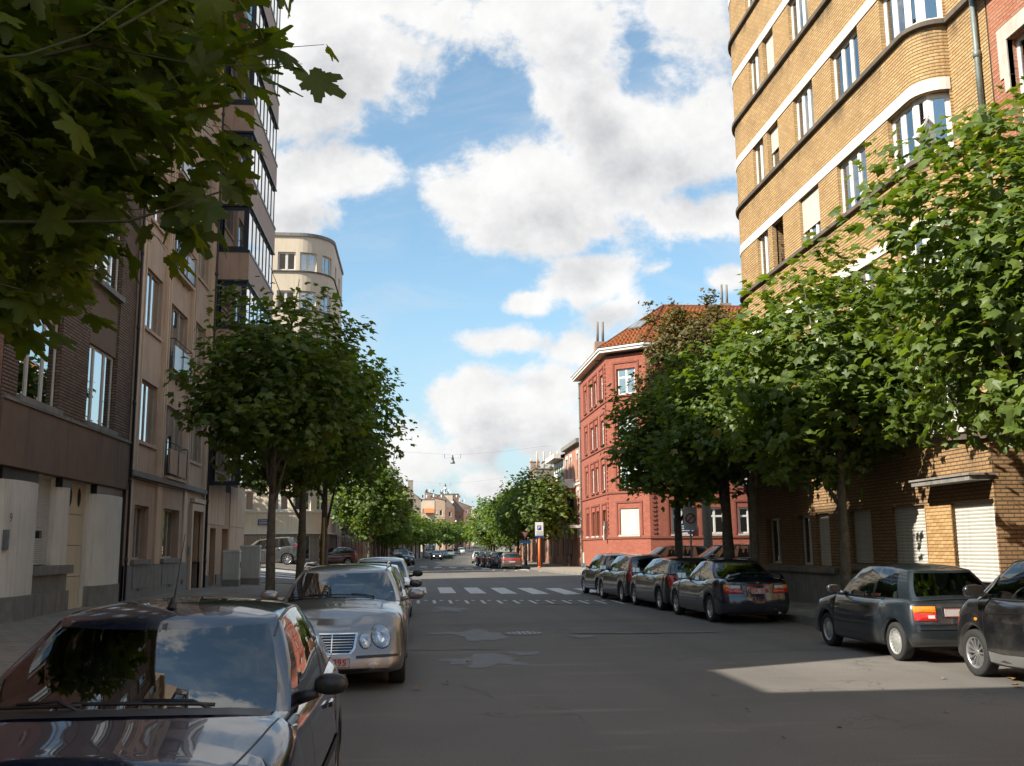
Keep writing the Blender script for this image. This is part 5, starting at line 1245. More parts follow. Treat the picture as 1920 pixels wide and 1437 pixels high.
def limbs(name, trunk_h, tips, cz, r0, seed, lean=(0, 0), nlim=9, top=None):
    rs = random.Random(seed); mb = MB(); top = top or cz*1.25
    pts = [Vector((0, 0, -.1)), Vector((lean[0]*.2+.02, .02, trunk_h*.35)), Vector((lean[0]*.6, lean[1]*.6, trunk_h*.75)), Vector((lean[0], lean[1], trunk_h)), Vector((lean[0]*1.1, lean[1], (trunk_h+top)/2)), Vector((lean[0], lean[1], top))]
    mb.tube(pts, [r0*1.25, r0, r0*.92, r0*.8, r0*.5, r0*.12], 10)
    sel = rs.sample(tips, min(nlim, len(tips)))
    for tp in sel:
        e = tp*.85 + Vector((0, 0, cz)); h = rs.uniform(trunk_h*.85, min(top*.8, max(trunk_h, e.z-.3))); s_ = Vector((lean[0], lean[1], h)); mid = s_.lerp(e, .5) + Vector((0, 0, -.15))
        mb.tube([s_, mid, e], [r0*.42, r0*.26, r0*.06], 6)
        for q in range(2):
            e2 = e + rv(rs)*.8; mb.tube([mid.lerp(e, .4), e2], [r0*.18, r0*.04], 5)
    return mb.mesh(name, M['bark'])
random.seed(3)
CR = [crown('crown', 2.2, 2.2, 2.75, 470, 17, .25, 11+i, LOB, M['leaf'], spread=.29) for i in range(3)]
LM = [limbs('trunk', 2.3, CR[i][1], 5.3, .11, 5+i) for i in range(3)]
def tree(x, y, z, kind, label, sc_=1.0, rz=0.0, czf=5.3, sx=1.0, sz=1.0, group=None, name='plane_tree', th=1.0):
    t = empty(name, (x, y, z), label, 'tree', group)
    o = inst('trunk', LM[kind], t, (0, 0, 0), rz, (th, th, 1))
    c = inst('crown', CR[kind][0], t, (0, 0, czf), rz, (sc_*sx, sc_*sx, sc_*sz)); return t
tree(-3.2, 22.6, .14, 0, 'dark young plane tree nearest on the left pavement behind the estate car', .95, 0.3, 5.0, .98, .86)
tree(-3.2, 28.6, .14, 1, 'plane tree second along the left kerb, its crown merging with the first', .95, 1.9, 5.3, 1.0, .98, th=1.15)
tree(-3.15, 34.8, .14, 2, 'plane tree third along the left kerb with a pale-barked trunk beside a thin post', 1.0, 3.5, 5.7, 1.03, 1.02, th=1.2)
#tree(-3.6, 47.5, .14, 0, 'plane tree at the left street corner with sunlit leaves near the junction', .95, 4.4, 5.6, 1.15, 1.0)
tree(9.3, 21.3, .16, 1, 'bright green plane tree in front of the yellow flats, trunk rising behind the dark hatchback', 1.0, .8, 5.2, 1.08, 1.0, th=1.1)
tree(9.2, 26.9, .16, 0, 'plane tree left of the sunlit one before the yellow flats, crown half in shade', .97, 2.6, 5.35, 1.0, .95, th=1.1)
tree(9.2, 29.3, .16, 2, 'plane tree in shade with a thick pale trunk behind the dark saloon car', .95, 5.1, 4.9, 1.0, .84, th=1.6)
tree(9.0, 34.2, .16, 1, 'dark plane tree whose straight trunk stands at the right street corner', 1.0, 4.0, 5.0, 1.08, .88, th=1.35)
# big near tree at the right edge: denser crown with larger leaves
cb, tb_ = crown('crown', 2.6, 2.6, 3.4, 720, 16, .25, 31, LOB, M['leaf'], spread=.30, rough=.2)
t = empty('plane_tree', (9.75, 14.4, .16), 'large sunlit plane tree at the right edge, in front of the curved bay windows', 'tree')
inst('crown', cb, t, (0.1, 0, 5.4), 0, (1, 1, .96)); inst('trunk', limbs('trunk', 2.6, tb_, 5.9, .15, 77), t, (0, 0, 0))
# brownish chestnut behind, in front of the red house
cb, tb_ = crown('crown', 3.8, 3.4, 4.6, 1500, 20, .29, 51, SIMPLE, M['leafb'], spread=.33, rough=.3)
t = empty('chestnut_tree', (17.6, 60.0, .1), 'brownish chestnut tree standing in front of the red corner house roof', 'tree')
inst('crown', cb, t, (0, 0, 12.1), 0, (.93, .9, 1.0)); inst('trunk', limbs('trunk', 5.5, tb_, 12.1, .28, 78), t, (0, 0, 0))
tree(-15.3, 72.3, 1.4, 1, 'added unseen plane tree shading the foot of the cream tower', 1.0, .4, 5.0)  # hidden by the bay building; added to shade the tower's lower wall
tree(-20.5, 72.5, 1.5, 2, 'second added unseen plane tree shading the cream tower from further up the side street', 1.0, 2.4, 5.0)  # also out of view, added for the same shade
# avenue further on: lighter crowns
CF = [crown('crown', 2.3, 2.3, 2.6, 330, 13, .32, 61+i, SIMPLE, M['leaf'], spread=.4) for i in range(2)]
CFF = [crown('crown', 2.4, 2.4, 2.5, 170, 10, .5, 71+i, QUADL, M['leaf'], spread=.45) for i in range(2)]
LF = [limbs('trunk', 2.2, CF[i][1], 4.6, .12, 25+i, nlim=5) for i in range(2)]
nums = ['first', 'second', 'third', 'fourth', 'fifth', 'sixth', 'seventh', 'eighth', 'ninth', 'tenth', 'eleventh', 'twelfth', 'thirteenth', 'fourteenth', 'fifteenth', 'sixteenth', 'seventeenth', 'eighteenth', 'nineteenth', 'twentieth', 'twenty-first', 'twenty-second']
def fartree(x, y, k, label, s=1.0, far=False, cz=4.6, sz=1.0):
    t = empty('plane_tree', (x, y, .13+hz(x, y)), label, 'tree', 'plane trees along the far street'); rz = (k*1.7) % 6.28
    inst('crown', (CFF if far else CF)[k % 2][0], t, (0, 0, cz), rz, (s, s, s*sz)); inst('trunk', LF[k % 2], t, (0, 0, 0), rz)
random.seed(5)
for k, y in enumerate([84, 91, 98, 106, 114, 122, 131, 140, 150, 160, 171, 183, 196, 210, 226, 244, 264, 286, 310, 340]):
    fartree(bend(10.2 if k == 0 else (9.8 if y < 112 else 8.7), y), y, k, 'plane tree, %s along the right kerb of the far street' % nums[k], random.uniform(1.0, 1.12) if k else 1.22, y > 130, 4.9 if k < 3 else 4.3, 1.0)
for k, y in enumerate([73, 82, 91, 100, 108, 116, 124, 132, 140, 148, 157, 166, 176, 187]):
    fartree(bend(-3.4, y), y, k+1, 'plane tree, %s along the left kerb of the far street' % nums[k], random.uniform(1.0, 1.15) if k > 1 else 1.1, y > 130, 5.0 if k < 3 else 4.4, 1.0)

for k, (x, y) in enumerate([(4.6, 205), (6.3, 218), (8.0, 232), (9.8, 248), (11.5, 265), (13.5, 285), (16.0, 310), (19.5, 340)]):
    fartree(x, y, k+1, 'plane tree, %s where the left row curves away beyond the van' % nums[k], 1.15, True, 4.5)
# ------------------------------------------------------------------ foreground branch hanging in from the left
fg = empty('plane_tree', (-3.4, 6.2, .15), 'large leafy tree overhanging the top left of the view, seen from just below', 'tree')
FO = Vector((-3.4, 6.2, .15))
mb = MB(FO); mb.tube([(-3.4, 6.2, 0), (-3.4, 6.2, 1.4), (-3.4, 6.1, 2.6), (-3.35, 5.4, 3.5), (-3.2, 4.4, 4.0), (-3.0, 3.3, 4.5)], [.13, .11, .10, .08, .06, .03], 10)
mb.build('trunk', M['bark'], fg)
rs = random.Random(99); tw = MB(FO)
def lf_mesh(seed, m):
    V, F, T = [], [], []; r_ = random.Random(seed)
    i = 0; shape = LOBS; fold = r_.uniform(.10, .4); curl = r_.uniform(-.1, .25)
    # three rings so that the blade bends
    c = Vector((0, .36, 0)); rings = [.0, .35, .7, 1.0]; n = len(shape)
    V.append((0, .36, .03)); T.append(seed % 7/9.0)
    for k in rings[1:]:
        for (a, b) in shape:
            x, y = a*k, .36+(b-.36)*k; ang = math.atan2(a, b-.36); vein = .018*math.cos(ang*5/1.03)*k
            V.append((x, y, .03-fold*abs(x)*.55-curl*y*y*.5-.10*(x*x+(y-.36)**2)+vein+.02*math.sin(x*9+seed)*k)); T.append(V and (seed % 7)/9.0)
    for j in range(n-1): F.append((0, 1+j, 2+j))
    F.append((0, n, 1))
    for r2 in range(2):
        for j in range(n): F.append((1+r2*n+j, 1+(r2+1)*n+j, 1+(r2+1)*n+(j+1) % n, 1+r2*n+(j+1) % n))
    me = leafmesh('leaf', V, F, T, m); me.polygons.foreach_set('use_smooth', [True]*len(me.polygons)); return me
LFM = [lf_mesh(s, M['leaf2']) for s in range(1, 9)]
# the mass of the crown: overlapping lobes (centre, radii)
masses = [((-3.35, 8.0, 4.5), (.85, 1.0, .95), 3.0), ((-2.75, 7.3, 4.75), (.7, .8, .65), 2.2), ((-2.6, 6.0, 5.1), (1.2, 1.1, .95), 1.2), ((-1.85, 6.1, 5.0), (.6, .8, .65), .9), ((-2.05, 4.15, 3.95), (.95, .8, .75), 1.0), ((-2.3, 4.2, 3.15), (.75, .7, .55), .9), ((-1.55, 4.3, 3.75), (.60, .6, .60), 1.0), ((-1.35, 4.2, 3.22), (.42, .45, .30), .8),
          ((-1.05, 4.25, 3.85), (.36, .4, .50), .9), ((-1.0, 4.2, 3.32), (.30, .35, .22), .6), ((-2.05, 4.3, 2.85), (.60, .5, .30), .9), ((-1.62, 4.25, 3.02), (.30, .4, .24), .8), ((-1.9, 4.25, 3.5), (.9, .5, .5), 1.0), ((-1.2, 4.2, 3.6), (.5, .4, .35), .9), ((-0.78, 4.2, 4.02), (.22, .3, .28), .5)]
def in_mass(): 
    wts = [m_[1][0]*m_[1][1]*m_[1][2]**.5*m_[2] for m_ in masses]; m_ = rs.choices(masses, wts)[0]; d = rv(rs); k = rs.random()**.33
    return Vector((m_[0][0]+d.x*m_[1][0]*k, m_[0][1]+d.y*m_[1][1]*k, m_[0][2]+d.z*m_[1][2]*k))
leaves = []
for i in range(3600): leaves.append((in_mass(), rs.uniform(.10, .185)))
extra = [((-.49, 3.95, 3.66), .165, 1), ((-.40, 3.93, 3.78), .075, 2), ((-.52, 3.95, 4.08), .17, 0), ((-.66, 3.9, 3.62), .16, 0), ((-.72, 3.95, 3.92), .17, 0), ((-.80, 4.0, 3.26), .12, 0), ((-1.36, 4.1, 2.66), .13, 0), ((-1.52, 4.15, 2.60), .13, 0), ((-1.30, 4.15, 2.76), .11, 0),
         ((-1.75, 4.1, 2.58), .13, 0), ((-.95, 4.1, 3.02), .15, 0), ((-1.05, 4.15, 2.95), .13, 0), ((-.78, 4.0, 3.40), .13, 0), ((-1.85, 4.1, 2.45), .12, 0), ((-.86, 4.0, 3.12), .14, 0)]
for p, s_, k in extra: leaves.append((Vector(p), s_))
leaves.sort(key=lambda q: (q[0]-Vector((0, 0, 1.7))).length - (10 if q[1] in (.165, .075, .17, .16) and q[0].x > -.75 else 0))
V, F, T = [], [], []
for i, (p, s_) in enumerate(leaves):
    n = (Vector((0, 0, 1))*rs.uniform(.35, 1.2) + Vector((.5, -.35, 0))*rs.uniform(-.2, 1.2) + rv(rs)*.7).normalized()
    y = (Vector((.7, -.1, -.75)) + rv(rs)*.8); y = (y - n*y.dot(n)).normalized(); x = y.cross(n)
    if p == Vector((-.49, 3.95, 3.66)): n = Vector((.1, -.85, .3)).normalized(); y = Vector((.8, .1, -.5)); y = (y-n*y.dot(n)).normalized(); x = y.cross(n)
    if i < 290:
        me = LFM[rs.randrange(8)]; o = bpy.data.objects.new('leaf', me); mw = Matrix(((x.x, y.x, n.x, 0), (x.y, y.y, n.y, 0), (x.z, y.z, n.z, 0), (0, 0, 0, 1)))
        o.matrix_basis = Matrix.Translation(p-FO) @ mw @ Matrix.Scale(s_*1.25, 4); link(o, fg)
        e_ = p - y*s_*.55 + Vector((-.03, .02, .03)) if p.x < -.6 or p.z < 3.5 else Vector((-.70, 3.97, 3.74 if p.z < 3.9 else 4.2))
        tw.tube([p, p.lerp(e_, .5) + Vector((0, 0, .012)), e_], [.0012, .0016, .002], 4, cap=False)
    else: put_leaf(V, F, T, p, x, y, n, s_*1.3, LOBS, rs.random()*.8, rs.uniform(.1, .4))
o = bpy.data.objects.new('foliage', leafmesh('foliage', [(v[0]-FO.x, v[1]-FO.y, v[2]-FO.z) for v in V], F, T, M['leaf2'])); link(o, fg); o['kind'] = 'stuff'
tw.build('leaf_stalks', M['twig'], fg, kind='stuff')
oc = inst('foliage', CR[1][0], fg, (-3.5-FO.x, 5.7-FO.y, 5.5-FO.z), 1.0, (.84, .72, .66)); oc['kind'] = 'stuff'
tb2 = MB(FO)
for path_, r_ in (([(-3.0, 3.3, 4.5), (-2.3, 3.7, 4.4), (-1.6, 3.8, 4.35), (-1.0, 3.85, 4.3), (-.6, 3.9, 4.25)], .022), ([(-3.2, 2.9, 3.6), (-2.5, 3.6, 3.5), (-1.9, 3.9, 3.55), (-1.35, 3.95, 3.75), (-1.0, 3.95, 4.0)], .02), ([(-3.2, 2.8, 3.4), (-2.4, 3.7, 3.1), (-1.8, 4.0, 3.0), (-1.2, 4.1, 3.05), (-.8, 4.1, 3.2)], .016),
                  ([(-1.68, 3.6, 3.48), (-1.45, 3.6, 3.52), (-1.25, 3.62, 3.62), (-1.0, 3.65, 3.86)], .007), ([(-3.1, 3, 3.5), (-2.2, 4.0, 2.9), (-1.6, 4.1, 2.75)], .012), ([(-1.35, 3.95, 3.75), (-.9, 4, 3.7), (-.49, 3.95, 3.70)], .005)):
    pts = [Vector(p) for p in path_]; tb2.tube(pts, [r_*(1-.75*i/(len(pts)-1)) for i in range(len(pts))], 6)
tb2.build('branch', M['twig'], fg)
# weeds and leaf litter
r_ = random.Random(4)
V, F, T = [], [], []
for k in range(150):
    a = r_.choice([(8.6, 9.1, 12, 34), (-2.25, -1.9, 6, 40), (3, 8, 9, 13), (-3.4, -2.4, 3, 12)]); p = Vector((r_.uniform(a[0], a[1]), r_.uniform(a[2], a[3]), .012)); p.z += zleft(p.x, p.y) if p.x < -2.4 else (.14 if p.x > 9.0 else 0)
    if a[0] == 3 and r_.random() < .8: continue
    n = (Vector((0, 0, 1))+rv(r_)*.35).normalized(); y = rv(r_); y = (y-n*y.dot(n)).normalized(); put_leaf(V, F, T, p, y.cross(n), y, n, r_.uniform(.05, .11), LOB, r_.random(), -.25)
M['dryleaf'] = leafmat('dry_leaf', (0.22, 0.12, 0.05), (0.40, 0.24, 0.10), .1, .1)
o = bpy.data.objects.new('fallen_leaves', leafmesh('fallen_leaves', V, F, T, M['dryleaf'])); link(o); tag(o, 'scattered dry brown leaves lying along the gutters and on the road', 'leaves', kind='stuff')
for (x, y, s_, lab) in ((.02, 12.6, .09, 'yellow-brown fallen leaf on the road by the estate car front wheel'), (.42, 13.2, .07, 'dark curled leaf on the road a little right of the estate car'), (.75, 15.4, .10, 'brown fallen leaf beside the smooth patch of road'), (7.1, 11.8, .1, 'large dry leaf on the sunlit road below the silver-sided small car'), (7.45, 12.3, .08, 'curled dry leaf on the sunlit road nearest the small car wheel')):
    V, F, T = [], [], []; put_leaf(V, F, T, Vector((0, 0, .02)), Vector((1, 0, 0)), Vector((0, 1, 0)), Vector((0, 0, 1)), s_*1.5, LOB, .5, -.3)
    o = bpy.data.objects.new('fallen_leaf', leafmesh('fallen_leaf', V, F, T, M['dryleaf'])); o.location = (x, y, .004); o.rotation_euler = (0, 0, x*5); link(o); tag(o, lab, 'leaf')
# ------------------------------------------------------------------ cars
M['tyre'] = mat('tyre_rubber', (0.022, 0.022, 0.022), .85, var=.2, scale=8)
M['alloy'] = mat('alloy_wheel', (0.55, 0.55, 0.56), .32, metal=.85, var=.1, scale=12)
M['hubcap'] = mat('hub_cap', (0.46, 0.46, 0.45), .45, metal=.5, var=.12, scale=12)
M['trim'] = mat('black_trim', (0.018, 0.018, 0.019), .45, var=.2, scale=10)
M['gloss_black'] = mat('gloss_black', (0.012, 0.012, 0.013), .12, var=.1, scale=10)
M['interior'] = mat('car_interior', (0.035, 0.034, 0.034), .85, var=.2, scale=6)
M['seat'] = mat('seat_cloth', (0.05, 0.052, 0.056), .9, var=.2, scale=10)
M['chrome'] = mat('chrome', (0.75, 0.76, 0.78), .12, metal=1.0, var=.03)
M['lampglass'] = glassmat('headlamp_glass', (0.93, 0.94, 0.95), .06)
M['reflector'] = mat('lamp_reflector', (0.60, 0.61, 0.62), .22, metal=.8, var=.12, scale=30)
M['red_lamp'] = mat('red_lamp', (0.50, 0.018, 0.014), .15, var=.25, scale=40, coat=.6)
M['amber_lamp'] = mat('amber_lamp', (0.75, 0.24, 0.02), .15, var=.2, scale=40, coat=.6)
M['clear_lamp'] = mat('clear_lamp', (0.55, 0.50, 0.48), .15, var=.2, scale=40, coat=.6)
M['plate'] = mat('number_plate', (0.52, 0.49, 0.46), .4, var=.05)
M['plate_red'] = mat('plate_red', (0.50, 0.04, 0.04), .5, var=.05)
M['mirror'] = mat('mirror_glass', (0.8, 0.8, 0.82), .03, metal=1.0, var=.02)
M['carglass'] = glassmat('car_glass', (0.58, 0.68, 0.63), .05)
M['carglass_dark'] = glassmat('tinted_car_glass', (0.30, 0.34, 0.33), .06)
def lampmat(name, col, s):
    m, t, b, o = newmat(name); b.inputs['Base Color'].default_value = C4(col); b.inputs['Emission Color'].default_value = C4(col); b.inputs['Emission Strength'].default_value = s; return m
M['lit_lamp'] = lampmat('lit_headlamp', (1.0, .86, .62), 2.2)

def interp(tab, x):
    if x <= tab[0][0]: return tab[0][1]
    for (a, va), (b, vb) in zip(tab[:-1], tab[1:]):
        if x <= b:
            k = (x-a)/(b-a); k = k*k*(3-2*k)*.5 + k*.5; return va + (vb-va)*k
    return tab[-1][1]
CS = [0, .05, .13, .26, .40, .54, .68, .80, .89, .95, 1.0]
INS = [.06, .02, .006, 0, 0, .003, .012, .024, .042, .066, .11]
DEF_F = [.10, .04, .01, 0, .005, .02, .045, .085, .13, .18, .26]
DEF_R = [.08, .03, .01, 0, 0, .02, .05, .06, .07, .08, .12]
class Car:
    def __init__(s, name, label, loc, heading, sp, pm, glass='carglass', group=None, hi=True, cat='car'):
        s.sp = sp; s.root = empty(name, loc, label, cat, group, R(heading)); s.pm = pm; s.gl = glass; s.hi = hi
        s.body(); s.house(); s.make()
    def ztop(s, x): return interp(s.sp['top'], x)
    def wprof(s, x):
        L2 = s.sp['L']/2; k = abs(x)/L2; return s.sp['W']/2*(1 - s.sp.get('taper', .07)*k**3)
    def entries(s):
        sp = s.sp; L2 = sp['L']/2; rc = sp.get('rc', .34); e = [('F', k/8) for k in range(0, 9)] + [('FC', a) for a in (15, 30, 45, 60, 75)]
        xf, xr = L2-sp.get('xfm', .24+rc*.45), -(L2-.20-rc*.50); xs = []; s.xf, s.xr = xf, xr
        ra = sp['wr']+.055; s.ax = (L2-sp['fo'], L2-sp['fo']-sp['wb'])
        for xc in s.ax:
            xs += [(xc+ra+.004, 0), (xc-ra-.004, 0)]
            for i in range(0, 19): a = R(i*10); xs.append((xc+ra*math.cos(a), sp['wr']+ra*math.sin(a)*.97))
        for i in range(13):
            x = xr+(xf-xr)*i/12
            if all(abs(x-xc) > ra+.03 for xc in s.ax): xs.append((x, 0))
        xs = [q for q in xs if xr-.001 <= q[0] <= xf+.001]
        xs.sort(key=lambda q: -q[0]); e += [('S',)+q for q in xs]
        e += [('RC', a) for a in (75, 60, 45, 30, 15)] + [('R', 1-k/8) for k in range(0, 9)]; return e
    def bpos(s, e, ci):
        sp = s.sp; c = CS[ci]; L2 = sp['L']/2; rc = sp.get('rc', .34); ins = INS[ci]*sp.get('tumble', 1)
        dF = sp.get('dF', DEF_F)[ci]; dR = sp.get('dR', DEF_R)[ci]; bow = sp.get('bow', .13)
        rcy = rc*.72
        if e[0] in ('F', 'FC'):
            w = s.wprof(L2-.3)-ins; 
            if e[0] == 'F': y = e[1]*(w-rcy); x = L2-dF-bow*e[1]**2
            else: a = R(e[1]); x = L2-dF-bow-rc*.72+rc*.72*math.cos(a); y = w-rcy+rcy*math.sin(a)
            zl = sp['zb']
        elif e[0] in ('R', 'RC'):
            w = s.wprof(-L2+.3)-ins; bw = bow*.6
            if e[0] == 'R': y = e[1]*(w-rcy); x = -(L2-dR-bw*e[1]**2)
            else: a = R(e[1]); x = -(L2-dR-bw-rc*.6+rc*.6*math.cos(a)); y = w-rcy+rcy*math.sin(a)
            zl = sp['zb']+.04
        else:
            x = e[1]; zl = max(sp['zb'], e[2])
            xs, xq = L2-dF-bow-rc*.72, -(L2-dR-bow*.6-rc*.6)          # keep the flank from folding past the rounded corners
            if xs < s.xf and x > xs-.45: a = xs-.45; x = a+(x-a)*(xs-.004-a)/(s.xf-a)
            if xq > s.xr and x < xq+.45: a = xq+.45; x = a+(x-a)*(xq+.004-a)/(s.xr-a)
            y = s.wprof(x)-ins
        zt = s.ztop(x if e[0] == 'S' else (max(-L2, min(L2, x))))
        if e[2:] and e[2] > 0:
            y += .012*(1-c) if ci < 3 else 0
        return Vector((x, y, zl+(zt-zl)*c))
    def shellz(s, x, y):
        w = s.wprof(x)-.1; k = min(1, abs(y)/w); return s.ztop(x) + s.sp.get('crown', .055)*(1-k*k)
    def body(s):
        E = s.entries(); n = len(E); half = []; rows = len(CS)
        for ci in range(rows): half.append([s.bpos(e, ci) for e in E])
        for f in (.93, .84, .70, .45, .2, 0.0):
            r_ = []
            for p in half[rows-1]:
                q = Vector((p.x*(1-(1-f)*.16), p.y*f, 0)); q.z = s.shellz(q.x, q.y)
                sp = s.sp
                if sp['xrb']+.14 < q.x < sp['xfb']-.22 and abs(q.y) < sp['wbs']-.12: q.z -= .42
                r_.append(q)
            half.append(r_)
        R_ = len(half); V, F, MI = [], [], []
        for sgn in (1, -1):
            b = len(V)
            for r_ in half: V += [(p.x, p.y*sgn, p.z) for p in r_]
            for j in range(R_-1):
                for i in range(n-1):
                    f = (b+j*n+i, b+j*n+i+1, b+(j+1)*n+i+1, b+(j+1)*n+i)
                    F.append(f if sgn > 0 else f[::-1]); mid = sum((half[j+dj][i+di].z for dj in (0, 1) for di in (0, 1)))/4; xm = half[j][i].x
                    tub = j >= rows and s.sp['xrb']+.05 < xm < s.sp['xfb']-.05 and any(half[j+dj][i+di].z < s.shellz(half[j+dj][i+di].x, 0)-.25 for dj in (0, 1) for di in (0, 1))
                    low = s.sp.get('lowtrim') and mid < s.sp['lowtrim'] and j < rows
                    MI.append(1 if tub else (2 if low else 0))
        s.V, s.F, s.MI = V, F, MI
    def house(s):
        sp = s.sp; T_ = [0, .04, .14, .30, .5, .7, .86, .94, 1.0]; s.T_ = T_
        fy = [0, .2, .4, .6, .8, .94, 1.0]; ks = sp['ks']         # side stations with pillar edges
        def ring(t):
            xf = sp['xfb']+(sp['xft']-sp['xfb'])*t; xr = sp['xrb']+(sp['xrt']-sp['xrb'])*t
            w = sp['wbs']+(sp['wts']-sp['wbs'])*t+.035*math.sin(math.pi*t); pts = []
            bf = sp.get('wbow', .20)*(1-.35*t); br = sp.get('rbow', .12)
            for y in fy: pts.append((xf-bf*y*y-(.05*(y > .99)), y*(w-.03*(y > .9)), 'F', y))
            x0, x1 = xf-bf-.06, xr+br+.05
            for k in ks: pts.append((x0+(x1-x0)*k, w-.10*sp.get('cab_taper', .5)*abs(k-.4)**2*2, 'S', k))
            for y in fy[::-1]: pts.append((xr+br*y*y+(.04*(y > .99)), y*(w-.03*(y > .9)-.04), 'R', y))
            out = []
            for (x, y, tp, kk) in pts:
                z0 = s.shellz(x, min(y, sp['wbs']))-.012; z1 = s.roofz(x, 1.0)
                out.append((Vector((x, y, z0+(z1-z0)*t)), tp, kk))
            return out
        rings = [ring(t) for t in T_]; top = rings[-1]; xm = (sp['xft']+sp['xrt'])/2; hl = (sp['xft']-sp['xrt'])/2
        caps = []
        for f in (.93, .8, .6, .3, 0):
            caps.append([(Vector((xm+(p.x-xm)*(1-(1-f)*.45), p.y*f, s.roofz(xm+(p.x-xm)*(1-(1-f)*.45), f))), a, b) for (p, a, b) in top])
        allr = rings + caps; n = len(top); V, F, MI, G = [], [], [], []
        gF, gR = sp.get('gF', (.94, .04, .94)), sp.get('gR', (.80, .14, .90)); gS = sp['gS']; b0 = len(s.V)
        for sgn in (1, -1):
            b = b0+len(V)
            for r_ in allr: V += [(p.x, p.y*sgn, p.z) for (p, a, c) in r_]
            for j in range(len(allr)-1):
                for i in range(n-1):
                    f = (b+j*n+i, b+j*n+i+1, b+(j+1)*n+i+1, b+(j+1)*n+i); f = f if sgn > 0 else f[::-1]; g_ = None
                    if j < len(T_)-1:
                        t0, t1 = T_[j], T_[j+1]; (a, ta, ka), (c, tc, kc) = allr[j][i], allr[j][i+1]
                        if ta == 'F' and tc == 'F' and max(ka, kc) <= gF[0]+.001 and t0 >= gF[1]-.001 and t1 <= gF[2]+.001: g_ = 'windscreen'
                        elif ta == 'R' and tc == 'R' and max(ka, kc) <= gR[0]+.001 and t0 >= gR[1]-.001 and t1 <= gR[2]+.001: g_ = 'rear_window'
                        elif ta == 'S' and tc == 'S':
                            for q, (k0, k1) in enumerate(gS):
                                if min(ka, kc) >= k0-.001 and max(ka, kc) <= k1+.001 and t0 >= .04-.001 and t1 <= .94: g_ = ('side_window', q, sgn)
                    if g_: G.append((g_, f))
                    else:
                        F.append(f); tr = 0
                        if j == 0 or (j < len(T_)-1 and ta == 'S' and tc == 'S' and T_[j+1] <= .94 and sp.get('blackpillar') and any(k1-.001 <= min(ka, kc) and max(ka, kc) <= k2+.001 for ((_, k1), (k2, _2)) in zip(gS[:-1], gS[1:]))): tr = 2
                        if j < len(T_)-1 and sp.get('pillar_m') is not None and ta == 'F' : tr = tr or sp['pillar_m']
                        MI.append(tr)
        s.V += V; s.F += F; s.MI += MI; s.G = G
    def roofz(s, x, f):
        sp = s.sp; xm = (sp['xft']+sp['xrt'])/2; hl = max(.3, (sp['xft']-sp['xrt'])/2); k = (x-xm)/hl
        drop = .035*abs(k)**2.2 + (sp.get('rdrop', .02) if k < 0 else .012)*min(1.3, abs(k))**2; return sp['H'] - drop - .055*f**2.4
    def make(s):
        mats = [s.pm, M['interior'], M['trim'], s.sp.get('mat3', M['trim'])]
        def sub(name, faces, mi, parent, ms, smooth=True):
            idx = {}; v = []; ff = []
            for f in faces:
                g_ = []
                for q in f:
                    if q not in idx: idx[q] = len(v); v.append(s.V[q])
                    g_.append(idx[q])
                ff.append(g_)
            me = bpy.data.meshes.new(name); me.from_pydata(v, [], ff)
            for m_ in ms: me.materials.append(m_)
            if mi: me.polygons.foreach_set('material_index', mi)
            if smooth: me.polygons.foreach_set('use_smooth', [True]*len(ff))
            me.validate(); me.update()
            import bmesh
            b = bmesh.new(); b.from_mesh(me); bmesh.ops.remove_doubles(b, verts=b.verts, dist=.0004)
            for e in b.edges:
                if len(e.link_faces) == 2 and e.calc_face_angle(0) > R(42): e.smooth = False
            b.to_mesh(me); b.free(); o = bpy.data.objects.new(name, me); link(o, parent); return o
        s.bodyo = sub('body', s.F, s.MI, s.root, mats)
        names = {}
        for g_, f in s.G: names.setdefault(g_, []).append(f)
        s.glass = {}
        for k, fs in names.items():
            nm = k if isinstance(k, str) else k[0]; gm = s.gl if nm != 'rear_window' else s.sp.get('rglass', s.gl)
            s.glass[k] = sub(nm, fs, None, s.root, [M[gm]])
        s.bvh = BVHTree.FromPolygons([Vector(v) for v in s.V], s.F + [f for _, f in s.G])
        sp = s.sp; L2 = sp['L']/2
        q = MB(); q.box(-L2+.35, L2-.45, -sp['W']/2+.27, sp['W']/2-.27, sp['zb']-.02, .50)
        q.box(s.ax[1]+sp['wr']+.08, s.ax[0]-sp['wr']-.08, -sp['W']/2+.08, sp['W']/2-.08, sp['zb']-.015, .42); q.build('underbody', M['trim'], s.root)
        q = MB()
        for xc in s.ax:
            for sg in (-1, 1):
                ra = sp['wr']+.055; ya, yb = sg*(sp['W']/2-.05), sg*(sp['W']/2-.32)
                for i in range(14):
                    a, b = R(-12+i*204/14), R(-12+(i+1)*204/14)
                    q.quad((xc+ra*math.cos(a), ya, sp['wr']+ra*math.sin(a)), (xc+ra*math.cos(b), ya, sp['wr']+ra*math.sin(b)), (xc+ra*math.cos(b), yb, sp['wr']+ra*math.sin(b)), (xc+ra*math.cos(a), yb, sp['wr']+ra*math.sin(a)))
        q.build('wheel_arch_liner', M['trim'], s.root)
        s.wheels(sp.get('wheel', 'cap'))
        if s.hi: s.cabin()
    def wheels(s, style):
        sp = s.sp; r = sp['wr']
        for xc in s.ax:
            for sg in (1, -1):
                o = inst('wheel', wheelmesh('tyre', style), s.root, (xc, sg*(sp['W']/2-.125), r), 0 if sg > 0 else math.pi, (r/.31,)*3)
                inst('rim', wheelmesh('rim', style), o, (0, 0, 0))
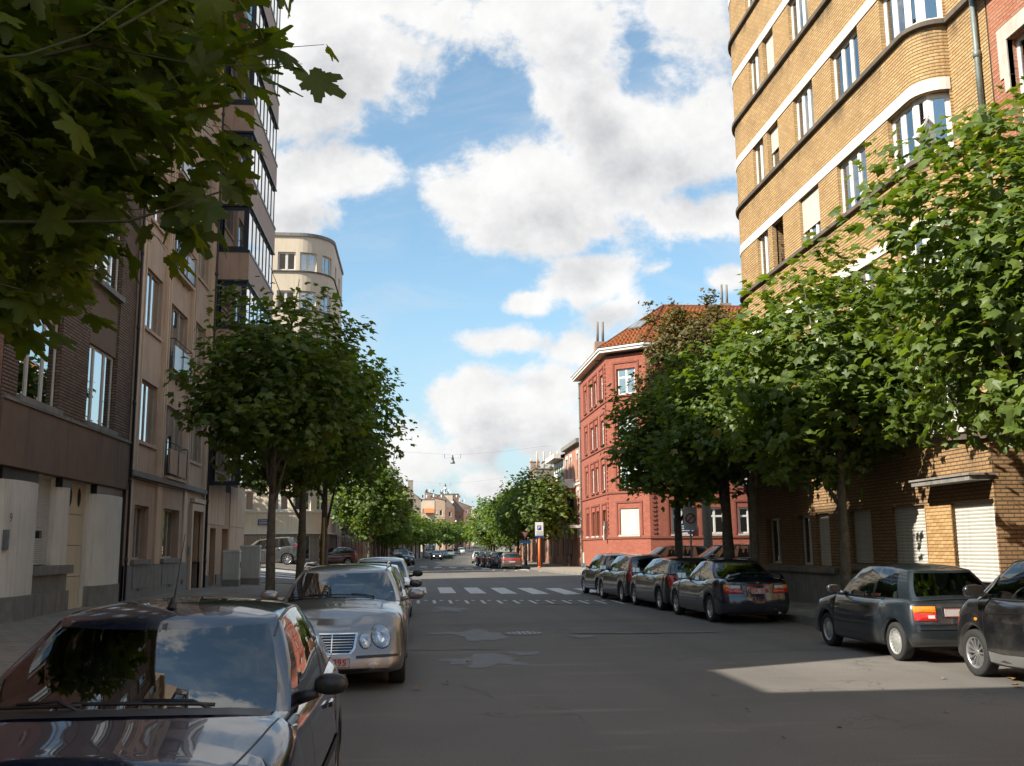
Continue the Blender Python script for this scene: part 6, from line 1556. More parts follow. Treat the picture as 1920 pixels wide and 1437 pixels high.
    def cabin(s):
        sp = s.sp; zf = sp['zseat'] if 'zseat' in sp else sp['H']-1.02
        for (x, y) in [(sp.get('fseat', .05), .36), (sp.get('fseat', .05), -.36)] + ([] if sp.get('two') else [(sp.get('fseat', .05)-.85, .38), (sp.get('fseat', .05)-.85, -.38)]):
            if y > sp['wbs']-.3: y = sp['wbs']-.3
            q = MB(); w = .235
            prof = [(-.08, 0), (-.02, .02), (.02, .25), (-.08, .56), (-.12, .60), (-.20, .58), (-.14, .3), (-.14, .02)]
            for (a, b) in zip(prof, prof[1:]+prof[:1]):
                q.quad((x+a[0]-.1, y-w, zf+a[1]), (x+a[0]-.1, y+w, zf+a[1]), (x+b[0]-.1, y+w*.9, zf+b[1]), (x+b[0]-.1, y-w*.9, zf+b[1]), None, True)
            for sg in (-1, 1): q.poly([(x+a-.1, y+sg*w, zf+b) for a, b in prof])
            q.hexa([(x-.2, y-w, zf-.12), (x+.38, y-w, zf-.1), (x+.38, y+w, zf-.1), (x-.2, y+w, zf-.12), (x-.2, y-w, zf+.03), (x+.38, y-w, zf+.07), (x+.38, y+w, zf+.07), (x-.2, y+w, zf+.03)])
            o = q.build('seat', M['seat'], s.root)
            q = MB(); q.hexa([(x-.26, y-.12, zf+.60), (x-.18, y-.12, zf+.60), (x-.18, y+.12, zf+.60), (x-.26, y+.12, zf+.60), (x-.28, y-.10, zf+.78), (x-.20, y-.10, zf+.78), (x-.20, y+.10, zf+.78), (x-.28, y+.10, zf+.78)]); q.build('headrest', M['seat'], o)
        # dashboard, steering wheel
        xb = sp['xfb']-.30; zt = s.ztop(xb)+.0; q = MB(); w = sp['wbs']-.08
        q.hexa([(xb-.42, -w, zt-.35), (xb+.2, -w, zt-.35), (xb+.2, w, zt-.35), (xb-.42, w, zt-.35), (xb-.38, -w, zt-.02), (xb+.16, -w*.9, zt+.0), (xb+.16, w*.9, zt+.0), (xb-.38, w, zt-.02)])
        q.build('dashboard', M['interior'], s.root)
        q = MB(); c = Vector((xb-.52, .36, zt-.02)); u = Vector((0, 1, 0)); v = Vector((-.45, 0, .9)).normalized()
        q.tube([c+u*.185*math.cos(R(a))+v*.185*math.sin(R(a)) for a in range(0, 361, 20)], .014, 6, cap=False); q.tube([c-u*.18, c+u*.18], .014, 5); q.build('steering_wheel', M['trim'], s.root)
    # ---- details projected on the body
    def hit(s, d, u, z):
        d = Vector(d).normalized(); ua = Vector((-d.y, d.x, 0)) if abs(d.z) < .5 else None
        if ua is None: o = Vector((u, z, 5)); dr = Vector((0, 0, -1))
        elif abs(d.x) > .5: sx = math.copysign(1, d.x); o = Vector((sx*(s.sp['L']/2-.2), u*sx, z)) + d*6; dr = -d
        else: o = d*6 + ua*u + Vector((0, 0, z)); dr = -d
        h = s.bvh.ray_cast(o, dr)
        if h[0] is None or abs(h[1].dot(dr)) < .22: return None
        n = h[1]; n = n if n.dot(dr) < 0 else -n; return h[0], n, -dr
    def patch(s, name, m, d, outline, off=.006, dome=0.0, parent=None, flat=False):
        cx = sum(p[0] for p in outline)/len(outline); cz = sum(p[1] for p in outline)/len(outline); pts = []
        for a, b in zip(outline, outline[1:]+outline[:1]):
            n = max(1, int(math.hypot(b[0]-a[0], b[1]-a[1])/.05)); pts += [(a[0]+(b[0]-a[0])*i/n, a[1]+(b[1]-a[1])*i/n) for i in range(n)]
        ks = [1.0, .985, .8, .5, .22]; V = []; n = len(pts)
        for ri, k in enumerate([1.0] + ks):
            for (u, z) in pts:
                uu, zz = cx+(u-cx)*k, cz+(z-cz)*k; h = s.hit(d, uu, zz)
                if h is None: h = s.hit(d, cx+(u-cx)*k*.9, cz+(z-cz)*k*.9) or s.hit(d, cx, cz)
                if h is None: return None
                o_ = -.012 if ri == 0 else off + dome*(1-k*k); V.append(h[0] + h[1]*o_)
        h = s.hit(d, cx, cz); 
        if h is None: return None
        V.append(h[0]+h[1]*(off+dome)); F = []
        for r_ in range(len(ks)):
            for i in range(n): F.append((r_*n+i, r_*n+(i+1) % n, (r_+1)*n+(i+1) % n, (r_+1)*n+i))
        c = len(V)-1
        for i in range(n): F.append((len(ks)*n+i, len(ks)*n+(i+1) % n, c))
        me = bpy.data.meshes.new(name); me.from_pydata([v[:] for v in V], [], F); me.materials.append(M[m] if isinstance(m, str) else m)
        me.polygons.foreach_set('use_smooth', [i >= n for i in range(len(F))]); me.update(); o = bpy.data.objects.new(name, me); link(o, parent or s.root); return o
    def strip(s, name, m, d, line, w=.006, off=.0025, parent=None, closed=False):
        """thin moulding or shut line that follows the body"""
        pts = []; ln = line + ([line[0]] if closed else [])
        for a, b in zip(ln[:-1], ln[1:]):
            n = max(1, int(math.hypot(b[0]-a[0], b[1]-a[1])/.05)); pts += [(a[0]+(b[0]-a[0])*i/n, a[1]+(b[1]-a[1])*i/n) for i in range(n)]
        pts.append(ln[-1]); q = MB(); prev = None
        for i, (u, z) in enumerate(pts):
            a, b = pts[max(0, i-1)], pts[min(len(pts)-1, i+1)]; dx, dz = b[0]-a[0], b[1]-a[1]; L = math.hypot(dx, dz) or 1; nx, nz = -dz/L*w/2, dx/L*w/2
            h1, h2 = s.hit(d, u+nx, z+nz), s.hit(d, u-nx, z-nz)
            if h1 is None or h2 is None: prev = None; continue
            cur = (h1[0]+h1[1]*off, h2[0]+h2[1]*off)
            if prev and (cur[0]-prev[0]).length < .2: q.quad(tuple(prev[0]), tuple(prev[1]), tuple(cur[1]), tuple(cur[0]))
            prev = cur
        return q.build(name, M[m] if isinstance(m, str) else m, parent or s.root)
    def both(s, fn, *a, **k):
        """run for left and mirrored right; outline given for the left (u>0 seen from front/rear)"""
        name, m, d, ol = a[:4]; d = Vector(d)
        if abs(d.y) > .99 and abs(d.x) < .01:      # side panels: same x, other side
            fn(name, m, (0, 1, 0), [(-p[0], p[1]) for p in ol], *a[4:], **k); return fn(name, m, (0, -1, 0), ol, *a[4:], **k)
        fn(name, m, (d.x, d.y, 0), ol, *a[4:], **k); return fn(name, m, (d.x, -d.y, 0), [(-p[0], p[1]) for p in ol], *a[4:], **k)
    def doors(s, xs, zlo, arch=True):
        """shut lines; xs: list of x at door edges front to rear"""
        sp = s.sp
        for sg in (1, -1):
            f = (lambda p: (-p[0], p[1])) if sg > 0 else (lambda p: p)
            for x in xs: s.strip('door_seam', 'trim', (0, sg, 0), [f((x, zlo)), f((x, s.ztop(x)-.03))], .007, .0015)
            s.strip('door_seam', 'trim', (0, sg, 0), [f((xs[0], zlo)), f((xs[-1], zlo))], .008, .0015)
            for x in xs[1:]:
                q = MB(); h = s.hit((0, sg, 0), -(x+.16) if sg > 0 else x+.16, s.ztop(x)-.14)
                if h: p = h[0]+h[1]*.022; q.obox(p, (.085, 0, 0), h[1]*.012, (0, 0, .014)); q.build('door_handle', sp.get('handle', s.pm), s.root)
    def mirror_(s, m, x=None, big=1.0):
        sp = s.sp; x = x if x is not None else sp['xfb']-.50; z = s.ztop(x)+.07
        for sg in (1, -1):
            y = sg*(sp['wbs']+.05); q = MB(); cc = Vector((x, y+sg*.145*big, z+.02)); n1, n2 = 10, 14
            for i in range(n1+1):
                th = math.pi*i/n1
                for j in range(n2):
                    ph = 2*math.pi*j/n2; px_ = .055*math.cos(th) if math.cos(th) > 0 else .10*math.cos(th)*.35
                    q.v.append((cc.x+px_*1.35*big, cc.y+.125*big*abs(math.sin(th))**.7*math.copysign(abs(math.cos(ph))**.85, math.cos(ph)), cc.z+.078*big*abs(math.sin(th))**.7*math.copysign(abs(math.sin(ph))**.85, math.sin(ph))))
            for i in range(n1):
                for j in range(n2): q.f.append((i*n2+j, i*n2+(j+1) % n2, (i+1)*n2+(j+1) % n2, (i+1)*n2+j)); q.uv.append(None); q.sm.append(True)
            q.tube([(x-.01, sg*(sp['wbs']-.02), z-.05), (cc.x, cc.y-sg*.07, cc.z-.04)], [.035, .028], 8); o = q.build('wing_mirror', m, s.root)
            q = MB(); q.obox((cc.x-.052*big, cc.y, cc.z), (.003, 0, 0), (0, .10*big, 0), (0, 0, .06*big)); q.build('mirror_glass', M['mirror'], o)
    def plate(s, d, z, text=None, w=.50, h=.105, y=0.0, part=False):
        hh = s.hit((d, 0, 0), y*d, z)
        if not hh: return
        p = hh[0]; q = MB(); x = p.x + d*.012; q.box(min(x, x-d*.02), max(x, x-d*.02), y-w/2, y+w/2, z-h/2, z+h/2); o = q.build('number_plate', M['plate'], s.root)
        q = MB()
        for (a, b, c, e) in ((y-w/2, y+w/2, z+h/2-.006, z+h/2), (y-w/2, y+w/2, z-h/2, z-h/2+.006), (y-w/2, y-w/2+.006, z-h/2, z+h/2), (y+w/2-.006, y+w/2, z-h/2, z+h/2)): q.box(min(x, x+d*.001), max(x, x+d*.001), a, b, c, e)
        q.build('plate_edge', M['plate_red'], o)
        if text:
            text_mesh(text, h*1.0, M['plate_red'], o, (x+d*.0025, y+(.045 if len(text) < 4 else 0), z), (R(90), 0, R(90) if d > 0 else R(-90)), bold=.0018)
        return o
    def wiper(s, front=True, n=2):
        sp = s.sp
        for k in range(n):
            y0 = (.45, -.12)[k] if n == 2 else .1; q = MB(); pts = []
            for i in range(9):
                f = i/8; y = y0-.62*f; xx = sp['xfb']-sp.get('wbow', .2)*(y/sp['wbs'])**2-.05-.03*f; h = s.hit((0, 0, 1), xx, y)
                if h: pts.append(h[0]+Vector((0, 0, .022)))
            if len(pts) > 2: q.tube(pts, .009, 5); q.tube([pts[0]+Vector((.03, 0, -.02)), pts[0]+Vector((0, -.1, .02)), pts[4]+Vector((.0, 0, .014))], .008, 5); q.build('wiper', M['trim'], s.root)
WM = {}
def wheelmesh(part, style):
    k = (part, style)
    if k in WM: return WM[k]
    q = MB(); r = .31
    if part == 'tyre':
        q.lathe([(.205, -.085), (.225, -.095), (.285, -.098), (.304, -.085), (.310, -.05), (.310, .05), (.304, .085), (.285, .098), (.225, .095), (.205, .085), (.205, -.085)], axis='y', n=32); WM[k] = q.mesh('wheel', M['tyre']); return WM[k]
    rr = .208; mm = 'alloy' if style != 'cap' else 'hubcap'
    q.lathe([(rr, .088), (rr-.010, .090), (rr-.022, .070), (rr-.024, -.07)], axis='y', n=32)
    q.lathe([(.0, .020 if style == 'cap' else -.02), (rr-.024, .0 if style == 'cap' else -.03)], axis='y', n=24) if style == 'cap' else None
    if style == 'cap':
        q.lathe([(.0, .074), (.06, .074), (.075, .066), (.13, .070), (.135, .064)], axis='y', n=24)
        for i in range(18):
            a = R(i*20); c = Vector((math.cos(a), 0, math.sin(a))); t = Vector((-math.sin(a), 0, math.cos(a))); q.obox(c*.158+Vector((0, .056, 0)), c*.030, t*.016, Vector((0, .012, 0)))
    else:
        n = 5 if style == 'five' else (7 if style == 'seven' else 12); w = {'five': .030, 'seven': .022}.get(style, .009)
        q.lathe([(.0, .062), (.035, .062), (.05, .05), (.052, .02)], axis='y', n=16)
        for i in range(n):
            a = 2*math.pi*i/n; c = Vector((math.cos(a), 0, math.sin(a))); t = Vector((-math.sin(a), 0, math.cos(a))); up = Vector((0, 1, 0))
            p0, p1 = c*.03, c*(rr-.012)
            q.hexa([tuple(v) for v in (p0-t*w+up*.02, p1-t*w*1.3+up*.045, p1+t*w*1.3+up*.045, p0+t*w+up*.02, p0-t*w+up*.055, p1-t*w*1.3+up*.080, p1+t*w*1.3+up*.080, p0+t*w+up*.055)])
    o = q; 
    back = MB(); me = q.mesh('rim', [M[mm], M['trim']])
    # dark drum behind the spokes
    import bmesh
    if style != 'cap':
        b = bmesh.new(); b.from_mesh(me); r2 = bmesh.ops.create_circle(b, cap_ends=True, radius=rr-.026, segments=20)
        for v in r2['verts']: x, y = v.co.x, v.co.y; v.co = Vector((x, -.01, y))
        b.faces.ensure_lookup_table(); b.faces[-1].material_index = 1; b.to_mesh(me); b.free()
    WM[k] = me; return me
def ell(cx, cz, rx, rz, n=18, rot=0.0):
    o = []
    for i in range(n):
        a = 2*math.pi*i/n; x, z = rx*math.cos(a), rz*math.sin(a); o.append((cx+x*math.cos(rot)-z*math.sin(rot), cz+x*math.sin(rot)+z*math.cos(rot)))
    return o
def lamp(c, d, outline, parent=None, m='reflector'):
    """headlamp: dark rim, reflector, clear cover"""
    d = Vector(d); r_ = None
    for sg in (1, -1):
        ol = outline if sg > 0 else [(-p[0], p[1]) for p in outline]; dd = (d.x, d.y*sg, 0)
        cx = sum(p[0] for p in ol)/len(ol); cz = sum(p[1] for p in ol)/len(ol)
        o = c.patch('headlight', 'trim', dd, [(cx+(p[0]-cx)*1.06, cz+(p[1]-cz)*1.06) for p in ol], .002)
        if o is None: continue
        c.patch('reflector', m, dd, ol, .005, 0, o); k = .45
        c.patch('bulb_housing', 'chrome', dd, ell(cx, cz, (max(p[0] for p in ol)-min(p[0] for p in ol))*.20, (max(p[1] for p in ol)-min(p[1] for p in ol))*.26, 12), .007, .012, o)
        c.patch('lens', 'lampglass', dd, ol, .010, .022, o)
KS = lambda gl, n=4: sorted(set([0, .03, 1.0, .97] + [round(a+(b-a)*i/n, 4) for a, b in gl for i in range(n+1)]))
def spec(L, W, H, wb, fo, wr, zn, zh, zt, xfb, xft, xrt, xrb, gS, **k):
    L2 = L/2
    d = dict(L=L, W=W, H=H, wb=wb, fo=fo, wr=wr, zb=.20, xfb=xfb, xft=xft, xrt=xrt, xrb=xrb, wbs=W/2-.085, wts=W/2-.27, gS=gS, ks=KS(gS))
    d['top'] = [(-L2, zt-.04), (-L2+.25, zt), (xrb+.2, zt+.01), ((xfb+xrb)/2, zh-.01), (xfb-.1, zh), ((xfb+L2)/2, zh-(zh-zn)*.32), (L2-.3, zn+.05), (L2-.08, zn), (L2, zn-.03)]
    d.update(k); return d
P_ = {}
P_['navy'] = paint('navy_paint', (0.005, 0.010, 0.034), 0.1, .22)
P_['silver'] = paint('champagne_silver_paint', (0.29, 0.28, 0.27), .72, .30)
P_['white'] = paint('white_car_paint', (0.62, 0.64, 0.66), 0.1, .3)
P_['bluegrey'] = paint('blue_grey_paint', (0.018, 0.026, 0.035), .35, .28)
P_['darkblue'] = paint('dark_blue_paint', (0.008, 0.016, 0.034), .3, .25)
P_['black'] = paint('black_paint', (0.008, 0.008, 0.009), 0.1, .22)
P_['dgrey'] = paint('dark_grey_paint', (0.030, 0.032, 0.036), .4, .28)
P_['grey'] = paint('grey_paint', (0.11, 0.115, 0.12), .5, .3)
P_['taupe'] = paint('taupe_paint', (0.13, 0.125, 0.105), .5, .32)
P_['lsilver'] = paint('light_silver_paint', (0.42, 0.43, 0.44), .7, .3)
P_['red'] = paint('dark_red_paint', (0.11, 0.012, 0.010), .2, .28)
P_['yellow'] = paint('yellow_paint', (0.60, 0.40, 0.04), 0, .3)
P_['blue'] = paint('mid_blue_paint', (0.05, 0.11, 0.20), .3, .3)

# ---- 1. dark hatchback filling the lower left corner, nose towards the camera
s = spec(4.35, 1.74, 1.415, 2.56, .92, .30, .64, .935, .93, 1.04, .10, -1.42, -1.98, [(.10, .56), (.60, .86)], blackpillar=True, crown=.07, wbow=.26, wheel='five')
nc = Car('parked_car', 'dark navy hatchback in the lower left foreground, sky mirrored in its windscreen', (-1.37, 5.78, 0), -90, s, P_['navy'])
nc.mirror_(M['trim'], .42, .70); nc.doors([.40, -.70], .32); nc.wiper()
lamp(nc, (.93, .36, 0), [(.36, .58), (.66, .58), (.76, .66), (.62, .72), (.36, .67)])
nc.patch('grille', 'trim', (1, 0, 0), [(-.34, .50), (.34, .50), (.38, .62), (-.38, .62)], .004); nc.plate(1, .42)
nc.strip('bonnet_seam', 'trim', (0, 0, 1), [(1.9, -.60), (1.2, -.71), (.92, -.745)], .008); nc.strip('bonnet_seam', 'trim', (0, 0, 1), [(1.9, .60), (1.2, .71), (.92, .745)], .008)
for sg in (1, -1): nc.strip('side_moulding', 'trim', (0, sg, 0), [(-.9*sg, .52), (1.1*sg, .52)] if sg > 0 else [(-1.1, .52), (.9, .52)], .05, .008)
q = MB(); q.tube([(-.10, .0, 1.37), (-.16, 0, 1.43)], [.028, .02], 8); q.tube([(-.16, 0, 1.43), (-.36, 0, 1.80)], [.004, .002], 5); q.build('aerial', M['trim'], nc.root)
# windscreen header and cowl, roof seams
nc.strip('roof_seam', 'trim', (0, 0, 1), [(.10, .60), (-1.3, .60)], .012); nc.strip('roof_seam', 'trim', (0, 0, 1), [(.10, -.60), (-1.3, -.60)], .012)
q = MB(); pts = []
for i in range(17):
    y = -.70+1.4*i/16; x = s['xfb']+.035-s['wbow']*(y/s['wbs'])**2; h = nc.hit((0, 0, 1), x, y)
    if h: pts.append(h[0]+Vector((0, 0, .006)))
for a, b in zip(pts[:-1], pts[1:]): q.quad(tuple(a+Vector((.045, 0, -.004))), tuple(b+Vector((.045, 0, -.004))), tuple(b+Vector((-.05, 0, .012))), tuple(a+Vector((-.05, 0, .012))))
q.build('cowl', M['trim'], nc.root)

# ---- 2. silver estate behind it
s = spec(4.82, 1.82, 1.49, 2.85, .86, .325, .70, .985, 1.0, .98, .22, -2.0, -2.32, [(.09, .34), (.37, .62), (.65, .90)], blackpillar=True, crown=.075, wheel='seven', wbow=.25, dF=[.12, .04, .0, 0, .02, .07, .12, .16, .20, .26, .36])
mc = Car('parked_car', 'champagne silver estate car with twin round headlamps and a slatted grille, facing the camera', (-1.03, 15.0, 0), -90, s, P_['silver'])
mc.mirror_(P_['silver'], .50); mc.doors([.62, -.38, -1.35], .34); mc.wiper()
lamp(mc, (.96, .28, 0), ell(.615, .63, .125, .135)); lamp(mc, (.985, .17, 0), ell(.40, .585, .078, .09))
gr = mc.patch('grille', 'chrome', (1, 0, 0), [(-.24, .44), (.24, .44), (.285, .50), (.31, .68), (-.31, .68), (-.285, .50)], .006)
mc.patch('grille_mesh', 'trim', (1, 0, 0), [(-.215, .455), (.215, .455), (.258, .505), (.28, .662), (-.28, .662), (-.258, .505)], .012, 0, gr)
for k in range(6):
    z = .478+.031*k; mc.strip('grille_slat', 'chrome', (1, 0, 0), [(-.235-.008*k, z), (.235+.008*k, z)], .0055, .018, gr)
mc.strip('grille_slat', 'chrome', (1, 0, 0), [(0, .45), (0, .665)], .012, .020, gr)
mc.plate(1, .345, '895', .34, .105, .06)
mc.patch('air_intake', 'trim', (1, 0, 0), [(-.42, .215), (.42, .215), (.50, .275), (-.50, .275)], .004); 
for sg in (1, -1): mc.patch('fog_lamp', 'clear_lamp', (.97, .24*sg, 0), ell(.48*sg, .31, .07, .035), .008, .01)
mc.strip('bumper_moulding', 'trim', (1, 0, 0), [(-.80, .41), (-.30, .405)], .028, .008); mc.strip('bumper_moulding', 'trim', (1, 0, 0), [(.30, .405), (.80, .41)], .028, .008)
for y0 in (-1, 1):
    q = MB(); q.tube([(.0, .60*y0, 1.44), (-.15, .60*y0, 1.50), (-1.6, .60*y0, 1.50), (-1.75, .60*y0, 1.44)], .016, 6); q.build('roof_rail', M['chrome'], mc.root)
q = MB(); q.box(.38, .56, .05, .31, 1.03, 1.033); q.build('parking_card', M['plate'], mc.root)
q = MB(); q.tube([(1.95, 0, .80), (1.93, 0, .87)], .006, 5); q.build('bonnet_ornament', M['chrome'], mc.root)

# ---- 3/4. the two cars parked behind the estate
s = spec(4.0, 1.70, 1.43, 2.5, .8, .30, .66, .95, .95, .85, .2, -1.3, -1.85, [(.10, .50), (.54, .86)], blackpillar=True)
c3 = Car('parked_car', 'dark grey car behind the silver estate, only its wing mirror and roof edge showing', (-.98, 20.4, 0), -90, s, P_['dgrey']); c3.mirror_(P_['dgrey'], .42)
s = spec(4.1, 1.72, 1.50, 2.5, .8, .30, .68, .98, .98, .90, .22, -1.4, -1.9, [(.10, .50), (.54, .86)], blackpillar=True)
c4 = Car('parked_car', 'white car with black wing mirror, third in the left row behind the silver estate', (-.96, 27.3, 0), -90, s, P_['white']); c4.mirror_(M['trim'], .45, 1.1); c4.doors([.55, -.5], .32)
s = spec(4.0, 1.70, 1.45, 2.5, .8, .30, .68, .95, .95, .85, .2, -1.3, -1.85, [(.10, .50), (.54, .86)])
c5 = Car('parked_car', 'blue car fourth in the left row, mostly hidden', (-1.15, 33.6, 0), -90, s, P_['blue'], hi=False)

# ---- 5. small two-seater at the right edge
s = spec(2.60, 1.52, 1.56, 1.66, .50, .30, .74, 1.02, 1.05, .98, .34, -.98, -1.22, [(.07, .72)], two=True, wheel='multi', rc=.16, bow=.06, xfm=.145, dF=[.06, .02, 0, 0, .01, .02, .03, .05, .08, .12, .18], wbow=.22, crown=.05, taper=.05, fseat=-.25, handle=M['trim'], mat3=P_['lsilver'], pillar_m=3)
sm = Car('parked_car', 'small dark two-seater with silver pillars and spoked alloy wheel, cut by the right edge', (8.02, 12.05, 0), 91.5, s, P_['black'])
sm.mirror_(P_['black'], .45, 1.1)
def silver_path(pts, w): 
    for sg in (1, -1): sm.strip('safety_cell', P_['lsilver'], (0, sg, 0), [(-p[0]*sg, p[1]) for p in pts], w, .012)
silver_path([(.72, .98), (.42, 1.20), (.28, 1.40), (.10, 1.49), (-.4, 1.50)], .10); silver_path([(.52, .30), (.1, .28), (-.42, .30), (-.62, .46), (-.72, .70), (-.86, 1.0)], .12)
sm.doors([.50], .34); sm.patch('side_repeater', 'amber_lamp', (0, 1, 0), ell(-.66, .74, .035, .02), .006); lamp(sm, (.95, .3, 0), ell(.54, .70, .12, .09))
sm.strip('door_crease', 'gloss_black', (0, 1, 0), [(-.5, .82), (.3, .86)], .02, .004); sm.wiper()

# ---- 6. dark blue-grey three-door hatchback, seen from behind
s = spec(3.68, 1.60, 1.42, 2.34, .72, .28, .68, .90, .90, .92, .34, -1.36, -1.72, [(.09, .50), (.54, .86)], crown=.04, rc=.24, taper=.05, wheel='cap', gR=(.94, .14, .94), rbow=.06, lowtrim=None, rdrop=.03, bow=.08)
dh = Car('parked_car', 'dark blue-grey three-door hatchback seen from behind on the right, its flank in sun', (7.84, 15.95, 0), 91.5, s, P_['bluegrey'])
dh.mirror_(M['chrome'], .48, .95); dh.doors([.62, -.48], .32)
for sg in (1, -1):
    f = lambda pts: [(p[0]*sg, p[1]) for p in pts]; o = dh.patch('tail_light', 'trim', (-1, .12*sg, 0), f([(-.36, .60), (-.70, .60), (-.70, .835), (-.36, .835)]), .003)
    dh.patch('red_lens', 'red_lamp', (-1, .12*sg, 0), f([(-.375, .61), (-.69, .61), (-.69, .72), (-.375, .72)]), .010, .01, o); dh.patch('amber_lens', 'amber_lamp', (-1, .12*sg, 0), f([(-.375, .725), (-.69, .725), (-.69, .81), (-.375, .81)]), .010, .008, o)
    dh.patch('clear_lens', 'clear_lamp', (-1, .12*sg, 0), f([(-.40, .635), (-.50, .635), (-.50, .685), (-.40, .685)]), .022, .0, o)
    dh.strip('side_moulding', 'trim', (0, sg, 0), [(-1.25*sg if sg > 0 else -1.15, .47), (1.15*sg if sg > 0 else 1.25, .47)] if sg > 0 else [(-1.15, .47), (1.25, .47)], .02, .004)
dh.strip('bumper_moulding', 'trim', (-1, 0, 0), [(-.70, .50), (.70, .50)], .03, .008); dh.strip('bumper_moulding', 'bumper' if 'bumper' in M else 'trim', (-1, 0, 0), [(-.70, .56), (.70, .56)], .012, .008)
dh.patch('plate_recess', 'trim', (-1, 0, 0), [(-.30, .64), (.30, .64), (.30, .80), (-.30, .80)], .004); dh.plate(-1, .72, None, .52, .11); dh.strip('hatch_seam', 'trim', (-1, 0, 0), [(-.71, .87), (.71, .87)], .010)
dh.strip('badge', 'chrome', (-1, 0, 0), [(.42, .575), (.62, .575)], .018, .006); dh.strip('badge', 'chrome', (-1, 0, 0), [(.30, .895), (.42, .895)], .015, .006)

# ---- 7. dark saloon with rear spoiler
s = spec(4.43, 1.70, 1.41, 2.60, .85, .30, .66, .92, .98, .82, .16, -1.02, -1.62, [(.09, .46), (.49, .84)], blackpillar=True, crown=.05, wheel='five', gR=(.94, .14, .94), taper=.08, rc=.36, rbow=.16, dR=[.10, .04, .01, 0, 0, .02, .04, .05, .06, .08, .14])
sd_ = Car('parked_car', 'dark blue saloon with an arched boot spoiler and white number plate, in the right row', (7.42, 24.05, 0), 92.5, s, P_['darkblue'], 'carglass_dark')
sd_.mirror_(P_['lsilver'], .36); sd_.doors([.55, -.38, -1.12], .32)
for sg in (1, -1):
    f = lambda pts: [(p[0]*sg, p[1]) for p in pts]; d = (-1, .22*sg, 0)
    o = sd_.patch('tail_light', 'trim', d, f([(-.30, .66), (-.74, .66), (-.75, .86), (-.34, .86)]), .003)
    sd_.patch('red_lens', 'red_lamp', d, f([(-.32, .67), (-.73, .67), (-.74, .76), (-.33, .76)]), .010, .01, o); sd_.patch('amber_lens', 'amber_lamp', d, f([(-.60, .765), (-.735, .765), (-.74, .85), (-.61, .85)]), .010, .01, o); sd_.patch('clear_lens', 'clear_lamp', d, f([(-.36, .765), (-.59, .765), (-.60, .84), (-.38, .84)]), .010, .01, o)
sd_.plate(-1, .72, 'CEK 554', .34, .12); sd_.strip('boot_strip', 'red_lamp', (-1, 0, 0), [(-.30, .85), (.30, .85)], .012, .004); sd_.patch('badge', 'chrome', (-1, 0, 0), ell(0, .905, .035, .035, 10), .006)
q = MB(); pts = [(-1.98, -.66, .98), (-2.03, -.60, 1.06), (-2.07, -.4, 1.105), (-2.09, 0, 1.115), (-2.07, .4, 1.105), (-2.03, .60, 1.06), (-1.98, .66, .98)]
for a, b in zip(pts[:-1], pts[1:]): q.hexa([(a[0]-.09, a[1], a[2]-.012), (a[0]+.09, a[1], a[2]-.008), (b[0]+.09, b[1], b[2]-.008), (b[0]-.09, b[1], b[2]-.012), (a[0]-.07, a[1], a[2]+.014), (a[0]+.07, a[1], a[2]+.02), (b[0]+.07, b[1], b[2]+.02), (b[0]-.07, b[1], b[2]+.014)])
q.tube([(-2.05, 0, .97), (-2.07, 0, 1.10)], .02, 6); q.build('boot_spoiler', P_['darkblue'], sd_.root)
q = MB(); q.tube([(-2.05, -.45, .24), (-2.26, -.45, .24)], .028, 8); q.build('exhaust_pipe', M['chrome'], sd_.root)

# ---- 8-10. dark hatchbacks further along the right row
def rear_hatch(label, loc, hd, pm, lamps, wheel='five', H=1.45, L=4.2, tall=False, plate=None, cat='car', name='parked_car', hi=True, zt=.98, glass='carglass_dark', mir='lsilver', W=1.72):
    s = spec(L, W, H, L*.61, .82, .30, .70, .96, zt, L*.205, L*.05, -L*.42, -L*.47, [(.09, .36), (.39, .64), (.67, .90)] if L > 4 else [(.09, .46), (.49, .86)], blackpillar=True, crown=.05, wheel=wheel, gR=(.94, .14, .86), rbow=.10)
    c = Car(name, label, loc, hd, s, pm, glass, hi=hi, cat=cat); L2 = L/2
    c.mirror_(P_.get(mir, M['trim']), L*.12)
    for sg in (1, -1): c.patch('tail_light', 'red_lamp', (-1, .28*sg, 0), [(p[0]*sg, p[1]) for p in lamps], .008, .015)
    c.plate(-1, .62, plate, .5, .11); c.strip('hatch_seam', 'trim', (-1, 0, 0), [(-.6, .56), (.6, .56)], .01); c.strip('bumper_moulding', 'trim', (-1, 0, 0), [(-.7, .42), (.7, .42)], .03, .006)
    c.doors([.60, -.35, -1.15] if L > 4 else [.6, -.45], .33); return c
rear_hatch('dark grey hatchback with twin-lens tail light directly beyond the dark blue saloon', (7.32, 28.55, 0), 93, P_['dgrey'], [(-.50, .66), (-.73, .66), (-.76, .93), (-.60, .95), (-.50, .84)], H=1.43, L=4.25)
rear_hatch('dark estate with tall narrow tail lights up its rear pillars, in the right row', (7.12, 32.75, 0), 93.5, P_['bluegrey'], [(-.58, .66), (-.76, .66), (-.70, 1.22), (-.62, 1.22)], H=1.48, L=4.2, mir='bluegrey')
rear_hatch('small dark green-grey hatchback at the far end of the right row by the zebra crossing', (7.15, 36.9, 0), 93.5, P_['dgrey'], ell(-.66, .80, .10, .12), H=1.50, L=3.75, mir='red')

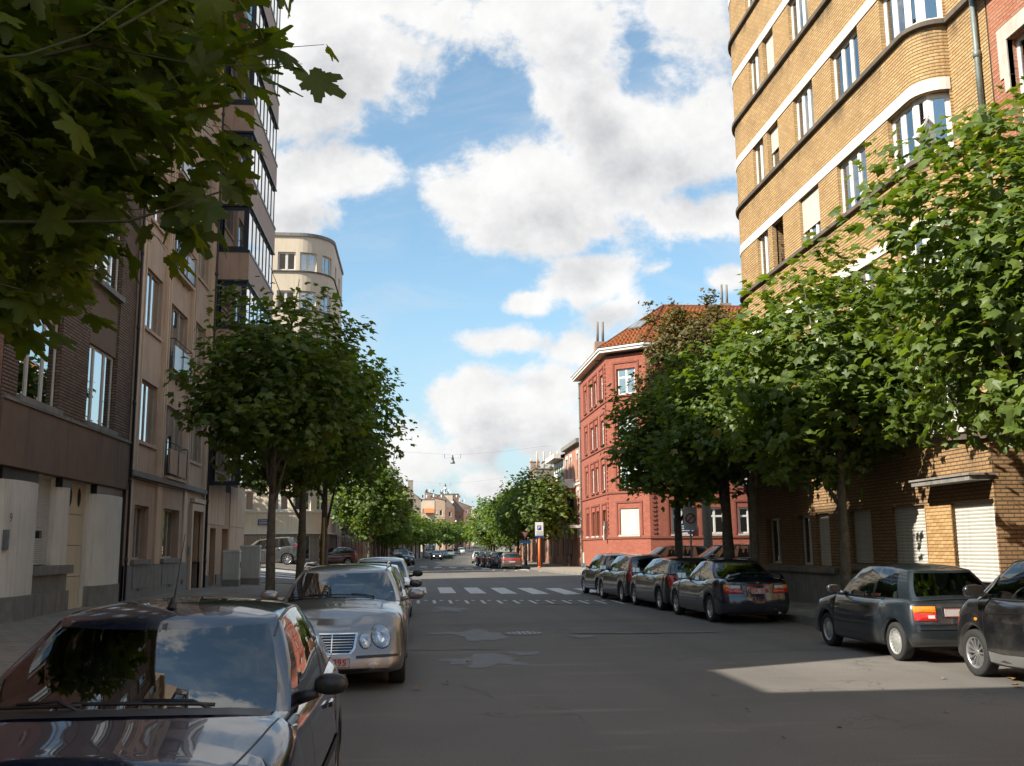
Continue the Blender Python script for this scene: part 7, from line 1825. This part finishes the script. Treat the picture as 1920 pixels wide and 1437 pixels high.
# ---- side street: people carriers on the right, hatchbacks on the left
s = spec(4.5, 1.78, 1.68, 2.72, .85, .31, .78, 1.05, 1.05, 1.30, .50, -1.95, -2.18, [(.08, .36), (.39, .66), (.69, .93)], blackpillar=True, crown=.06)
mv = Car('people_carrier', 'black people carrier parked across the side street behind the right tree trunks', (15.0, 48.6, .14), 180, s, P_['black'], 'carglass'); mv.mirror_(P_['black'], .8); mv.doors([.9, -.1, -1.1], .36)
for sg in (1, -1): mv.patch('tail_light', 'red_lamp', (-1, .3*sg, 0), [(-.60*sg, .95), (-.78*sg, .95), (-.74*sg, 1.30), (-.64*sg, 1.30)], .008, .01)
mv2 = Car('people_carrier', 'second, bluish people carrier nose-first behind the black one', (12.9, 51.2, .1), 180, s, P_['dgrey'], 'carglass'); mv2.mirror_(P_['dgrey'], .8)
s = spec(4.26, 1.77, 1.64, 2.68, .82, .32, .80, 1.05, 1.08, 1.30, .45, -1.72, -2.02, [(.07, .36), (.39, .66), (.69, .92)], blackpillar=True, crown=.05, wheel='seven', rbow=.14)
z_ = hz(-9.0, 60); sc_ = Car('people_carrier', 'grey compact people carrier with red tail light behind the nearest left tree trunk', (-8.75, 60.0, z_), 179, s, P_['grey']); sc_.mirror_(P_['grey'], .85); sc_.doors([.95, -.1, -1.05], .38)
sc_.root.rotation_euler = (0, R(5.0), R(180))
for sg in (1, -1): sc_.patch('tail_light', 'red_lamp', (-1, .45*sg, 0), [(-.58*sg, .86), (-.82*sg, .92), (-.80*sg, 1.16), (-.72*sg, 1.20)], .010, .015)
sc_.plate(-1, .72, None, .5, .11)
rear_hatch('dark red hatchback parked near the cream tower behind the left trees', (-6.6, 79.5, hz(-6.6, 79.5)), 184, P_['red'], [(-.52, .72), (-.80, .72), (-.80, .98), (-.56, .98)], H=1.44, L=4.1, hi=False)

# ---- far traffic
def front_car(label, loc, hd, pm, L=4.3, W=1.75, H=1.45, lit=False, cat='car', name='parked_car', suv=False, spx=None):
    s = spx or spec(L, W, H, L*.61, .85, .31 if not suv else .37, .68+.22*suv, .96+.2*suv, .98+.2*suv, L*.2, L*.05, -L*.40, -L*.45, [(.09, .36), (.39, .64), (.67, .90)], blackpillar=True, zb=.2+.1*suv)
    c = Car(name, label, loc, hd, s, pm, 'carglass_dark', hi=False, cat=cat); zc_ = s['top'][-2][1]-.07
    for sg in (1, -1): c.patch('headlight', 'lit_lamp' if lit else 'reflector', (1, .2*sg, 0), ell(.48*sg, zc_, .13, .07, 12), .01, .01); 
    for sg in (1, -1): c.patch('tail_light', 'red_lamp', (-1, .2*sg, 0), ell(-.6*sg, .78+.2*suv, .12, .09, 10), .01, .01)
    c.patch('grille', 'trim', (1, 0, 0), [(-.28, zc_-.16), (.28, zc_-.16), (.3, zc_-.03), (-.3, zc_-.03)], .006); c.plate(1, .42+.1*suv); c.mirror_(pm, L*.1); return c
front_car('black off-road car parked on the left beyond the junction, facing the camera', (-1.65, 104.0, 0), -87, P_['black'], 4.7, 1.88, 1.78, suv=True)
front_car('dark car behind the black off-road car on the left', (-1.15, 112.5, 0), -87, P_['bluegrey'], 4.3)
oc = front_car('oncoming dark car with headlights on in the far street', (3.0, 158.0, 0), -88, P_['darkblue'], 4.3, 1.74, 1.45, lit=True, name='moving_car')
s = spec(5.6, 2.05, 2.45, 3.3, .9, .36, 1.05, 1.35, 1.5, 2.15, 1.55, -2.70, -2.78, [(.02, .20)], crown=.05, rc=.25, taper=.03, cab_taper=.1); s['wbs'] = 1.0; s['wts'] = .86; s['ks'] = KS([(.02, .20)]) ; s['ks'] = sorted(set(s['ks']+[.4, .6, .8]))
v = front_car('white delivery van far up the street, left of the oncoming car', (2.25, 182, 0), -88, P_['white'], cat='van', name='delivery_van', spx=s)
bx = [(7.55, 83.0, P_['taupe'], 'boxy taupe hatchback with full-width red tail lights, first parked on the right beyond the junction', 4.05, 1.40),
      (6.95, 88.4, P_['black'], 'black car second in the far right row', 4.2, 1.42), (6.75, 93.6, P_['red'], 'very dark red car third in the far right row', 4.3, 1.45),
      (6.6, 99.5, P_['dgrey'], 'dark car fourth in the far right row', 4.3, 1.45)]
for (x, y, pm, lab, L, H) in bx:
    c = rear_hatch(lab, (x+.05, y, 0), 90.5, pm, [(-.40, .70), (-.78, .70), (-.78, .86), (-.40, .86)], H=H, L=L, hi=False, zt=.93)
    if y < 84: c.strip('reflector_band', 'red_lamp', (-1, 0, 0), [(-.42, .78), (.42, .78)], .12, .008)
fl = [(bend(7.2, 118), 118, 'lsilver', 'silver car with bright red tail light in the far right row'), (bend(7.2, 125), 125, 'black', 'black car just beyond the silver one in the far right row'), (bend(7.3, 133), 133, 'yellow', 'yellow car in the far right row'),
      (bend(7.3, 142), 142, 'dgrey', 'dark grey car beyond the yellow one'), (bend(7.2, 156), 156, 'bluegrey', 'bluish car near the end of the far right row'), (bend(7.2, 172), 172, 'blue', 'blue car, seen as a small shape beyond the bluish one'),
      (3.9, 180, 'grey', 'grey car in the far left row behind the planter'), (4.9, 191, 'blue', 'blue car in the far left row'), (6.6, 203, 'lsilver', 'silver car in the far left row'), (8.4, 216, 'dgrey', 'dark grey car in the far left row'), (10.0, 230, 'white', 'white car in the far left row'), (bend(5.2, 330), 330, 'white', 'tiny white car at the very end of the street')]
s = spec(4.3, 1.74, 1.46, 2.6, .85, .31, .68, .96, .96, .86, .2, -1.7, -1.95, [(.09, .36), (.39, .64), (.67, .90)])
for (x, y, pm, lab) in fl:
    c = Car('parked_car', lab, (x, y, hz(x, y)), 87.5 if x > bend(3, y) else -92.5, s, P_[pm], 'carglass_dark', hi=False)
    for sg in (1, -1): c.patch('tail_light', 'red_lamp', (-1, .2*sg, 0), ell(-.6*sg, .78, .14, .1, 10), .01, .01); c.patch('headlight', 'reflector', (1, .2*sg, 0), ell(.5*sg, .62, .14, .07, 10), .01, .01)
# ------------------------------------------------------------------ street furniture
M['orange'] = mat('orange_post_paint', (0.62, 0.13, 0.03), .5, var=.12)
M['galv'] = mat('galvanised_steel', (0.30, 0.31, 0.31), .5, metal=.5, var=.2)
M['cabinet'] = mat('cabinet_plastic', (0.55, 0.56, 0.52), .6, var=.1, streak=.3)
M['signwhite'] = mat('sign_white', (0.75, 0.75, 0.73), .4, var=.05)
M['signred'] = mat('sign_red', (0.50, 0.02, 0.02), .4, var=.05)
M['signblue'] = mat('sign_blue', (0.02, 0.06, 0.30), .4, var=.08)
M['signlblue'] = mat('sign_light_blue', (0.05, 0.22, 0.55), .4, var=.08)
M['sage'] = mat('sign_picture', (0.45, 0.50, 0.42), .5, var=.2, scale=12)
# utility cabinets at the left corner
for (x, y, w, d, h, lab) in ((-7.35, 41.3, .62, .35, 1.42, 'lower grey-green utility cabinet against the wall at the left corner'), (-7.0, 43.6, .80, .40, 1.62, 'taller pale utility cabinet with a projecting cap, nearer the side street')):
    t = empty('utility_cabinet', (x, y, zleft(x, y)), lab, 'utility cabinet')
    q = MB(); q.box(-w/2-.02, w/2+.02, -d/2-.02, d/2+.02, -.05, .26); q.build('plinth', M['greystone'], t)
    q = MB(); q.box(-w/2, w/2, -d/2, d/2, .262, h-.08); o = q.build('cabinet_body', M['cabinet'], t)
    q = MB(); q.hexa([(-w/2-.03, -d/2-.03, h-.078), (w/2+.03, -d/2-.03, h-.078), (w/2+.03, d/2+.03, h-.078), (-w/2-.03, d/2+.03, h-.078), (-w/2, -d/2, h), (w/2, -d/2, h), (w/2, d/2, h), (-w/2, d/2, h)]); q.build('cap', M['cabinet'], t)
    q = MB(); q.box(w/2+.001, w/2+.012, -d/2+.03, d/2-.03, .32, h-.14); q.box(-w/2+.03, -.01, -d/2-.012, -d/2-.001, .32, h-.14); q.box(.01, w/2-.03, -d/2-.012, -d/2-.001, .32, h-.14); q.build('door', M['cabinet'], o)
    q = MB(); q.box(w/2+.012, w/2+.03, -.02, .02, .7, .95); q.build('handle', M['trim'], o)
# parking sign on an orange post
t = empty('parking_sign', (9.75, 80.4, .12), 'white parking sign on an orange post at the far right corner of the junction', 'sign')
q = MB(); q.tube([(0, 0, 0), (0, 0, 2.5)], .10, 12); q.tube([(0, 0, 0), (0, 0, .12)], .15, 12); q.build('post', M['orange'], t)
q = MB(); q.box(-.33, .33, -.12, -.08, 2.42, 3.62); o = q.build('sign_panel', M['signwhite'], t)
q = MB(); q.box(-.15, .15, -.135, -.121, 3.0, 3.36); q.build('parking_symbol', M['signblue'], o)
q = MB(); q.box(-.24, .24, -.135, -.121, 2.62, 2.92); q.build('picture', M['sage'], o); q = MB(); q.box(-.33, .33, -.135, -.121, 2.42, 2.56); q.build('blue_footer', M['signblue'], o)
text_mesh('P', .36, M['signwhite'], o, (0, -.139, 3.18), (R(90), 0, 0), bold=.004)
t = empty('give_way_sign', (8.95, 83.5, .12), 'back of a small triangular sign and pale blue plate half behind the parking sign', 'sign')
q = MB(); q.tube([(0, 0, 0), (0, 0, 2.9)], .035, 8); q.build('post', M['galv'], t)
q = MB(); q.poly([(-.38, -.04, 2.95), (0, -.04, 2.3), (.38, -.04, 2.95)]); q.poly([(.38, -.02, 2.95), (0, -.02, 2.3), (-.38, -.02, 2.95)]); o = q.build('triangle', M['signred'], t); q = MB(); q.poly([(-.25, -.045, 2.88), (0, -.045, 2.45), (.25, -.045, 2.88)]); q.build('triangle_face', M['signwhite'], o)
q = MB(); q.box(-.48, .48, -.05, -.03, 1.95, 2.2); q.build('blue_plate', M['signlblue'], t)
t = empty('direction_sign', (bend(10.5, 118), 118, .13), 'round blue arrow sign far up the right pavement', 'sign'); q = MB(); q.tube([(0, 0, 0), (0, 0, 2.6)], .04, 8); q.build('post', M['galv'], t)
q = MB(); q.lathe([(.0, -.05), (.38, -.05), (.38, -.03), (0, -.03)], (0, 0, 2.2), 'y', 20); o = q.build('disc', M['signlblue'], t); q = MB(); q.obox((0, -.06, 2.2), (.18, 0, -.12), (0, .005, 0), (.03, 0, .05)); q.build('arrow', M['signwhite'], o)
# sign on the right pavement, turned away, with a red prohibition ring
t = empty('no_entry_sign', (8.55, 31.0, .15), 'pale rectangular sign with a red ring on a thin post among the right trees', 'sign')
q = MB(); q.tube([(0, 0, 0), (0, 0, 2.95)], .032, 8); q.build('post', M['galv'], t)
q = MB(); q.box(-.21, .21, -.055, -.03, 2.05, 2.78); o = q.build('sign_panel', M['signwhite'], t)
q = MB(); q.lathe([(.125, -.062), (.165, -.062), (.165, -.056), (.125, -.056)], (0, 0, 2.42), 'y', 24); q.obox((0, -.060, 2.42), (.09, 0, .09), (0, .002, 0), (.012, 0, -.012)); q.build('red_ring', M['signred'], o)
t = empty('sign_post', (-3.05, 33.4, .14), 'thin ochre post beside the pale tree trunk on the left pavement', 'post'); M['ochre'] = mat('ochre_post', (0.34, 0.24, 0.08), .7); q = MB(); q.tube([(0, 0, 0), (0, 0, 2.6)], .045, 8); q.build('pole', M['ochre'], t)
# hanging lamps on span wires
M['wire'] = mat('span_wire', (0.03, 0.03, 0.03), .5)
for (x, y, z, s_, lit, lab) in ((3.5, 100, 10.35, 1.0, 0, 'nearest street lamp hanging on wires over the middle of the street'), (4.16, 150, 10.7, 1.0, 1, 'second hanging street lamp with a bright globe further along'), (8.9, 232, 8.0, .9, 1, 'tiny third hanging street lamp low over the far houses'), (6.9, 195, 10.7, .8, 1, 'small hanging street lamp against the roof jumble')):
    t = empty('hanging_street_lamp', (x, y, z), lab, 'street lamp')
    q = MB(); q.lathe([(.0, .62), (.05, .6), (.07, .42), (.12, .30), (.13, .12)], n=16); o = q.build('lamp_housing', M['trim'], t)
    q = MB(); q.lathe([(.13, .12), (.24, -.16), (.25, -.24), (.23, -.24), (.0, -.20)], n=18); q.build('lamp_shade', M['zinc'] if not lit else M['signwhite'], t)
    q = MB(); q.tube([(-12, 0, 1.6), (-5, 0, .95), (-.5, 0, .66), (0, 0, .62), (.5, 0, .66), (5, 0, .95), (10, 0, 1.6)], .007, 4); q.tube([(-.8, 0, .3), (-.06, 0, .34)], .008, 4); q.tube([(.06, 0, .34), (.8, 0, .3)], .008, 4)
    for sx_ in (-.8, .8):
        q.tube([(sx_, 0, .3), (sx_*1.02, 0, .75)], .02, 5)
    q.build('span_wire', M['wire'], t)
# bollards and planter on the refuge in the far street
M['hedge'] = leafmat('hedge_leaf', (0.03, 0.07, 0.015), (0.07, 0.12, 0.03), .3)
V, F, T = [], [], []; r_ = random.Random(8)
for k in range(900):
    p = Vector((r_.uniform(-1.6, 1.6), r_.uniform(-1.2, 1.2), r_.uniform(.1, .5))); n = (Vector((0, 0, 1))+rv(r_)).normalized(); y = rv(r_); y = (y-n*y.dot(n)).normalized(); put_leaf(V, F, T, p, y.cross(n), y, n, .18, QUADL, r_.random(), .2)
t = empty('planter', (4.3, 170, 0), 'low green planting on the refuge beyond the oncoming car', 'planter'); o = bpy.data.objects.new('planting', leafmesh('planting', V, F, T, M['hedge'])); link(o, t); o['kind'] = 'stuff'
q = MB(); q.box(-1.8, 1.8, -1.4, 1.4, 0, .14); q.build('kerb_ring', M['kerb'], t)
for k, x in enumerate((2.6, 3.3)):
    t = empty('bollard', (x, 166.5, 0), ('left of two white bollards by the far refuge', 'right of two white bollards by the far refuge')[k], 'bollard'); q = MB(); q.lathe([(.16, 0), (.16, .7), (.12, .82), (0, .85)], n=10); q.build('shaft', M['signwhite'], t)
# small posts and wheelie bins on the pavements near the red house
for (x, y, lab) in ((12.6, 83.2, 'dark litter bin standing by the red corner house drainpipe'),):
    t = empty('litter_bin', (x, y, .14), lab, 'bin'); q = MB(); q.lathe([(.12, 0), (.2, .45), (.22, .95), (.24, .96), (.22, 1.02), (0, 1.05)], n=14); q.build('bin_body', M['trim'], t)
t = empty('gate_pillar', (bend(11.8, 97), 97, .13), 'pale stone gate pillar between the far right houses and the trees', 'pillar'); q = MB(); q.box(-.25, .25, -.25, .25, 0, 2.6); q.box(-.3, .3, -.3, .3, 2.6, 2.75); q.build('shaft', M['stonepale'], t)
